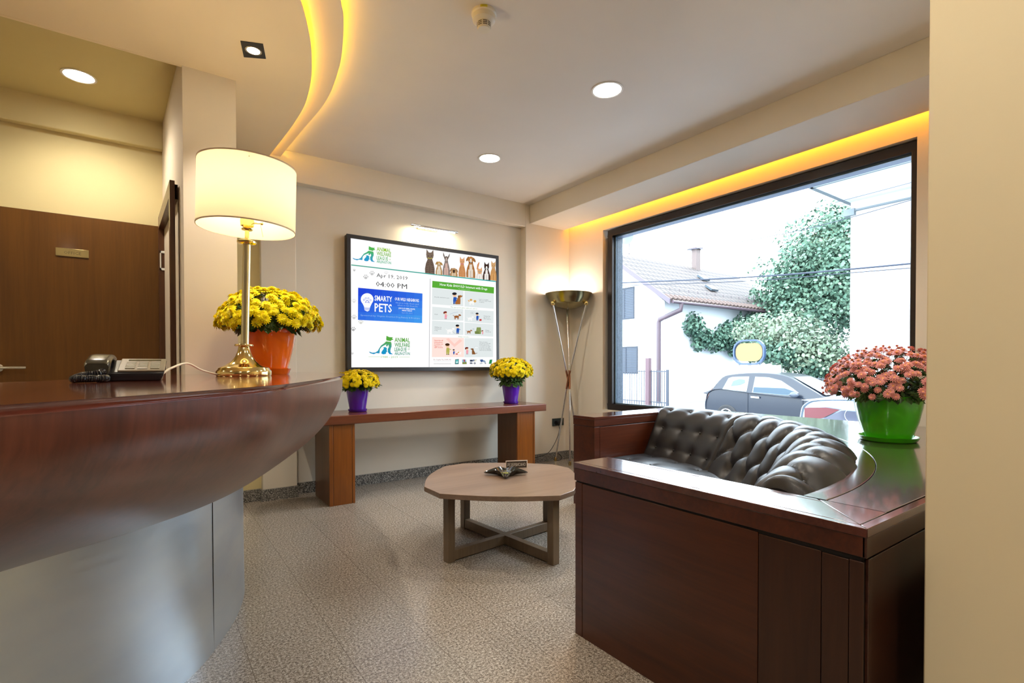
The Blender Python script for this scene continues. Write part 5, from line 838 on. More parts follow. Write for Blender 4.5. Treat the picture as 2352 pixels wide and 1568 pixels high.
b = MB(); b.tube([tilt @ Vector(( .02,-.01,.69)), tilt @ Vector((.055,-.03,.69))], .003, 8); b.sphere(tilt @ Vector((.055,-.03,.69)), .007, 10, 6); b.tube([tilt @ Vector((.05,-.028,.685)), tilt @ Vector((.06,-.034,.63))], .001, 5); b.build('switch', M_brass, tl, smooth=True)
b = MB(); b.sphere(tilt @ Vector((0,0,.79)), .033, 16, 10, (1,1,1.3)); b.build('bulb', M_bulb, tl, smooth=True)
RS, z0, z1 = .200, .662, .940
msh = bpy.data.materials.new('shade_cloth'); msh.use_nodes = True; t_ = msh.node_tree; t_.nodes.clear()
o_ = t_.nodes.new('ShaderNodeOutputMaterial'); df = t_.nodes.new('ShaderNodeBsdfDiffuse'); tr = t_.nodes.new('ShaderNodeBsdfTranslucent'); mx = t_.nodes.new('ShaderNodeMixShader'); mx.inputs[0].default_value = .24
df.inputs[0].default_value = (.66,.61,.46,1); tr.inputs[0].default_value = (.84,.78,.58,1); t_.links.new(df.outputs[0], mx.inputs[1]); t_.links.new(tr.outputs[0], mx.inputs[2]); t_.links.new(mx.outputs[0], o_.inputs[0])
b = MB(); b.lathe([(RS,z0),(RS,z1)], seg=64, T=tilt); b.build('lamp_shade', msh, tl, smooth=True, fix=False)
M_strim = mat('shade_trim', (.62,.50,.36), .6)
for zz in (z0, z1): MB().lathe([(RS-.001,zz-.0025),(RS+.0018,zz-.0025),(RS+.0018,zz+.0035),(RS-.001,zz+.0035),(RS-.001,zz-.0025)], seg=64, T=tilt).build('shade_trim', M_strim, tl, smooth=True)
b = MB()
for k in range(3):
    a = k*2*math.pi/3+.4; b.tube([tilt @ Vector((0,0,z1-.02)), tilt @ Vector((RS*math.cos(a), RS*math.sin(a), z1-.02))], .0018, 6)
b.tube([tilt @ Vector((0,0,.72)), tilt @ Vector((.045,0,.76)), tilt @ Vector((.045,0,.86)), tilt @ Vector((0,0,z1-.02))], .0018, 6); b.build('shade_carrier', M_brass, tl)
ld = bpy.data.lights.new('lamp_light', 'POINT'); ld.energy = 3.6; ld.color = (1,.86,.62); ld.shadow_soft_size = .05; lo = bpy.data.objects.new('lamp_light', ld); COL.objects.link(lo); lo.location = tilt @ Vector((0,0,.85))

# ---------------------------------------------------------------- telephone
def px(x, dep, h=ZT): return cw((x-1176)/1172.76*dep, dep, h)
ph = thing('desk_telephone', 'black corded desk telephone with keypad on the reception counter', 'telephone', px(300, 1.62))
TP = Matrix.Translation(px(302, 1.62)) @ Matrix.Rotation(-math.radians(90)+YAW+.56, 4, 'Z') @ Matrix.Scale(.86, 4)
def TB(a, b_, name, m, par=ph, bev=.003, T=TP):
    q = MB().box(a, b_, T); return q.build(name, m, par, bevel=bev)
# body: wedge, local x = right, y = away
b = MB(); prof = [(-.075,.012),(-.07,0),(.085,0),(.095,.012),(.095,.070),(.085,.077),(-.075,.032)]
vs = []
for x in (-.105,.105):
    for y, z in prof: vs.append(TP @ Vector((x*(1.0 if z > .02 else .88), y, z)))
n7 = len(prof); b.add(vs, [tuple(range(n7)), tuple(range(2*n7-1, n7-1, -1))]+[(i,(i+1)%n7,(i+1)%n7+n7,i+n7) for i in range(n7)]); b.build('phone_body', M_black, ph, bevel=.004)
TS = TP @ Matrix.Translation((0,.005,.0565)) @ Matrix.Rotation(math.atan2(.045,.16), 4, 'X')
MB().box((-.035,-.078,-.002), (.104,.082,.004), TS).build('face_plate', mat('phone_face', (.22,.19,.13), .3), ph, bevel=.002)
MB().box((-.012,.048,.0035), (.088,.062,.0055), TS).build('display', mat('phone_display', (.03,.025,.012), .15), ph)
kb = MB()
for r in range(5):
    for c_ in range(3):
        kb.box((-.015+c_*.037, -.058+r*.020, .004), (.013+c_*.037, -.045+r*.020, .0075), TS)
kb.build('keypad', mat('phone_keys', (.35,.33,.26), .35), ph, bevel=.001)
MB().box((.021,-.062,.0038), (.051,-.060,.008), TS).build('key_strip', mat('phone_strip', (.75,.75,.7), .3), ph)
# handset on its cradle at the left, bridge shape
b = MB(); rows = []
for k in range(15):
    t = k/14; y = -.100+.215*t; e_ = min(t, 1-t); zt_ = .070+.014*math.sin(math.pi*t)+.024*t-(.006 if k in (0, 14) else 0); zb_ = zt_-(.046 if e_ < .2 else .046-.024*min(1, (e_-.2)/.1)); n_ = .003 if k in (0, 14) else 0
    rows.append([TP @ Vector((x, y, zz)) for x, zz in ((-.120+n_,zb_),(-.124+n_,zt_-.012),(-.118+n_,zt_-.002),(-.108,zt_),(-.068,zt_),(-.058-n_,zt_-.002),(-.052-n_,zt_-.012),(-.056-n_,zb_))])
b.grid(rows, closed=True); b.add(rows[0], [tuple(range(8))]); b.add(rows[-1], [tuple(range(7,-1,-1))]); b.build('handset', mat('handset_black', (.035,.032,.022), .22), ph, smooth=True)
# coiled cord, lying in front on the left
path = cr([TP @ Vector(p) for p in ((-.070,-.104,.035),(-.085,-.125,.028),(-.115,-.128,.024),(-.128,-.128,.020),(-.140,-.148,.013),(-.136,-.176,.013),(-.118,-.190,.013),(-.090,-.180,.013),(-.066,-.165,.013),(-.060,-.13,.013),(-.070,-.085,.013))], 14)
coil = []; nn_ = len(path); ref = Vector((0,0,1))
for i in range(nn_*7):
    u = i/7; k = min(int(u), nn_-2); p = path[k].lerp(path[k+1], u-k); t = (path[k+1]-path[k]).normalized(); s_ = t.cross(ref).normalized(); a = u*2*math.pi/2.6
    coil.append(p+(s_*math.cos(a)+s_.cross(t)*math.sin(a))*.0078)
MB().tube(coil, .0030, 6).build('coiled_cord', M_black, ph, smooth=True)
cord = cr([px(367,1.66,ZT+.014), px(376,1.70,ZT+.024), px(395,1.8,ZT+.040), px(430,1.95,ZT+.056), px(462,2.08,ZT+.030), px(492,2.2,ZT+.012), px(507,2.25,ZT+.008)], 8)
tag(MB().tube(cord, .0038, 8).build('power_cord', M_ivory, smooth=True), 'ivory cord looping between the telephone and the brass lamp', 'cord')

# ---------------------------------------------------------------- bench / console table
bn = thing('console_bench', 'long brown wooden console bench under the wall screen', 'bench', (2.1,4.2,0))
MB().box((.985,3.945,.622), (3.215,4.425,.692)).build('bench_top', M_bencht, bn, bevel=.006)
def leg(x0, x1, y0, y1, h=.622):
    MB().box((x0+.001,y0+.004,0), (x1-.001,y1,h-.001)).build('leg', M_benchs, bn, bevel=.002)
    b = MB(); b.box((x0,y0,0), (x0+.028,y0+.02,h)); b.box((x0+.031,y0+.002,0), (x1-.023,y0+.02,h)); b.box((x1-.020,y0,0), (x1,y0+.02,h)); b.build('leg_face', M_bench, bn, bevel=.0015)
leg(1.106,1.302,3.965,4.385); leg(2.872,3.085,3.965,4.31)

# ---------------------------------------------------------------- coffee table
ct = thing('coffee_table', 'light ash coffee table with a cross stretcher beside the booth', 'table', (1.72,2.53,0))
cc = Vector((1.722,2.535)); ang = math.radians(-39)
corners = [Vector((1.31,2.478)), Vector((1.778,2.098)), Vector((2.135,2.58)), Vector((1.70,2.965))]
out = []
hs_ = .405
ax = [Vector((math.cos(ang), math.sin(ang))), Vector((-math.sin(ang), math.cos(ang)))]
def tp(a, b_): q = cc+ax[0]*a+ax[1]*b_; return (q.x, q.y)
for (sx, sy) in ((1,-1),(1,1),(-1,1),(-1,-1)):
    pass
prof = []
C_ = .438; D_ = .365; BW = .026
sides = [((-D_+.07,-C_+BW),(D_-.03,-C_+BW)), ((C_-BW,-D_+.06),(C_-BW,D_-.06)), ((D_-.06,C_-BW),(-D_+.06,C_-BW)), ((-C_+BW,D_-.06),(-C_+BW,-D_+.10))]
for (p0, p1) in sides:
    for k in range(9):
        t = k/8; x = p0[0]+(p1[0]-p0[0])*t; y = p0[1]+(p1[1]-p0[1])*t; bow = BW*1.5*math.sin(math.pi*t)
        dx, dy = p1[0]-p0[0], p1[1]-p0[1]; L_ = math.hypot(dx, dy); x += dy/L_*bow; y -= dx/L_*bow; prof.append(tp(x, y))
MB().prism(prof, .378, hs_).build('table_top', M_tab, ct, bevel=.002)
dg1 = (corners[2]-corners[0]).normalized(); dg2 = (corners[3]-corners[1]).normalized()
for c_ in corners:
    d = (cc-c_).normalized(); nrm = Vector((-d.y, d.x)); q = [c_-nrm*.024, c_+nrm*.024, c_+nrm*.024+d*.046, c_-nrm*.024+d*.046]
    MB().prism([(p.x, p.y) for p in q], 0, .378).build('leg', M_tabl, ct, bevel=.002)
for i, (a_, b_) in enumerate(((corners[0], corners[2]), (corners[1], corners[3]))):
    d = (b_-a_).normalized(); nrm = Vector((-d.y, d.x)); p0 = a_+d*.044; p1 = b_-d*.044
    for (s0, s1, zz0, zz1) in ((p0, p1, .006, .060), (p0, p1, .338, .377)):
        q = [s0-nrm*.021, s0+nrm*.021, s1+nrm*.021, s1-nrm*.021]
        MB().prism([(p.x, p.y) for p in q], zz0+i*.0006, zz1+i*.0006).build('stretcher', M_tabl, ct, bevel=.002)

# ashtray: black glass square dish with four drawn-out corners
def pt(x, y, z=.405):
    d = r3*((x-1176)/1172.76)-u3*((y-784-69.655)/1172.76)+f2; t = (z-EYE)/d.z; return Vector((0,0,EYE))+d*t
M_ash = mat('smoked_glass', (.012,.014,.012), .05, spec=.8, coat=.6)
ac = pt(1162, 1090); at = thing('ashtray', 'black glass ashtray with four pointed corners on the coffee table', 'ashtray', ac)
rows = []; Ns = 48
for r, hh in ((0,.010),(.040,.010),(.052,.014),(.068,.026),(.078,.033),(.073,.027),(.056,.005),(.040,0),(0,0)):
    ring_ = []
    for k in range(Ns):
        a = 2*math.pi*k/Ns; pk = abs(math.cos(2*(a)))**6; f_ = 1+(.75*pk if r > .060 else .12*pk if r > .045 else 0); dz = (-.018*pk+.004*(1-pk)) if r > .060 else 0
        ring_.append(ac+Vector((r*f_*math.cos(a+YAW), r*f_*math.sin(a+YAW), max(0.0008, hh+dz))))
    rows.append(ring_)
b = MB(); b.grid(rows, closed=True); b.build('dish', M_ash, at, smooth=True)
b = MB(); random.seed(3)
for k in range(7): b.sphere(ac+fw*(-.012)+Vector((random.uniform(-.012,.012), random.uniform(-.012,.012), .013)), .006, 6, 4, (1,1,.4))
b.build('green_pieces', mat('dry_leaf_green', (.25,.26,.03), .6), at, smooth=True)
# reserved sign
rs0 = pt(1163, 1080); rs = thing('reserved_sign', 'small dark table sign in a clear holder behind the ashtray', 'sign', rs0)
ux = (pt(1215,1079)-pt(1165,1076)); ux.z = 0; ux = Vector((.90,-.43,0)).normalized(); uz = Vector((0,0,1)); un = uz.cross(ux)*-1
sc_ = .136; o0 = pt(1163,1077)
Tn = Matrix((ux, -un, uz)).transposed().to_4x4(); Tn.translation = o0
MB().box((-.004,0,0), (sc_+.004,.004,.054), Tn).build('holder', mat('clear_holder', (.78,.68,.60), .2), rs, bevel=.0005)
MB().box((0,-.0012,.006), (sc_-.002,0,.049), Tn).build('dark_card', mat('card_dark', (.045,.03,.022), .5), rs)
nf = Tn @ Vector((.008,-.0014,.017)); writing('card_writing', 'РЕЗЕРВИСАНО', mat('card_white', (.75,.72,.66), .5), nf, ux, uz, .118, .020, rs, lift=.0005)
MB().box((.0,.004,0), (sc_,.035,.003), Tn).build('foot', mat('clear_foot', (.75,.68,.62), .2), rs)
# ---------------------------------------------------------------- booth surround (mahogany)
BC = Vector((1.58, 2.735)); BR = 2.0; HB = .69
bs = thing('booth_surround', 'mahogany booth enclosure with wide shelf around the curved leather sofa', 'booth', (2.6,1.6,0))
XB, YBo = 3.935, .503
# core bodies
b = MB(); b.box((1.392,.507,0), (1.578,1.517,.617)); b.build('near_arm_core', M_dark, bs)
# front face of the near arm: stile, panel, wide stile, corner post
b = MB(); b.box((1.386,1.480,.0), (1.392,1.519,.612)); b.box((1.386,.765,.0), (1.3915,1.4775,.610)); b.build('front_panel', wood('booth_panel', (.075,.019,.005), (.040,.010,.003), 1, .3, .15), bs, bevel=.0012)
b = MB(); b.box((1.3865,.600,.0), (1.392,.763,.606)); b.box((1.3865,.537,.0), (1.392,.598,.604)); b.box((1.385,.505,.0), (1.392,.535,.606)); b.build('corner_stile', wood('booth_stile', (.050,.017,.007), (.028,.009,.004), 2, .3, .15), bs, bevel=.0012)
b = MB(); b.box((1.383,.500,.618), (1.399,1.522,.668)); b.build('front_rail', M_mah, bs, bevel=.002)
b = MB(); b.box((1.392,1.517,0), (1.578,1.523,.612)); b.box((1.392,1.514,.618), (1.578,1.522,.668)); b.build('arm_end', M_mahz, bs, bevel=.002)
b = MB(); b.box((1.40,.499,0), (1.425,.507,.612)); b.box((1.4275,.501,0), (XB,.507,.610)); b.box((1.383,.497,.618), (XB,.507,.668)); b.build('side_panel', wood('booth_side', (.060,.020,.011), (.032,.011,.007), 0, .25, .35), bs, bevel=.0015)
# near arm top: outer strip, board, inner strip
b = MB(); b.prism([(1.381,.496),(1.381,1.524),(1.404,1.524),(1.404,.519)], .668, HB); b.prism([(1.4065,.522),(1.4065,1.524),(1.556,1.524),(1.556,.672)], .668, HB); b.prism([(1.5585,.675),(1.5585,1.524),(1.58,1.524),(1.58,.697)], .668, HB)
b.build('near_arm_top', M_maht, bs, bevel=.0015)
# wide shelf between the arc and the walls
angs = sorted(set([i*90/48 for i in range(49)]+[math.degrees(math.atan2(BC.y-YBo-.022, XB-BC.x))]))
def ray(a, inset):
    a = math.radians(a); dx, dy = math.cos(a), math.sin(a); L_ = min((XB-BC.x)/max(dx, 1e-6), (BC.y-YBo-inset)/max(dy, 1e-6)); return (BC.x+dx*L_, BC.y-dy*L_)
def arc(a, r): a = math.radians(a); return (BC.x+r*math.cos(a), BC.y-r*math.sin(a))
def annulus(name, inn, outr, z0, z1, m, bev=.0015):
    b = MB(); b.grid([[(*p, z0) for p in inn], [(*p, z0) for p in outr], [(*p, z1) for p in outr], [(*p, z1) for p in inn], [(*p, z0) for p in inn]]); 
    return b.build(name, m, bs, bevel=bev)
def clampx(p): return p
annulus('ring_trim', [arc(a, BR) for a in angs], [arc(a, BR+.064) for a in angs], .655, HB+.001, M_maht)
annulus('shelf_top', [arc(a, BR+.0665) for a in angs], [ray(a, .022) for a in angs], .668, HB, wood('shelf_top_wood', (.075,.042,.034), (.050,.026,.021), 0, .20, 1.0))
b = MB(); b.prism([(1.383,.496),(1.406,.519),(XB,.519),(XB,.496)], .668, HB); b.prism([(1.408,.5215),(1.580,.692),(1.582,.5235)], .668, HB-.0005); b.build('shelf_edge', M_maht, bs, bevel=.0015)
MB().prism([(1.39,.508),(1.58,.70),(1.62,.73),(1.8,.745),(3.9,.745),(3.9,.508)], .60, .667).build('shelf_core', M_dark, bs)
# inner curved wall behind the cushions
b = MB(); b.grid([[(*arc(a, BR+.004), .0) for a in angs], [(*arc(a, BR+.004), .66) for a in angs]]); b.build('inner_back', M_dark, bs)
# far arm
b = MB(); b.box((2.692,2.738,0), (XB,2.960,.616)); b.build('far_arm_core', M_dark, bs)
b = MB(); b.box((2.686,2.735,0), (2.692,2.963,.614)); b.box((2.684,2.733,.618), (2.70,2.965,.668)); b.build('far_arm_end', M_mah, bs, bevel=.0015)
b = MB(); b.box((2.689,2.7345,0), (2.742,2.738,.614)); b.box((2.7445,2.7335,0), (3.93,2.738,.612)); b.box((2.684,2.7325,.618), (XB,2.738,.668)); b.box((2.69,2.960,0), (XB,2.9635,.66)); b.build('far_arm_side', wood('booth_inner', (.115,.028,.011), (.06,.014,.006), 0, .3, .3), bs, bevel=.0015)
b = MB(); b.box((2.682,2.731,.668), (XB,2.965,HB)); b.build('far_arm_top', M_maht, bs, bevel=.002)

# ---------------------------------------------------------------- curved leather sofa
so = thing('corner_sofa', 'curved black leather sofa with button tufting built into the booth', 'sofa', (2.6,2.0,0))
def section(name, t0, t1, prof, ncol, rows_at, H, rad, crease_v, crease_h, name_b='button', res=.011, diamond=False):
    # prof: list of (r, z) from the outer top downwards; displacement along the profile normal
    pp = cr([(r, z, 0) for r, z in prof], 10); L = [0]
    for i in range(1, len(pp)): L.append(L[-1]+(pp[i]-pp[i-1]).length)
    tot = L[-1]; nb = max(8, int(tot/res)); Rm = sum(p[0] for p in prof)/len(prof); arcL = math.radians(t1-t0)*Rm; na_ = int(arcL/res)
    def at(s):
        d = s*tot
        for i in range(1, len(L)):
            if L[i] >= d: break
        k = (d-L[i-1])/max(1e-9, L[i]-L[i-1]); q = pp[i-1].lerp(pp[i], k); t = (pp[i]-pp[i-1]).normalized(); return q, Vector((t.y, -t.x, 0))
    da = arcL/ncol
    btn = [((i+.5+(.5 if diamond and j_ % 2 else 0))*da, r_*tot) for i in range(ncol-(1 if diamond else 0)) for j_, r_ in enumerate(rows_at)]
    if diamond: btn += [((ncol-.5)*da, r_*tot) for r_ in rows_at[::2]]
    cache = [at(k/nb) for k in range(nb+1)]
    rows = []
    def disp(a, d):
        h = H
        m = min(math.hypot(a-x, d-y) for x, y in btn); h -= H*1.25*math.exp(-(m/rad)**1.4)
        if diamond:
            u_ = a/da-.5; yy = [r_*tot for r_ in rows_at]
            if d <= yy[0]: nv = abs(u_-round(u_))*da; fy = min(1, .35+.65*d/yy[0])
            elif d >= yy[-1]:
                o_ = .5*((len(yy)-1) % 2); nv = abs(u_-o_-round(u_-o_))*da; fy = .8
            else:
                j_ = max(i for i in range(len(yy)) if yy[i] <= d); j_ = min(j_, len(yy)-2); tt_ = (d-yy[j_])/(yy[j_+1]-yy[j_]); o_ = .5*(j_ % 2); e1 = u_-o_-.5*tt_; e2 = u_-o_+.5*tt_; nv = min(abs(e1-round(e1)), abs(e2-round(e2)))*da*.88; fy = 1
        else: nv = abs(((a/da) % 1)-.5)*da; fy = 1
        h -= H*crease_v*math.exp(-(nv/(.016 if diamond else .012))**1.2)*fy
        nh = min(abs(d-r_*tot) for r_ in rows_at); h -= H*crease_h*math.exp(-(nh/.012)**1.2)
        e = max(0, min(a, arcL-a)); h = h*min(1, (e/.03+.05))**.5-(.012*(1-e/.02)**2 if e < .02 else 0)
        return h
    for j in range(na_+1):
        a = arcL*j/na_; th = math.radians(t0)+math.radians(t1-t0)*j/na_; r = []
        for k in range(nb+1):
            q, nn_ = cache[k]; d = tot*k/nb; h = disp(a, d)
            rr_, zz = q[0]+nn_[0]*h, q[1]+nn_[1]*h
            if t1 > 80 and prof[0][0] > 1.9: k2 = max(0, (math.degrees(th)-77)/(t1-77)); k2 = k2*k2*(3-2*k2); zz -= .036*k2; rr_ = 1.99-(1.99-rr_)*(1-.18*k2)
            r.append((BC.x+rr_*math.cos(th), BC.y-rr_*math.sin(th), zz))
        rows.append(r)
    b = MB(); b.grid(rows)
    for r in (rows[0], rows[-1]): b.add(r, [tuple(range(len(r)))])
    o = b.build(name, M_leather, so, smooth=True)
    for p in o.data.polygons:
        if len(p.vertices) > 8: p.use_smooth = False
    for (a, d) in btn:
        q, nn_ = at(d/tot); th = math.radians(t0)+a/arcL*math.radians(t1-t0); h = disp(a, d)+.004; rr_, zz = q[0]+nn_[0]*h, q[1]+nn_[1]*h
        MB().sphere((BC.x+rr_*math.cos(th), BC.y-rr_*math.sin(th), zz), .0085, 10, 6).build(name_b, M_leatherb, o, smooth=True)
    return o
backp = [(1.99,.50),(1.988,.63),(1.965,.695),(1.90,.725),(1.825,.712),(1.775,.655),(1.725,.56),(1.665,.45),(1.61,.355)]
section('back_cushion', 1.0, 26.6, backp, 4, (.24,.45,.66,.88), .017, .040, .06, .16)
section('back_cushion', 27.2, 88.6, backp, 8, (.30,.50,.70,.90), .036, .045, .60, .0, diamond=True)
seatp = [(1.70,.30),(1.68,.352),(1.60,.366),(1.45,.370),(1.28,.368),(1.215,.345),(1.20,.30),(1.20,.25)]
section('seat_cushion', 1.0, 88, seatp, 9, (.28,.62), .014, .045, .06, .06)
b = MB(); b.grid([[(*arc(a, 1.215), .0) for a in angs if 1 <= a <= 88.5], [(*arc(a, 1.215), .26) for a in angs if 1 <= a <= 88.5], [(*arc(a, 1.9), .26) for a in angs if 1 <= a <= 88.5]]); b.build('seat_base', mat('sofa_base', (.015,.012,.012), .5), so)

# ---------------------------------------------------------------- floor lamp
fc = Vector((3.765, 4.235)); f1 = Vector((3.669, 4.105)); d_ = f1-fc
fl = thing('floor_lamp', 'tripod floor lamp with bronze bowl and three crossing chrome rods', 'lamp', (fc.x, fc.y, 0))
zc_ = .92; zt = 1.735
for k in range(3):
    a = -k*2*math.pi/3; fo = Vector((d_.x*math.cos(a)-d_.y*math.sin(a), d_.x*math.sin(a)+d_.y*math.cos(a)))
    if fc.x+fo.x > 3.93: fo.x = 3.93-fc.x
    off = Vector((-fo.y, fo.x)).normalized()*.012; tpv = -fo.normalized()*.205
    p0 = Vector((fc.x+fo.x, fc.y+fo.y, .02)); pm = Vector((fc.x+off.x, fc.y+off.y, zc_)); p1 = Vector((fc.x+tpv.x, fc.y+tpv.y, zt))
    MB().tube([p0, pm], .0095, 12).tube([pm, p1], .0095, 12).build('rod', M_chrome, fl, smooth=True)
    q0 = pm.lerp(p0, .12); q1 = pm.lerp(p1, .12); MB().tube([q0, pm, q1], .0115, 12).build('sleeve', M_copper, fl, smooth=True)
    MB().lathe([(0,0),(.016,0),(.016,.03),(.011,.045),(0,.045)], c=(p0.x, p0.y, 0), seg=14).build('foot', M_brass, fl, smooth=True)
    MB().sphere(p1+Vector((0,0,.012)), .026, 16, 10).build('ball', M_brass, fl, smooth=True)
b = MB(); b.lathe([(0,1.688),(.06,1.694),(.12,1.712),(.175,1.742),(.19,1.752),(.192,1.756),(.225,1.80),(.252,1.858),(.258,1.862),(.250,1.862),(.220,1.805),(.18,1.762),(.10,1.718),(0,1.70)], c=(fc.x, fc.y, 0), seg=64); b.build('bowl', M_bronze, fl, smooth=True)
MB().sphere((fc.x, fc.y, 1.77), .035, 12, 8).build('bulb', emis('uplight_bulb', (1,.78,.62), 25), fl, smooth=True)
ld = bpy.data.lights.new('uplight', 'POINT'); ld.energy = 5.5; ld.color = (1,.80,.66); ld.shadow_soft_size = .06; lo = bpy.data.objects.new('uplight', ld); COL.objects.link(lo); lo.location = (fc.x, fc.y, 1.84)
cordp = cr([(3.765,4.425,.425),(3.765,4.40,.40),(3.76,4.39,.33),(3.70,4.38,.22),(3.58,4.36,.11),(3.42,4.36,.075),(3.28,4.38,.06),(3.15,4.40,.01)], 6)
tag(MB().tube(cordp, .0035, 6).build('lamp_cord', M_black, smooth=True), 'black cord hanging from the wall socket towards the bench', 'cord')
cordp = cr([(3.715,4.40,.07),(3.75,4.40,.075),(3.79,4.40,.05),(3.80,4.39,.02),(3.76,4.38,.005),(3.715,4.38,.004)], 6)
tag(MB().tube(cordp, .0035, 6).build('cord_loop', M_black, smooth=True), 'small black cord loop on the floor behind the tripod lamp foot', 'cord')
sk = thing('wall_socket', 'black double wall socket with a plug behind the floor lamp', 'socket', (3.77,4.43,.43))
MB().box((3.697,4.424,.388), (3.862,4.44,.472)).build('plate', mat('socket_black', (.03,.045,.05), .2), sk, bevel=.003)
for x in (3.745,3.815): MB().lathe([(.0,.002),(.020,.002),(.024,0),(.024,.005),(.0,.005)], seg=20, T=Matrix.Translation((x,4.424,.425)) @ Matrix.Rotation(math.pi/2, 4, 'X')).build('outlet', mat('outlet_black', (.008,.008,.01), .3), sk)
MB().lathe([(0,0),(.018,0),(.016,.03),(0,.034)], seg=14, T=Matrix.Translation((3.765,4.422,.425)) @ Matrix.Rotation(math.pi/2, 4, 'X')).build('plug', M_black, sk, smooth=True)

# ---------------------------------------------------------------- wall screen
SX, SZ, SY = 1.40, 1.02, 4.455
sc = thing('wall_screen', 'large wall-mounted information screen in a thin black frame above the bench', 'screen', (2.2,4.49,1.62))
MB().box((1.403,4.462,1.024), (2.985,4.525,2.218)).build('screen_housing', M_blackm, sc, bevel=.003)
b = MB(); fx = .034
b.box((1.401,4.452,1.022), (2.987,4.470,1.022+fx)); b.box((1.401,4.452,2.220-fx), (2.987,4.470,2.220)); b.box((1.401,4.452,1.022+fx), (1.401+fx,4.470,2.220-fx)); b.box((2.987-.027,4.452,1.022+fx), (2.987,4.470,2.220-fx))
b.build('screen_frame', M_blackm, sc, bevel=.002)
m_scr = bpy.data.materials.new('screen_picture'); m_scr.use_nodes = True; t_ = m_scr.node_tree; t_.nodes.clear(); o_ = t_.nodes.new('ShaderNodeOutputMaterial'); e_ = t_.nodes.new('ShaderNodeEmission'); a_ = t_.nodes.new('ShaderNodeAttribute'); a_.attribute_name = 'ink'
e_.inputs[1].default_value = .51; t_.links.new(a_.outputs['Color'], e_.inputs[0]); t_.links.new(e_.outputs[0], o_.inputs[0])
vsl, fsl, cl = [], [], []
fcache = {}
XL0, XL1, ZL0, ZL1 = .034, 1.561, .035, 1.168
for n_, it in enumerate(PICTURE):
    yy = SY+.0045-.00001*n_
    if it[0] == 'p':
        q = [(min(max(a/1000, XL0), XL1), min(max(b_/1000, ZL0), ZL1)) for a, b_ in it[3]]; fs = [tuple(range(len(q)))]; 
    else:
        x, z, w_, h_ = [v/1000 for v in it[3]]; bold = it[5]
        vv, ff, xa, xb = text_mesh(it[4], bold); q = [(x+(p_[0]-xa)/(xb-xa)*w_, z+p_[1]/.7*h_) for p_ in vv]; fs = ff
    o0_ = len(vsl); zs_ = [p_[1] for p_ in q]; za, zb = min(zs_), max(zs_); c1, c2 = srgb(it[1]), srgb(it[2])
    xs_ = [p_[0] for p_ in q]; xa_, xb_ = min(xs_), max(xs_)
    hor = (xb_-xa_) > 8*(zb-za)
    for p_ in q:
        vsl.append((SX+p_[0], yy, SZ+p_[1])); k = ((p_[0]-xa_)/max(1e-6, xb_-xa_)) if hor else ((zb-p_[1])/max(1e-6, zb-za)); cl.append(tuple(c1[i]*(1-k)+c2[i]*k for i in range(3)))
    for f in fs: fsl.append(tuple(i+o0_ for i in f))
me = bpy.data.meshes.new('screen_image'); me.from_pydata(vsl, [], fsl); at_ = me.color_attributes.new('ink', 'FLOAT_COLOR', 'POINT')
for i, c in enumerate(cl): at_.data[i].color = (*c, 1)
me.materials.append(m_scr); so_ = bpy.data.objects.new('screen_image', me); COL.objects.link(so_); so_.parent = sc; so_.matrix_parent_inverse = Matrix.Translation(-sc.location)

# picture light above the screen
pl = thing('picture_light', 'slim chrome picture light above the wall screen', 'light', (2.25,4.50,2.37))
MB().box((2.09,4.49,2.375), (2.30,4.53,2.405)).build('mount', M_satin, pl, bevel=.003)
for x in (2.17, 2.25): MB().tube([(x,4.49,2.39),(x,4.42,2.385)], .006, 8).build('bracket', M_chrome, pl, smooth=True)
MB().tube([(1.985,4.415,2.38),(2.475,4.415,2.38)], .011, 12).build('tube', M_chrome, pl, smooth=True)
b = MB()
for k in range(24): b.sphere((2.02+k*.0183,4.412,2.367), .0055, 8, 5)
b.build('led_row', emis('picture_led', (1,.86,.60), 22), pl, smooth=True)
ld = bpy.data.lights.new('picture_glow', 'AREA'); ld.shape = 'RECTANGLE'; ld.size = .42; ld.size_y = .015; ld.energy = 2.2; ld.color = (1,.84,.55); lo = bpy.data.objects.new('picture_glow', ld); COL.objects.link(lo); lo.location = (2.23,4.43,2.355); lo.rotation_euler = Vector((0,.55,-1)).to_track_quat('-Z', 'Y').to_euler()

# ---------------------------------------------------------------- lights and detector on the ceiling
M_trim = mat('downlight_trim', (.85,.83,.78), .4)
def downlight(x, y, z, r, label, e, grp='round recessed ceiling downlights'):
    t = thing('downlight', label, 'ceiling light', (x, y, z), grp)
    MB().lathe([(r,0),(r+.012,-.001),(r+.014,-.004),(r+.004,-.006),(r,-.003)], c=(x,y,z), seg=40).build('trim_ring', M_trim, t, smooth=True)
    MB().lathe([(0,-.0025),(r,-.0025)], c=(x,y,z), seg=40).build('diffuser', M_dl, t, smooth=True)
    l = bpy.data.lights.new('downlight_beam', 'SPOT'); l.energy = e; l.color = (1,.89,.74); l.spot_size = math.radians(150); l.spot_blend = .8; l.shadow_soft_size = .08
    lo = bpy.data.objects.new('downlight_beam', l); COL.objects.link(lo); lo.location = (x, y, z-.02)
downlight(2.375,2.305,ZC,.086,'nearest round downlight in front of the window', 34)
downlight(2.345,3.63,ZC,.082,'round downlight near the wall screen end of the ceiling', 34)
downlight(-.332,4.006,ZC-.006,.072,'round downlight in the office ceiling above the door', 32)
sp = thing('spotlight', 'square black spotlight in the peach ceiling panel', 'ceiling light', (.448,2.925,ZL))
sq = [(.382,2.880),(.479,2.842),(.514,2.969),(.416,3.019)]
b = MB(); b.prism(sq, ZL-.004, ZL-.0005); b.build('square_trim', M_blackm, sp, bevel=.001)
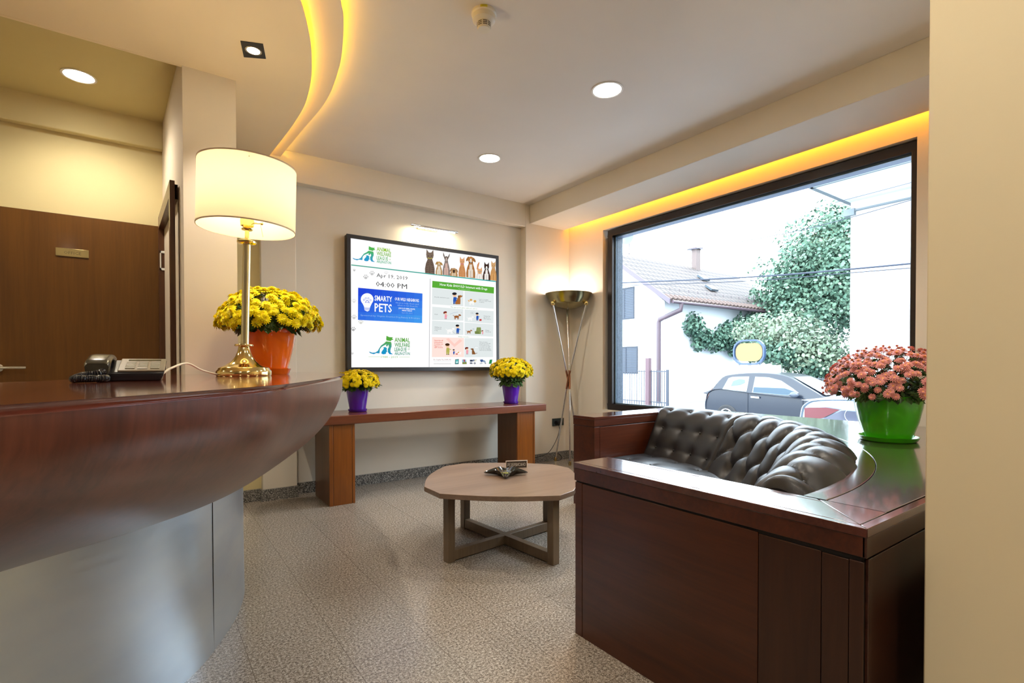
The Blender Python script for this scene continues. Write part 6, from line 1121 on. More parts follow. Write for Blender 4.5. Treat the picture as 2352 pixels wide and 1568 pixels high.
MB().lathe([(.030,-.0045),(.036,-.006),(.039,-.005),(.039,-.004)], c=(.448,2.928,ZL), seg=28).build('rim', M_satin, sp, smooth=True)
MB().lathe([(0,-.0052),(.030,-.0052)], c=(.448,2.928,ZL), seg=28).build('lens', M_dl, sp, smooth=True)
l = bpy.data.lights.new('spot_beam', 'SPOT'); l.energy = 45; l.color = (1,.89,.74); l.spot_size = math.radians(95); l.spot_blend = .6; l.shadow_soft_size = .03; lo = bpy.data.objects.new('spot_beam', l); COL.objects.link(lo); lo.location = (.448,2.928,ZL-.012)
# unseen downlights like these, added out of view to brighten the room
for i, (x, y, z) in enumerate(((2.4,1.0,ZC),(.75,-.9,ZC),(-.9,-.3,ZL),(-1.6,1.9,ZL),(-2.2,3.6,ZC-.006),(.75,.45,ZC))):
    downlight(x, y, z, .08, 'unseen round downlight added to brighten the room', 34, 'added round downlights out of view')

sdv = thing('smoke_detector', 'white smoke detector with yellow sticker on the ceiling', 'smoke detector', (1.367,2.13,ZC))
sx, sy = 1.36, 2.155; M_sd = mat('detector_white', (.72,.68,.58), .3)
MB().lathe([(0,0),(.060,0),(.062,-.012),(.058,-.016),(.0565,-.018),(.058,-.020),(.056,-.040),(.045,-.047),(.035,-.050),(0,-.050)], c=(sx,sy,ZC), seg=48).build('detector_body', M_sd, sdv, smooth=True)
MB().lathe([(.034,-.048),(.034,-.078),(.030,-.084),(0,-.086)], c=(sx,sy,ZC), seg=40).build('sensor_cap', M_sd, sdv, smooth=True)
b = MB()
for z in (-.055,-.063,-.071):
    for k in range(8):
        a0 = k*math.pi/4+.08; seg_ = [a0+.62*j/6 for j in range(7)]
        b.grid([[(sx+.0346*math.cos(a), sy+.0346*math.sin(a), ZC+z) for a in seg_], [(sx+.0346*math.cos(a), sy+.0346*math.sin(a), ZC+z-.004) for a in seg_]])
b.build('vents', mat('vent_dark', (.05,.04,.02), .6), sdv)
va = math.atan2(-sy, -sx); b = MB(); seg_ = [va-.28+.56*j/8 for j in range(9)]
b.grid([[(sx+.0625*math.cos(a), sy+.0625*math.sin(a), ZC-.001) for a in seg_], [(sx+.0630*math.cos(a), sy+.0630*math.sin(a), ZC-.013) for a in seg_]]); b.build('sticker', mat('sticker_yellow', (.62,.58,.03), .5), sdv)
tdir = Vector((-math.sin(va), math.cos(va), 0)); q = Vector((sx+.0634*math.cos(va), sy+.0634*math.sin(va), ZC-.010))-tdir*(-.011)
writing('sticker_writing', '01/03.10', mat('sticker_ink', (.12,.12,.02), .6), Vector((sx+.0636*math.cos(va), sy+.0636*math.sin(va), ZC-.0105))+tdir*(-.011), tdir, (0,0,1), .022, .007, sdv)

# ---------------------------------------------------------------- potted chrysanthemums
random.seed(11)
def head_mesh(r, petals=(13,11,8,5), dome=.55):
    vs, fs = [], []
    for li, n in enumerate(petals):
        R = r*(1-.2*li); tilt = .15+.30*li; w_ = R*math.pi/n*1.15
        for k in range(n):
            a = 2*math.pi*(k+.5*(li % 2)+random.uniform(-.1,.1))/n; ca, sa = math.cos(a), math.sin(a); o = len(vs)
            def P3(d, s, z): return (ca*d-sa*s, sa*d+ca*s, z)
            z1 = r*dome*(.05+.24*li); zt_ = z1+math.sin(tilt)*R*.55-.10*r*(li == 0)
            vs += [P3(R*.15, -w_*.25, z1), P3(R*.15, w_*.25, z1), P3(R*.7, w_*.55, z1+math.sin(tilt)*R*.42), P3(R*.7, -w_*.55, z1+math.sin(tilt)*R*.42), P3(R, w_*.25, zt_), P3(R, -w_*.25, zt_)]
            fs += [(o, o+1, o+2, o+3), (o+3, o+2, o+4, o+5)]
    return vs, fs
def center_mesh(r, o):
    vs, fs = [], []
    return vs, fs
def leaf_into(b, p, n, t, L):
    # lobed leaf: fan of points
    s_ = n.cross(t).normalized(); out = []
    for (x, y) in ((0,0),(.25,.10),(.35,.32),(.55,.22),(.62,.38),(.82,.16),(1,0),(.82,-.16),(.62,-.38),(.55,-.22),(.35,-.32),(.25,-.10)):
        out.append(p+t*x*L+s_*y*L-n*(x*x*.25*L))
    b.add(out, [(0,1,2,3),(0,3,4,5),(0,5,6,7),(0,7,8,9),(0,9,10,11)])
M_leaf = mat('leaf_green', (.055,.12,.025), .45, spec=.4); lv = noise(M_leaf, coords(M_leaf), 22, 2); lk(M_leaf, ramp(M_leaf, lv, [(.3, (.025,.06,.015)), (.7, (.10,.20,.04))]), P(M_leaf).inputs['Base Color'])
M_soil = mat('potting_soil', (.03,.02,.012), .9)
def potted(label, x, y, z, prof, sauc, potcol, petcol, midcol, rx, ztop, zbot, fr_, nfl, seed, nleaf, low=.15, zc=None):
    random.seed(seed)
    t = thing('potted_chrysanthemum', label, 'potted plant', (x, y, z), 'potted chrysanthemums')
    mp_ = mat('pot_glaze', potcol, .16, coat=.5); H_ = prof[-1][1]; R_ = prof[-1][0]
    pr = prof+[(R_-.006, H_), (R_-.009, H_-.03), (0, H_-.03)]
    MB().lathe([(0, prof[0][1])]+pr, c=(x,y,z), seg=64).build('pot', mp_, t, smooth=True)
    MB().lathe([(0,0)]+sauc, c=(x,y,z), seg=64).build('saucer', mp_, t, smooth=True)
    MB().lathe([(0,H_-.028),(R_-.012,H_-.026)], c=(x,y,z), seg=24).build('soil', M_soil, t)
    c = Vector((x, y, z+(zbot if zc is None else zc))); rz = ztop-(zbot if zc is None else zc)
    pts = []; k = 0; g = math.pi*(3-math.sqrt(5)); N = int(nfl*1.0)
    for i in range(N):
        u = 1-(i+.5)/N*(1+low); a = i*g+random.uniform(-.25,.25); s_ = math.sqrt(max(0, 1-u*u)); j = random.uniform(.93, 1.05)
        d = Vector((s_*math.cos(a), s_*math.sin(a), u)); lump = 1+.05*math.sin(3*a+seed)+.04*math.sin(5*a)
        pts.append((c+Vector((d.x*rx*lump, d.y*rx*lump, d.z*rz))*j, Vector((d.x, d.y, d.z*1.2+.25)).normalized()))
    # foliage and stems
    b = MB(); base = Vector((x, y, z+H_-.02))
    for i in range(nleaf):
        p, d = pts[random.randrange(N)]; k = random.uniform(.30, .93); q = base.lerp(p, k)+Vector([random.uniform(-.02,.02) for _ in range(3)])
        q.z = max(q.z, z+H_-.012); n = Vector((random.gauss(0,.5), random.gauss(0,.5), 1)).normalized(); tdir = (Vector((q.x-x, q.y-y, random.uniform(-.03,.03)))+Vector([random.gauss(0,.04) for _ in range(3)])).normalized(); tdir = (tdir-n*tdir.dot(n)).normalized()
        leaf_into(b, q, n, tdir, random.uniform(.028,.050))
    for i in range(nleaf//5):   # leaves hanging over the rim
        a = random.uniform(0, 2*math.pi); q = Vector((x+R_*.95*math.cos(a), y+R_*.95*math.sin(a), z+H_+random.uniform(0,.03))); n = Vector((math.cos(a)*.6, math.sin(a)*.6, .8)).normalized(); td = Vector((math.cos(a), math.sin(a), -.35)); td = (td-n*td.dot(n)).normalized(); leaf_into(b, q, n, td, random.uniform(.03,.055))
    b.build('foliage', M_leaf, t, fix=False)
    b = MB()
    for p, d in pts[::2]: b.tube([base+Vector(((p.x-x)*.15,(p.y-y)*.15,0)), base.lerp(p, .55)+Vector((0,0,.005)), p-d*.004], .0013, 4, cap=False)
    b.build('stems', mat('stem_green', (.07,.09,.03), .6), t, fix=False)
    # heads
    pm_ = mat('petals', petcol, .55, spec=.2, sub=.0); nz_ = noise(pm_, coords(pm_), 9, 2); lk(pm_, ramp(pm_, nz_, [(.3, tuple(v_*.8 for v_ in petcol)), (.7, petcol)]), P(pm_).inputs['Base Color'])
    cm_ = mat('flower_centres', midcol, .6)
    vs, fs = head_mesh(fr_); b = MB(); b.add(vs, fs); b.cur = 1; b.sphere((0,0,fr_*.32), fr_*.30, 8, 5, (1,1,.7))
    h0 = b.build('flower_head', [pm_, cm_], t, fix=False)
    eye = Vector((0,0,EYE)); order = sorted(pts, key=lambda q: (q[0]-eye).length-.25*q[1].dot((eye-q[0]).normalized()))
    def mtx(p, d): return Matrix.Translation(p) @ d.to_track_quat('Z', 'Y').to_matrix().to_4x4() @ Matrix.Rotation(random.uniform(0,6), 4, 'Z') @ Matrix.Scale(random.uniform(.82,1.15), 4)
    inv = Matrix.Translation(-Vector((x, y, z)))
    first = True
    for p, d in order[:100]:
        o = h0 if first else h0.copy()
        if not first: COL.objects.link(o)
        o.parent = t; o.matrix_parent_inverse = Matrix.Identity(4); o.matrix_local = inv @ mtx(p, d); first = False
    rest = order[100:]
    if rest:
        b = MB()
        for p, d in rest:
            m_ = mtx(p, d); b.cur = 0; b.add([m_ @ Vector(v_) for v_ in vs], fs); b.cur = 1; b.sphere(m_ @ Vector((0,0,fr_*.32)), fr_*.3, 6, 4)
        o = b.build('flower_heads', [pm_, cm_], t, fix=False); o['kind'] = 'stuff'
    return t
gp = [(.100,.012),(.106,.03),(.128,.10),(.143,.17),(.148,.205),(.152,.228),(.155,.232)]
potted('salmon pink chrysanthemums in a glossy green pot on the booth shelf', 3.085,1.020,HB, [(r_*1.0, z_) for r_, z_ in gp], [(.118,0),(.124,.006),(.131,.022),(.133,.024),(.128,.024),(.115,.008),(0,.008)], (.07,.52,.010), (.78,.33,.31), (.80,.36,.10), .285, .470, .20, .0205, 430, 5, 620, low=.12, zc=.26)
po_ = px(618, 2.74)
potted('bright yellow chrysanthemums in a glossy orange pot beside the brass lamp', po_.x, po_.y, ZT, [(.090,.012),(.098,.05),(.118,.13),(.130,.19),(.135,.228),(.138,.232),(.1385,.240)], [(.095,0),(.100,.006),(.108,.028),(.110,.030),(.104,.030),(.095,.008),(0,.008)], (.88,.17,.004), (.95,.82,.002), (.85,.62,.005), .245, .450, .20, .027, 290, 8, 620, low=.10, zc=.27)
pp_ = [(.064,.012),(.068,.03),(.080,.10),(.090,.165),(.095,.195),(.098,.200)]
potted('yellow chrysanthemums in a purple pot at the bench end beside the counter', 1.415,4.235,.692, pp_, [(.068,0),(.074,.005),(.078,.020),(.079,.022),(.074,.022),(.068,.008),(0,.008)], (.085,.012,.36), (.93,.74,.002), (.80,.52,.005), .175, .340, .20, .022, 220, 13, 430, low=.15, zc=.235)
potted('yellow chrysanthemums in a purple pot at the bench end nearest the window', 2.955,4.19,.692, pp_, [(.068,0),(.074,.005),(.078,.020),(.079,.022),(.074,.022),(.068,.008),(0,.008)], (.085,.012,.36), (.93,.74,.002), (.80,.52,.005), .205, .450, .21, .023, 270, 21, 520, low=.35, zc=.325)
# ---------------------------------------------------------------- street outside
ZG = -.59
M_asph = mat('asphalt', (.13,.145,.17), .8); M_pave = mat('pavement', (.26,.27,.29), .8); M_render = mat('white_render', (.62,.64,.66), .8); M_gut = mat('gutter_brown', (.055,.035,.045), .4)
struct(MB().box((4.14,-30,ZG-.3), (60,45,ZG)).build('street', M_asph)); struct(MB().box((4.14,-25,ZG), (6.4,25,ZG+.12)).build('pavement_near', M_pave)); struct(MB().box((14.6,-25,ZG), (17.6,11,ZG+.12)).build('pavement_far', M_pave))
def rooftile(name, rot, c1=(.060,.045,.039), c2=(.018,.012,.012)):
    m = mat(name, c1, .8); v = coords(m, (1,1,1), rot)
    bk = nd(m, 'ShaderNodeTexBrick'); bk.inputs['Scale'].default_value = 1; bk.inputs['Brick Width'].default_value = .34; bk.inputs['Row Height'].default_value = .36; bk.inputs['Mortar Size'].default_value = .05; bk.inputs['Mortar Smooth'].default_value = .35
    bk.inputs['Color1'].default_value = (*c1, 1); bk.inputs['Color2'].default_value = (c1[0]*.9, c1[1]*.92, c1[2]*.95, 1); bk.inputs['Mortar'].default_value = (*c2, 1); lk(m, v, bk.inputs['Vector']); lk(m, bk.outputs['Color'], P(m).inputs['Base Color']); return m
# house across the street: gable faces us, eaves run away from us
hx, hv = 18.0, 14.1
hs_ = thing('house', 'white house with a tiled gable roof and brown downpipe across the street', 'house', (18, 17, ZG))
rv, rz = 17.2, 6.40; ev, ez = 13.55, 3.79
MB().add([], []) if False else None
b = MB(); pr = [(hv,ZG),(hv,3.80),(rv,6.15),(20.3,3.80),(20.3,ZG)]
b.add([(hx,y,z) for y, z in pr]+[(28.6,y,z) for y, z in pr], [(4,3,2,1,0),(5,6,7,8,9)]+[(i,(i+1)%5,(i+1)%5+5,i+5) for i in range(5)]); b.build('walls', M_render, hs_)
sl = math.atan2(rz-ez, rv-ev)
b = MB()
x0r, x1r = 17.6, 28.4
b.add([(x0r,ev,ez),(x1r,ev,ez),(x1r,rv,rz),(x0r,rv,rz),(x0r,ev,ez-.12),(x1r,ev,ez-.12),(x1r,rv,rz-.12),(x0r,rv,rz-.12)], [(0,1,2,3),(7,6,5,4),(0,4,5,1),(3,2,6,7),(0,3,7,4),(1,5,6,2)])
r1_ = b.build('roof_slope', rooftile('roof_tiles', (0,0,0)), hs_)
b = MB(); b.add([(x0r,rv,rz),(x1r,rv,rz),(x1r,20.9,ez),(x0r,20.9,ez),(x0r,rv,rz-.12),(x1r,rv,rz-.12),(x1r,20.9,ez-.12),(x0r,20.9,ez-.12)], [(0,1,2,3),(7,6,5,4),(0,4,5,1),(3,2,6,7),(0,3,7,4),(1,5,6,2)]); b.build('roof_slope', rooftile('roof_tiles_b', (0,0,0)), hs_)
b = MB(); b.add([(x0r-.02,ev-.03,ez-.20),(x0r-.02,rv,rz-.20),(x0r-.02,rv,rz+.03),(x0r-.02,ev-.03,ez+.03),(x0r+.05,ev-.03,ez-.20),(x0r+.05,rv,rz-.20),(x0r+.05,rv,rz+.03),(x0r+.05,ev-.03,ez+.03)], [(0,1,2,3),(7,6,5,4),(0,4,5,1),(3,2,6,7),(0,3,7,4),(1,5,6,2)]); b.build('bargeboard', mat('bargeboard', (.07,.055,.075), .6), hs_)
b = MB(); 
for k in range(36):   # rounded tile ends along the eaves
    b.tube([(17.75+k*.3,ev-.04,ez+.02),(17.75+k*.3,ev+.30,ez+.02+.30*math.tan(sl))], .07, 8)
b.build('eave_tiles', mat('tile_ends', (.075,.050,.043), .8), hs_)
b = MB(); b.tube([(17.7,ev-.10,ez-.10),(28.3,ev-.10,ez-.10)], .07, 8); b.build('gutter', M_gut, hs_, smooth=True)
b = MB(); b.tube([(18.3,ev-.08,ez-.12),(18.3,ev-.06,ez-.40),(17.93,14.32,3.02),(17.93,14.35,2.9),(17.93,14.35,ZG)], .10, 10); b.build('downpipe', M_gut, hs_, smooth=True)
b = MB()
for k in range(14):
    xx = 18.6+k*.68; y = ev+.75; z = ez+(y-ev)*math.tan(sl); b.tube([(xx,y,z),(xx,y,z+.13)], .012, 4)
    if k < 13: b.tube([(xx,y,z+.12),(xx+.68,y,z+.12)], .008, 4)
b.build('snow_guard', M_gut, hs_)
def shutters(y0, y1, z0, z1, name='shuttered_window'):
    f = MB(); f.box((hx-.05,y0-.05,z0-.05), (hx-.01,y1+.05,z0)); f.box((hx-.05,y0-.05,z1), (hx-.01,y1+.05,z1+.05)); f.box((hx-.05,y0-.05,z0), (hx-.01,y0,z1)); f.box((hx-.05,y1,z0), (hx-.01,y1+.05,z1)); f.box((hx-.04,(y0+y1)/2-.03,z0), (hx-.01,(y0+y1)/2+.03,z1)); o = f.build(name, mat('shutter_frame', (.012,.017,.028), .6), hs_)
    b = MB(); n = int((z1-z0)/.075)
    for k in range(n):
        z = z0+(k+.5)*(z1-z0)/n; b.box((hx-.035,y0,z-.024), (hx-.02,y1,z+.022))
    b.build('slats', mat('shutter_slats', (.026,.036,.058), .6), o); MB().box((hx-.015,y0,z0), (hx-.005,y1,z1)).build('dark_opening', mat('window_dark', (.02,.025,.03), .3), o)
shutters(15.80,16.9,3.22,4.58); shutters(15.60,16.9,.72,1.86)
b = MB(); b.box((24.40,17.0,6.0), (24.78,17.3,7.40)); b.build('chimney', mat('chimney_brick', (.10,.075,.07), .8), hs_); MB().box((24.28,16.9,7.40), (24.9,17.5,7.47)).build('chimney_cap', M_gut, hs_)
for xx, yy in ((22.6,14.9),(23.4,15.9)):
    z = ez+(yy-ev)*math.tan(sl); b = MB(); T_ = Matrix.Translation((xx,yy,z+.05)) @ Matrix.Rotation(sl, 4, 'X'); b.box((-.28,-.22,0), (.28,.22,.10), T_); b.build('roof_window', mat('roof_window_grey', (.06,.08,.10), .3), hs_)
dh = thing('satellite_dish', 'white satellite dish above the roof of the white house', 'satellite dish', (21.5,19.3,7.4)); 
MB().lathe([(0,0),(.2,.03),(.36,.10),(.37,.11),(.2,.05),(0,.02)], seg=24, T=Matrix.Translation((21.5,19.3,8.0)) @ Matrix.Rotation(math.radians(-80), 4, 'Y') @ Matrix.Rotation(.3, 4, 'X')).build('dish', mat('dish_grey', (.05,.06,.07), .4), dh, smooth=True); MB().tube([(21.6,19.3,5.2),(21.6,19.3,7.95)], .03, 6).build('mast', M_gut, dh)

# iron fence and post in front of the house
fe = thing('iron_fence', 'dark iron bar fence in front of the white house', 'fence', (15.5,13.2,ZG))
b = MB()
for k in range(26): b.box((15.49,12.0+k*.12,ZG), (15.51,12.018+k*.12,.88 if k < 12 else .80))
b.box((15.485,11.98,.80), (15.515,13.4,.84)); b.box((15.485,11.98,-.35), (15.515,15.2,-.31)); b.box((15.46,11.96,ZG), (15.54,12.04,.89)); b.build('bars', mat('iron_grey', (.03,.035,.05), .5), fe)
MB().box((15.40,12.78,ZG), (15.55,12.95,1.33)).build('post', mat('pink_post', (.08,.045,.055), .7), fe)
# white building at the right with a wide porch roof
bl = thing('white_building', 'bright white building with overhanging tiled eaves at the right of the window', 'building', (16,2,ZG))
MB().box((15,-12,ZG), (24,5.82,5.31)).build('walls', M_render, bl)
b = MB(); b.box((13.03,-12,5.31), (24,5.84,5.37)); b.build('soffit', mat('soffit_white', (.55,.57,.6), .8), bl)
b = MB(); b.box((12.95,-12,5.30), (13.03,5.90,5.56)); b.box((12.95,5.84,5.30), (24,5.94,5.56)); b.build('fascia', mat('fascia_grey', (.12,.14,.15), .7), bl)
b = MB(); b.add([(12.9,6.0,5.56),(12.9,-12,5.56),(18.5,-12,8.2),(18.5,2.2,8.2),(24,6.0,5.56)], [(0,1,2,3),(0,3,4)]); b.build('roof', rooftile('roof_tiles_c', (0,0,math.pi/2), (.16,.10,.08)), bl)
b = MB()
for k in range(60): b.tube([(12.84,5.95-k*.3,5.60),(13.2,5.95-k*.3,5.76)], .07, 7)
b.build('eave_tiles', mat('tile_ends_b', (.12,.07,.06), .8), bl)
b = MB(); b.box((14.9,-12,5.05), (15,5.84,5.09)); b.box((14.88,5.7,4.95), (15.02,5.95,5.12)); b.build('cornice', mat('cornice_grey', (.12,.14,.15), .7), bl)

# garden wall, sign
tag(MB().box((13.9,7.2,ZG), (14.2,8.75,1.06)).build('garden_wall', M_render), 'low white garden wall under the oval sign', 'wall')
sg = thing('oval_sign', 'amber rounded sign in a blue frame above the low garden wall', 'sign', (14.0,8.03,1.06))
def rrect(cy_, cz_, w_, h_, r_, n=8):
    out = []
    for (sy_, sz_, a0) in ((1,1,0),(-1,1,90),(-1,-1,180),(1,-1,270)):
        for k in range(n+1): a = math.radians(a0+90*k/n); out.append((cy_+sy_*(w_/2-r_)+r_*math.cos(a), cz_+sz_*(h_/2-r_)+r_*math.sin(a)))
    return out
TR = Matrix(((0,0,1,0),(1,0,0,0),(0,1,0,0),(0,0,0,1)))
b = MB(); o_ = rrect(8.03,1.43,.94,.72,.30); i_ = rrect(8.03,1.43,.85,.63,.26)
b.grid([[(13.98,y,z) for y, z in o_], [(14.08,y,z) for y, z in o_], [(14.08,y,z) for y, z in i_], [(13.98,y,z) for y, z in i_], [(13.98,y,z) for y, z in o_]], closed=True); b.build('sign_frame', mat('sign_blue', (.02,.04,.09), .4), sg)
MB().prism(rrect(8.03,1.43,.80,.52,.22), 14.01, 14.05, TR).build('sign_face', mat('sign_amber', (.155,.105,.042), .6), sg)
b = MB(); b.box((14.03,7.70,1.03), (14.07,7.74,1.15)); b.box((14.03,8.32,1.03), (14.07,8.36,1.15)); b.build('sign_feet', mat('sign_grey', (.1,.12,.15), .5), sg)

# ---------------------------------------------------------------- foliage
def leaves(name, blobs, n, L, m, seed, parent=None, shell=.6):
    random.seed(seed); b = MB(); tot = sum(r[3]*r[4]*r[5] for r in blobs)**1
    for (cx_, cy_, cz_, rx_, ry_, rz_) in blobs:
        k = int(n*rx_*ry_*rz_/tot)+8
        for _ in range(k):
            d = Vector([random.gauss(0,1) for _ in range(3)]).normalized(); rr_ = random.uniform(shell, 1.05); lump = 1+.12*math.sin(d.x*7+cx_)*math.sin(d.y*6)+.1*math.sin(d.z*9+d.y*5)
            p = Vector((cx_+d.x*rx_*rr_*lump, cy_+d.y*ry_*rr_*lump, cz_+d.z*rz_*rr_*lump)); nn_ = (d+Vector([random.gauss(0,.6) for _ in range(3)])).normalized(); t = nn_.orthogonal().normalized(); s_ = nn_.cross(t); l_ = L*random.uniform(.6,1.3)
            a = random.uniform(0,6.28); t, s_ = t*math.cos(a)+s_*math.sin(a), s_*math.cos(a)-t*math.sin(a)
            b.add([p-t*l_*.5, p+s_*l_*.38-t*l_*.1, p+s_*l_*.28+t*l_*.35, p+t*l_*.55, p-s_*l_*.28+t*l_*.35, p-s_*l_*.38-t*l_*.1], [(0,1,2,3),(0,3,4,5)])
    return b.build(name, m, parent, fix=False)
def leafmat(name, c1, c2):
    m = mat(name, c1, .6, spec=.3); lk(m, ramp(m, noise(m, coords(m), 1.6, 3), [(.3, c1), (.7, c2)]), P(m).inputs['Base Color']); return m
LM1 = leafmat('tree_leaves', (.035,.085,.058), (.095,.155,.105)); LM2 = leafmat('vine_leaves', (.022,.060,.042), (.070,.130,.090)); LM3 = leafmat('vine_leaves_pale', (.070,.125,.080), (.17,.20,.14))
def trunk(path, r, parent, r1=.06): MB().tube(cr(path, 4), r, 10, r1=r1).build('trunk', mat('bark', (.04,.03,.028), .9), parent, smooth=True)
tr_ = thing('leafy_tree', 'tall leafy green tree between the tiled house and white building', 'tree', (27,11.6,ZG))
leaves('crown', [(26.5,11.3,6.2,2.4,1.9,2.3),(26,12.8,4.8,2.0,1.6,1.9),(26,10.2,4.4,2.0,1.5,2.4),(26.8,10.6,7.6,1.5,1.2,1.2),(26,13.8,3.8,1.4,1.2,1.2),(25.5,11.6,3.4,2.0,1.8,1.5)], 26000, .15, LM1, 5, tr_, .35); trunk([(26.6,11.6,ZG),(26.5,11.5,2),(26.4,11.3,5)], .22, tr_)
vn = thing('climbing_vine', 'dense leafy vine hanging over the side wall of the tiled house', 'vine', (20.5,13.8,ZG))
leaves('leaves', [(19.75,13.85,2.75,.65,.30,.62),(20.5,13.8,2.25,.75,.32,.48),(21.4,13.8,2.1,.9,.35,.50),(22.4,13.75,2.5,1.1,.35,.65),(23.6,13.7,2.7,1.0,.40,.85),(24.6,13.6,3.1,1.0,.4,.6),(20.1,13.85,1.95,.5,.25,.35),(23.0,13.7,1.8,.9,.35,.5)], 6500, .14, LM2, 8, vn, .2); trunk([(24.5,13.9,ZG),(24.3,13.85,1.2),(23.2,13.8,2.2),(20.5,13.85,2.4)], .06, vn, .02)
hg = thing('garden_hedge', 'pale green spreading garden shrub between the oval sign and white building', 'shrub', (16.5,7.6,ZG))
leaves('leaves', [(17.2,9.1,2.1,.9,.9,.70),(16.6,8.1,2.0,.9,.8,.75),(16.2,7.3,1.65,.9,.7,.70),(16.0,6.7,1.3,.8,.6,.65),(16.1,7.6,1.1,.7,.8,.45),(16.0,6.5,.8,.7,.5,.6),(17.8,10.0,2.3,.8,.8,.55)], 9000, .10, LM3, 9, hg, .25)
leaves('leaves', [(16.6,8.9,1.5,.7,.8,.45),(15.9,7.9,1.35,.6,.7,.4),(15.8,7.0,.9,.5,.6,.4)], 1800, .12, LM2, 10, hg, .3); trunk([(16.8,8.2,ZG),(16.7,8.2,.6),(16.6,8.3,1.6)], .07, hg, .03); trunk([(16.3,7.2,ZG),(16.3,7.2,.6),(16.2,7.2,1.3)], .06, hg, .03)
gf_ = thing('garden_gate', 'pale wrought iron garden gate behind the silver car', 'gate', (15.2,6.5,ZG)); b = MB()
for k in range(16): b.tube([(15.2,5.9+k*.11,ZG),(15.2,5.9+k*.11,.55+.18*math.sin(math.pi*k/15))], .010, 5)
b.tube(cr([(15.2,5.9+k*.11,.50+.18*math.sin(math.pi*k/15)) for k in range(16)], 2), .014, 5); b.tube([(15.2,5.9,-.3),(15.2,7.55,-.3)], .014, 5); b.build('bars', mat('iron_pale', (.09,.10,.11), .5), gf_)

# overhead cables
for i, (pts_, r_, lab) in enumerate((
    ([(13,14.5,4.06),(13,11.96,3.84),(13,7.7,3.42),(13,5.05,3.24),(13,2,3.1)], .022, 'thick dark street cable crossing in front of the tiled roof'),
    ([(13.1,14.5,4.0),(13.1,11.96,3.76),(13.1,7.7,3.33),(13.1,5.05,3.17),(13.1,2,3.0)], .011, 'second thinner street cable just below the thick one'),
    ([(13,14.5,5.25),(13,11.96,4.81),(13,9.05,4.45),(13,6.55,4.36),(13,5.04,4.41),(13,3,4.6)], .009, 'thin street cable crossing above the chimney'),
    ([(13,8.6,4.95),(13,7.7,4.87),(13,5.54,4.83),(13,3,4.9)], .005, 'faint uppermost street cable near the eaves of the white building'))):
    tag(MB().tube(cr(pts_, 6), r_, 6).build('street_cable', mat('cable_dark', (.015,.02,.035), .6)), lab, 'cable', 'overhead street cables')

# ---------------------------------------------------------------- cars
M_tyre = mat('tyre', (.02,.02,.022), .8); M_rim = mat('rim', (.5,.52,.55), .25, 1)
def carglass(n, c=(.30,.38,.42)): return mat(n, c, .06, spec=.8, coat=.5)
def wheel(cx_, cy_, r_, par, side=-1):
    T_ = Matrix.Translation((cx_, cy_, ZG+r_)) @ Matrix.Rotation(math.pi/2, 4, 'Y')
    w_ = MB().lathe([(.0,-.09),(r_*.62,-.10),(r_*.66,-.11),(r_*.94,-.11),(r_,-.08),(r_,.08),(r_*.94,.11),(0,.10)], seg=28, T=T_).build('wheel', M_tyre, par, smooth=True)
    b = MB(); b.lathe([(0,-.118),(.05,-.12),(.06,-.112)], seg=14, T=T_)
    for k in range(5):
        a = k*2*math.pi/5; b.tube([T_ @ Vector((.04*math.cos(a), .04*math.sin(a), -.112)), T_ @ Vector((r_*.62*math.cos(a), r_*.62*math.sin(a), -.108))], .022, 6)
    b.lathe([(r_*.58,-.108),(r_*.60,-.118),(r_*.66,-.112)], seg=28, T=T_); b.build('hub', M_rim, w_, smooth=True)
def car(name, label, xs, width, lower, upper, paintm, glass_polys, rear_g, front_g, extras, wheels, y_off=0):
    c = thing(name, label, 'car', (xs+width/2, sum(p[0] for p in lower)/len(lower), ZG))
    # lower body: loft across the width with rounded sides
    def loft(poly, sect, nm, m):
        b = MB(); cy_ = sum(p[0] for p in poly)/len(poly); zz = min(p[1] for p in poly); rows = []
        for x, s_, zs_ in sect: rows.append([(x, cy_+(y-cy_)*s_, zz+(z-zz)*zs_) for y, z in poly])
        b.grid(rows, closed=True); b.add(rows[0], [tuple(range(len(poly)))]); b.add(rows[-1], [tuple(range(len(poly)))]); return b.build(nm, m, c, bevel=.015)
    lo = cr([(y, z, 0) for y, z in lower], 3, True); loft([(p.x, p.y) for p in lo], [(xs+.03,.985,.97),(xs,.995,.985),(xs-.0+.0,1,.99),(xs+.12,1,1.0),(xs+width-.12,1,1.0),(xs+width,.99,.985)], 'car_body', paintm)
    # cabin, leaning inwards
    zb = min(z for y, z in upper); zt_ = max(z for y, z in upper); b = MB(); rows = []
    def lean(z): return .22*max(0, (z-zb)/(zt_-zb))**1.2
    up_ = [(p.x, p.y) for p in cr([(y, z, 0) for y, z in upper], 3, True)]
    b.add([(xs+.03+lean(z), y, z) for y, z in up_], [tuple(range(len(up_)))]); b.add([(xs+width-.03-lean(z), y, z) for y, z in up_], [tuple(range(len(up_)))])
    n_ = len(up_); b.f += []; b.add([(xs+.03+lean(z), y, z) for y, z in up_]+[(xs+width-.03-lean(z), y, z) for y, z in up_], [(i,(i+1)%n_,(i+1)%n_+n_,i+n_) for i in range(n_)]); b.build('cabin', paintm, c, bevel=.02)
    for nm, m, poly in glass_polys:
        b = MB(); b.add([(xs+.03+lean(max(zb, z))-.006, y, z) for y, z in poly], [tuple(range(len(poly)))]); b.build(nm, m, c, fix=False)
    for nm, m, quad in extras:
        b = MB(); b.add(quad, [tuple(range(len(quad)))]); b.build(nm, m, c, fix=False)
    for (wy, wx) in wheels: wheel(xs+.10 if wx == 0 else xs+width-.10, wy, .30, c)
    return c
pm1 = mat('car_paint_navy', (.003,.006,.014), .3, coat=.12)
G1 = carglass('car_glass', (.16,.19,.20)); 
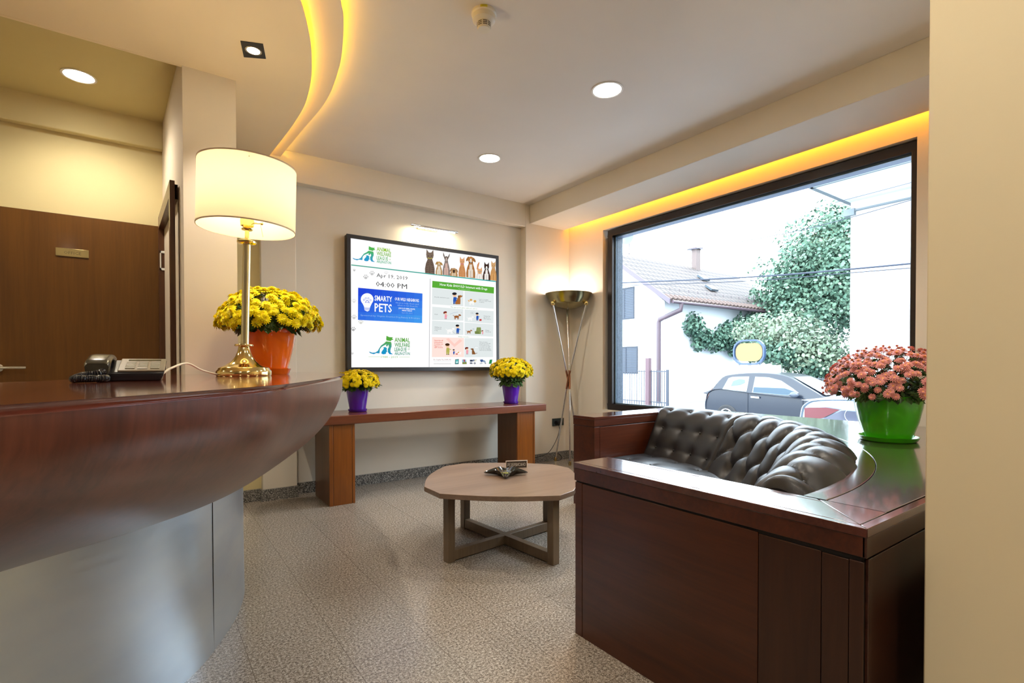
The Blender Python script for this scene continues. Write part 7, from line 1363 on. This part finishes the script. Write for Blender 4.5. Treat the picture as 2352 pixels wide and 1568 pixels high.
lower = [(8.36,-.30),(8.42,-.10),(8.40,.12),(8.32,.33),(8.0,.43),(7.2,.36),(6.2,.30),(5.6,.26),(5.15,.18),(4.82,.05),(4.66,-.12),(4.66,-.34),(5.0,-.40),(6.5,-.42),(8.0,-.42)]
upper = [(8.34,.25),(8.24,.42),(8.03,.73),(7.75,.82),(7.2,.865),(6.7,.855),(6.3,.79),(5.9,.59),(5.45,.35),(5.35,.25)]
side1 = [('side_window', G1, [(7.94,.42),(7.83,.71),(7.72,.75),(7.26,.765),(7.25,.375)]), ('side_window', G1, [(7.10,.365),(7.10,.765),(6.75,.755),(6.42,.68),(6.10,.50),(5.95,.40),(6.2,.33)])]
seam = mat('car_seam', (.01,.012,.02), .5); glow = mat('car_interior_blue', (.005,.025,.045), .4)
car('hatchback_car', 'dark blue three-door hatchback parked across the street', 12.5, 1.62, lower, upper, pm1, side1+[('seat_back', mat('seat_grey', (.05,.07,.08), .6), [(7.72,.50),(7.68,.64),(7.52,.70),(7.36,.68),(7.34,.60),(7.46,.54)]), ('lower_glass', glow, [(7.08,.37),(7.08,.50),(6.3,.50),(6.02,.42),(6.2,.335)])], None, None, [
    ('door_seam', seam, [(12.492,7.22,-.30),(12.492,7.205,-.30),(12.492,7.205,.36),(12.492,7.22,.36)]),
    ('door_seam', seam, [(12.492,5.86,-.30),(12.492,5.845,-.30),(12.492,5.845,.28),(12.492,5.86,.28)]),
    ('door_handle', mat('car_chrome', (.55,.6,.65), .2, 1), [(12.488,7.10,.235),(12.488,6.88,.225),(12.488,6.88,.265),(12.488,7.10,.275)]),
    ('tail_light', mat('tail_pale', (.2,.12,.10), .3), [(12.55,8.42,.10),(12.60,8.36,.34),(12.66,8.22,.58),(12.62,8.16,.58),(12.52,8.30,.32),(12.50,8.38,.12)]),
    ('windscreen', mat('windscreen_white', (.25,.28,.29), .1, coat=.5), [(12.72,5.42,.37),(12.86,6.22,.775),(13.75,6.22,.775),(13.9,5.42,.37)])],
    [(7.78,0),(5.35,0),(7.78,1),(5.35,1)])
c1 = MB(); c1.sphere((12.44,6.0,.36), .10, 12, 8, (.5,1.1,.7)); mo = c1.build('wing_mirror', mat('mirror_grey', (.05,.06,.08), .3), bpy.data.objects['hatchback_car'], smooth=True)
pm2 = mat('car_paint_silver', (.20,.25,.32), .22, metal=.4, coat=.7); pml = mat('car_lower_navy', (.014,.018,.045), .3, coat=.5)
lower = [(3.75,-.25),(3.78,.10),(3.76,.38),(3.70,.50),(3.52,.57),(2.9,.60),(1.8,.56),(.6,.50),(-.2,.38),(-.5,.1),(-.5,-.30),(0,-.40),(1.8,-.42),(3.4,-.40)]
upper = [(3.62,.52),(3.42,.60),(3.12,.76),(2.75,.87),(2.3,.92),(1.8,.91),(1.4,.84),(.8,.62),(.6,.5)]
red = mat('tail_red', (.075,.002,.006), .3); 
car('silver_car', 'silver car with a red tail light parked nearest the window', 8.0, 1.75, lower, upper, pm2, [('quarter_window', mat('car_glass_b', (.06,.08,.10), .1), [(3.12,.66),(3.00,.73),(2.86,.75),(2.88,.69),(3.0,.645)]), ('side_window', mat('car_glass_c', (.05,.07,.09), .1), [(2.7,.66),(2.6,.80),(2.2,.84),(1.5,.80),(1.1,.64)])], None, None, [
    ('tail_light', red, [(7.985,3.70,.43),(7.985,3.70,.28),(7.985,3.62,.25),(7.985,3.44,.30),(7.985,3.22,.435),(7.985,3.40,.455)]),
    ('tail_lens', mat('tail_white', (.85,.8,.85), .2), [(7.982,3.69,.27),(7.982,3.68,.22),(7.982,3.52,.24),(7.982,3.46,.275),(7.982,3.6,.285)]),
    ('lower_panel', pml, [(7.988,3.44,.29),(7.988,3.20,.425),(7.988,2.2,.40),(7.988,0,.36),(7.988,0,-.2),(7.988,3.2,-.2),(7.988,3.66,.1),(7.988,3.68,.20)])],
    [(3.0,0),(.4,0),(3.0,1),(.4,1)])
b = MB(); b.tube([(7.984, 3.05+.105*math.cos(a), .365+.10*math.sin(a)) for a in [2*math.pi*k/28 for k in range(29)]], .0035, 5, cap=False); b.build('fuel_flap', mat('flap_line', (.45,.5,.6), .4), bpy.data.objects['silver_car'])
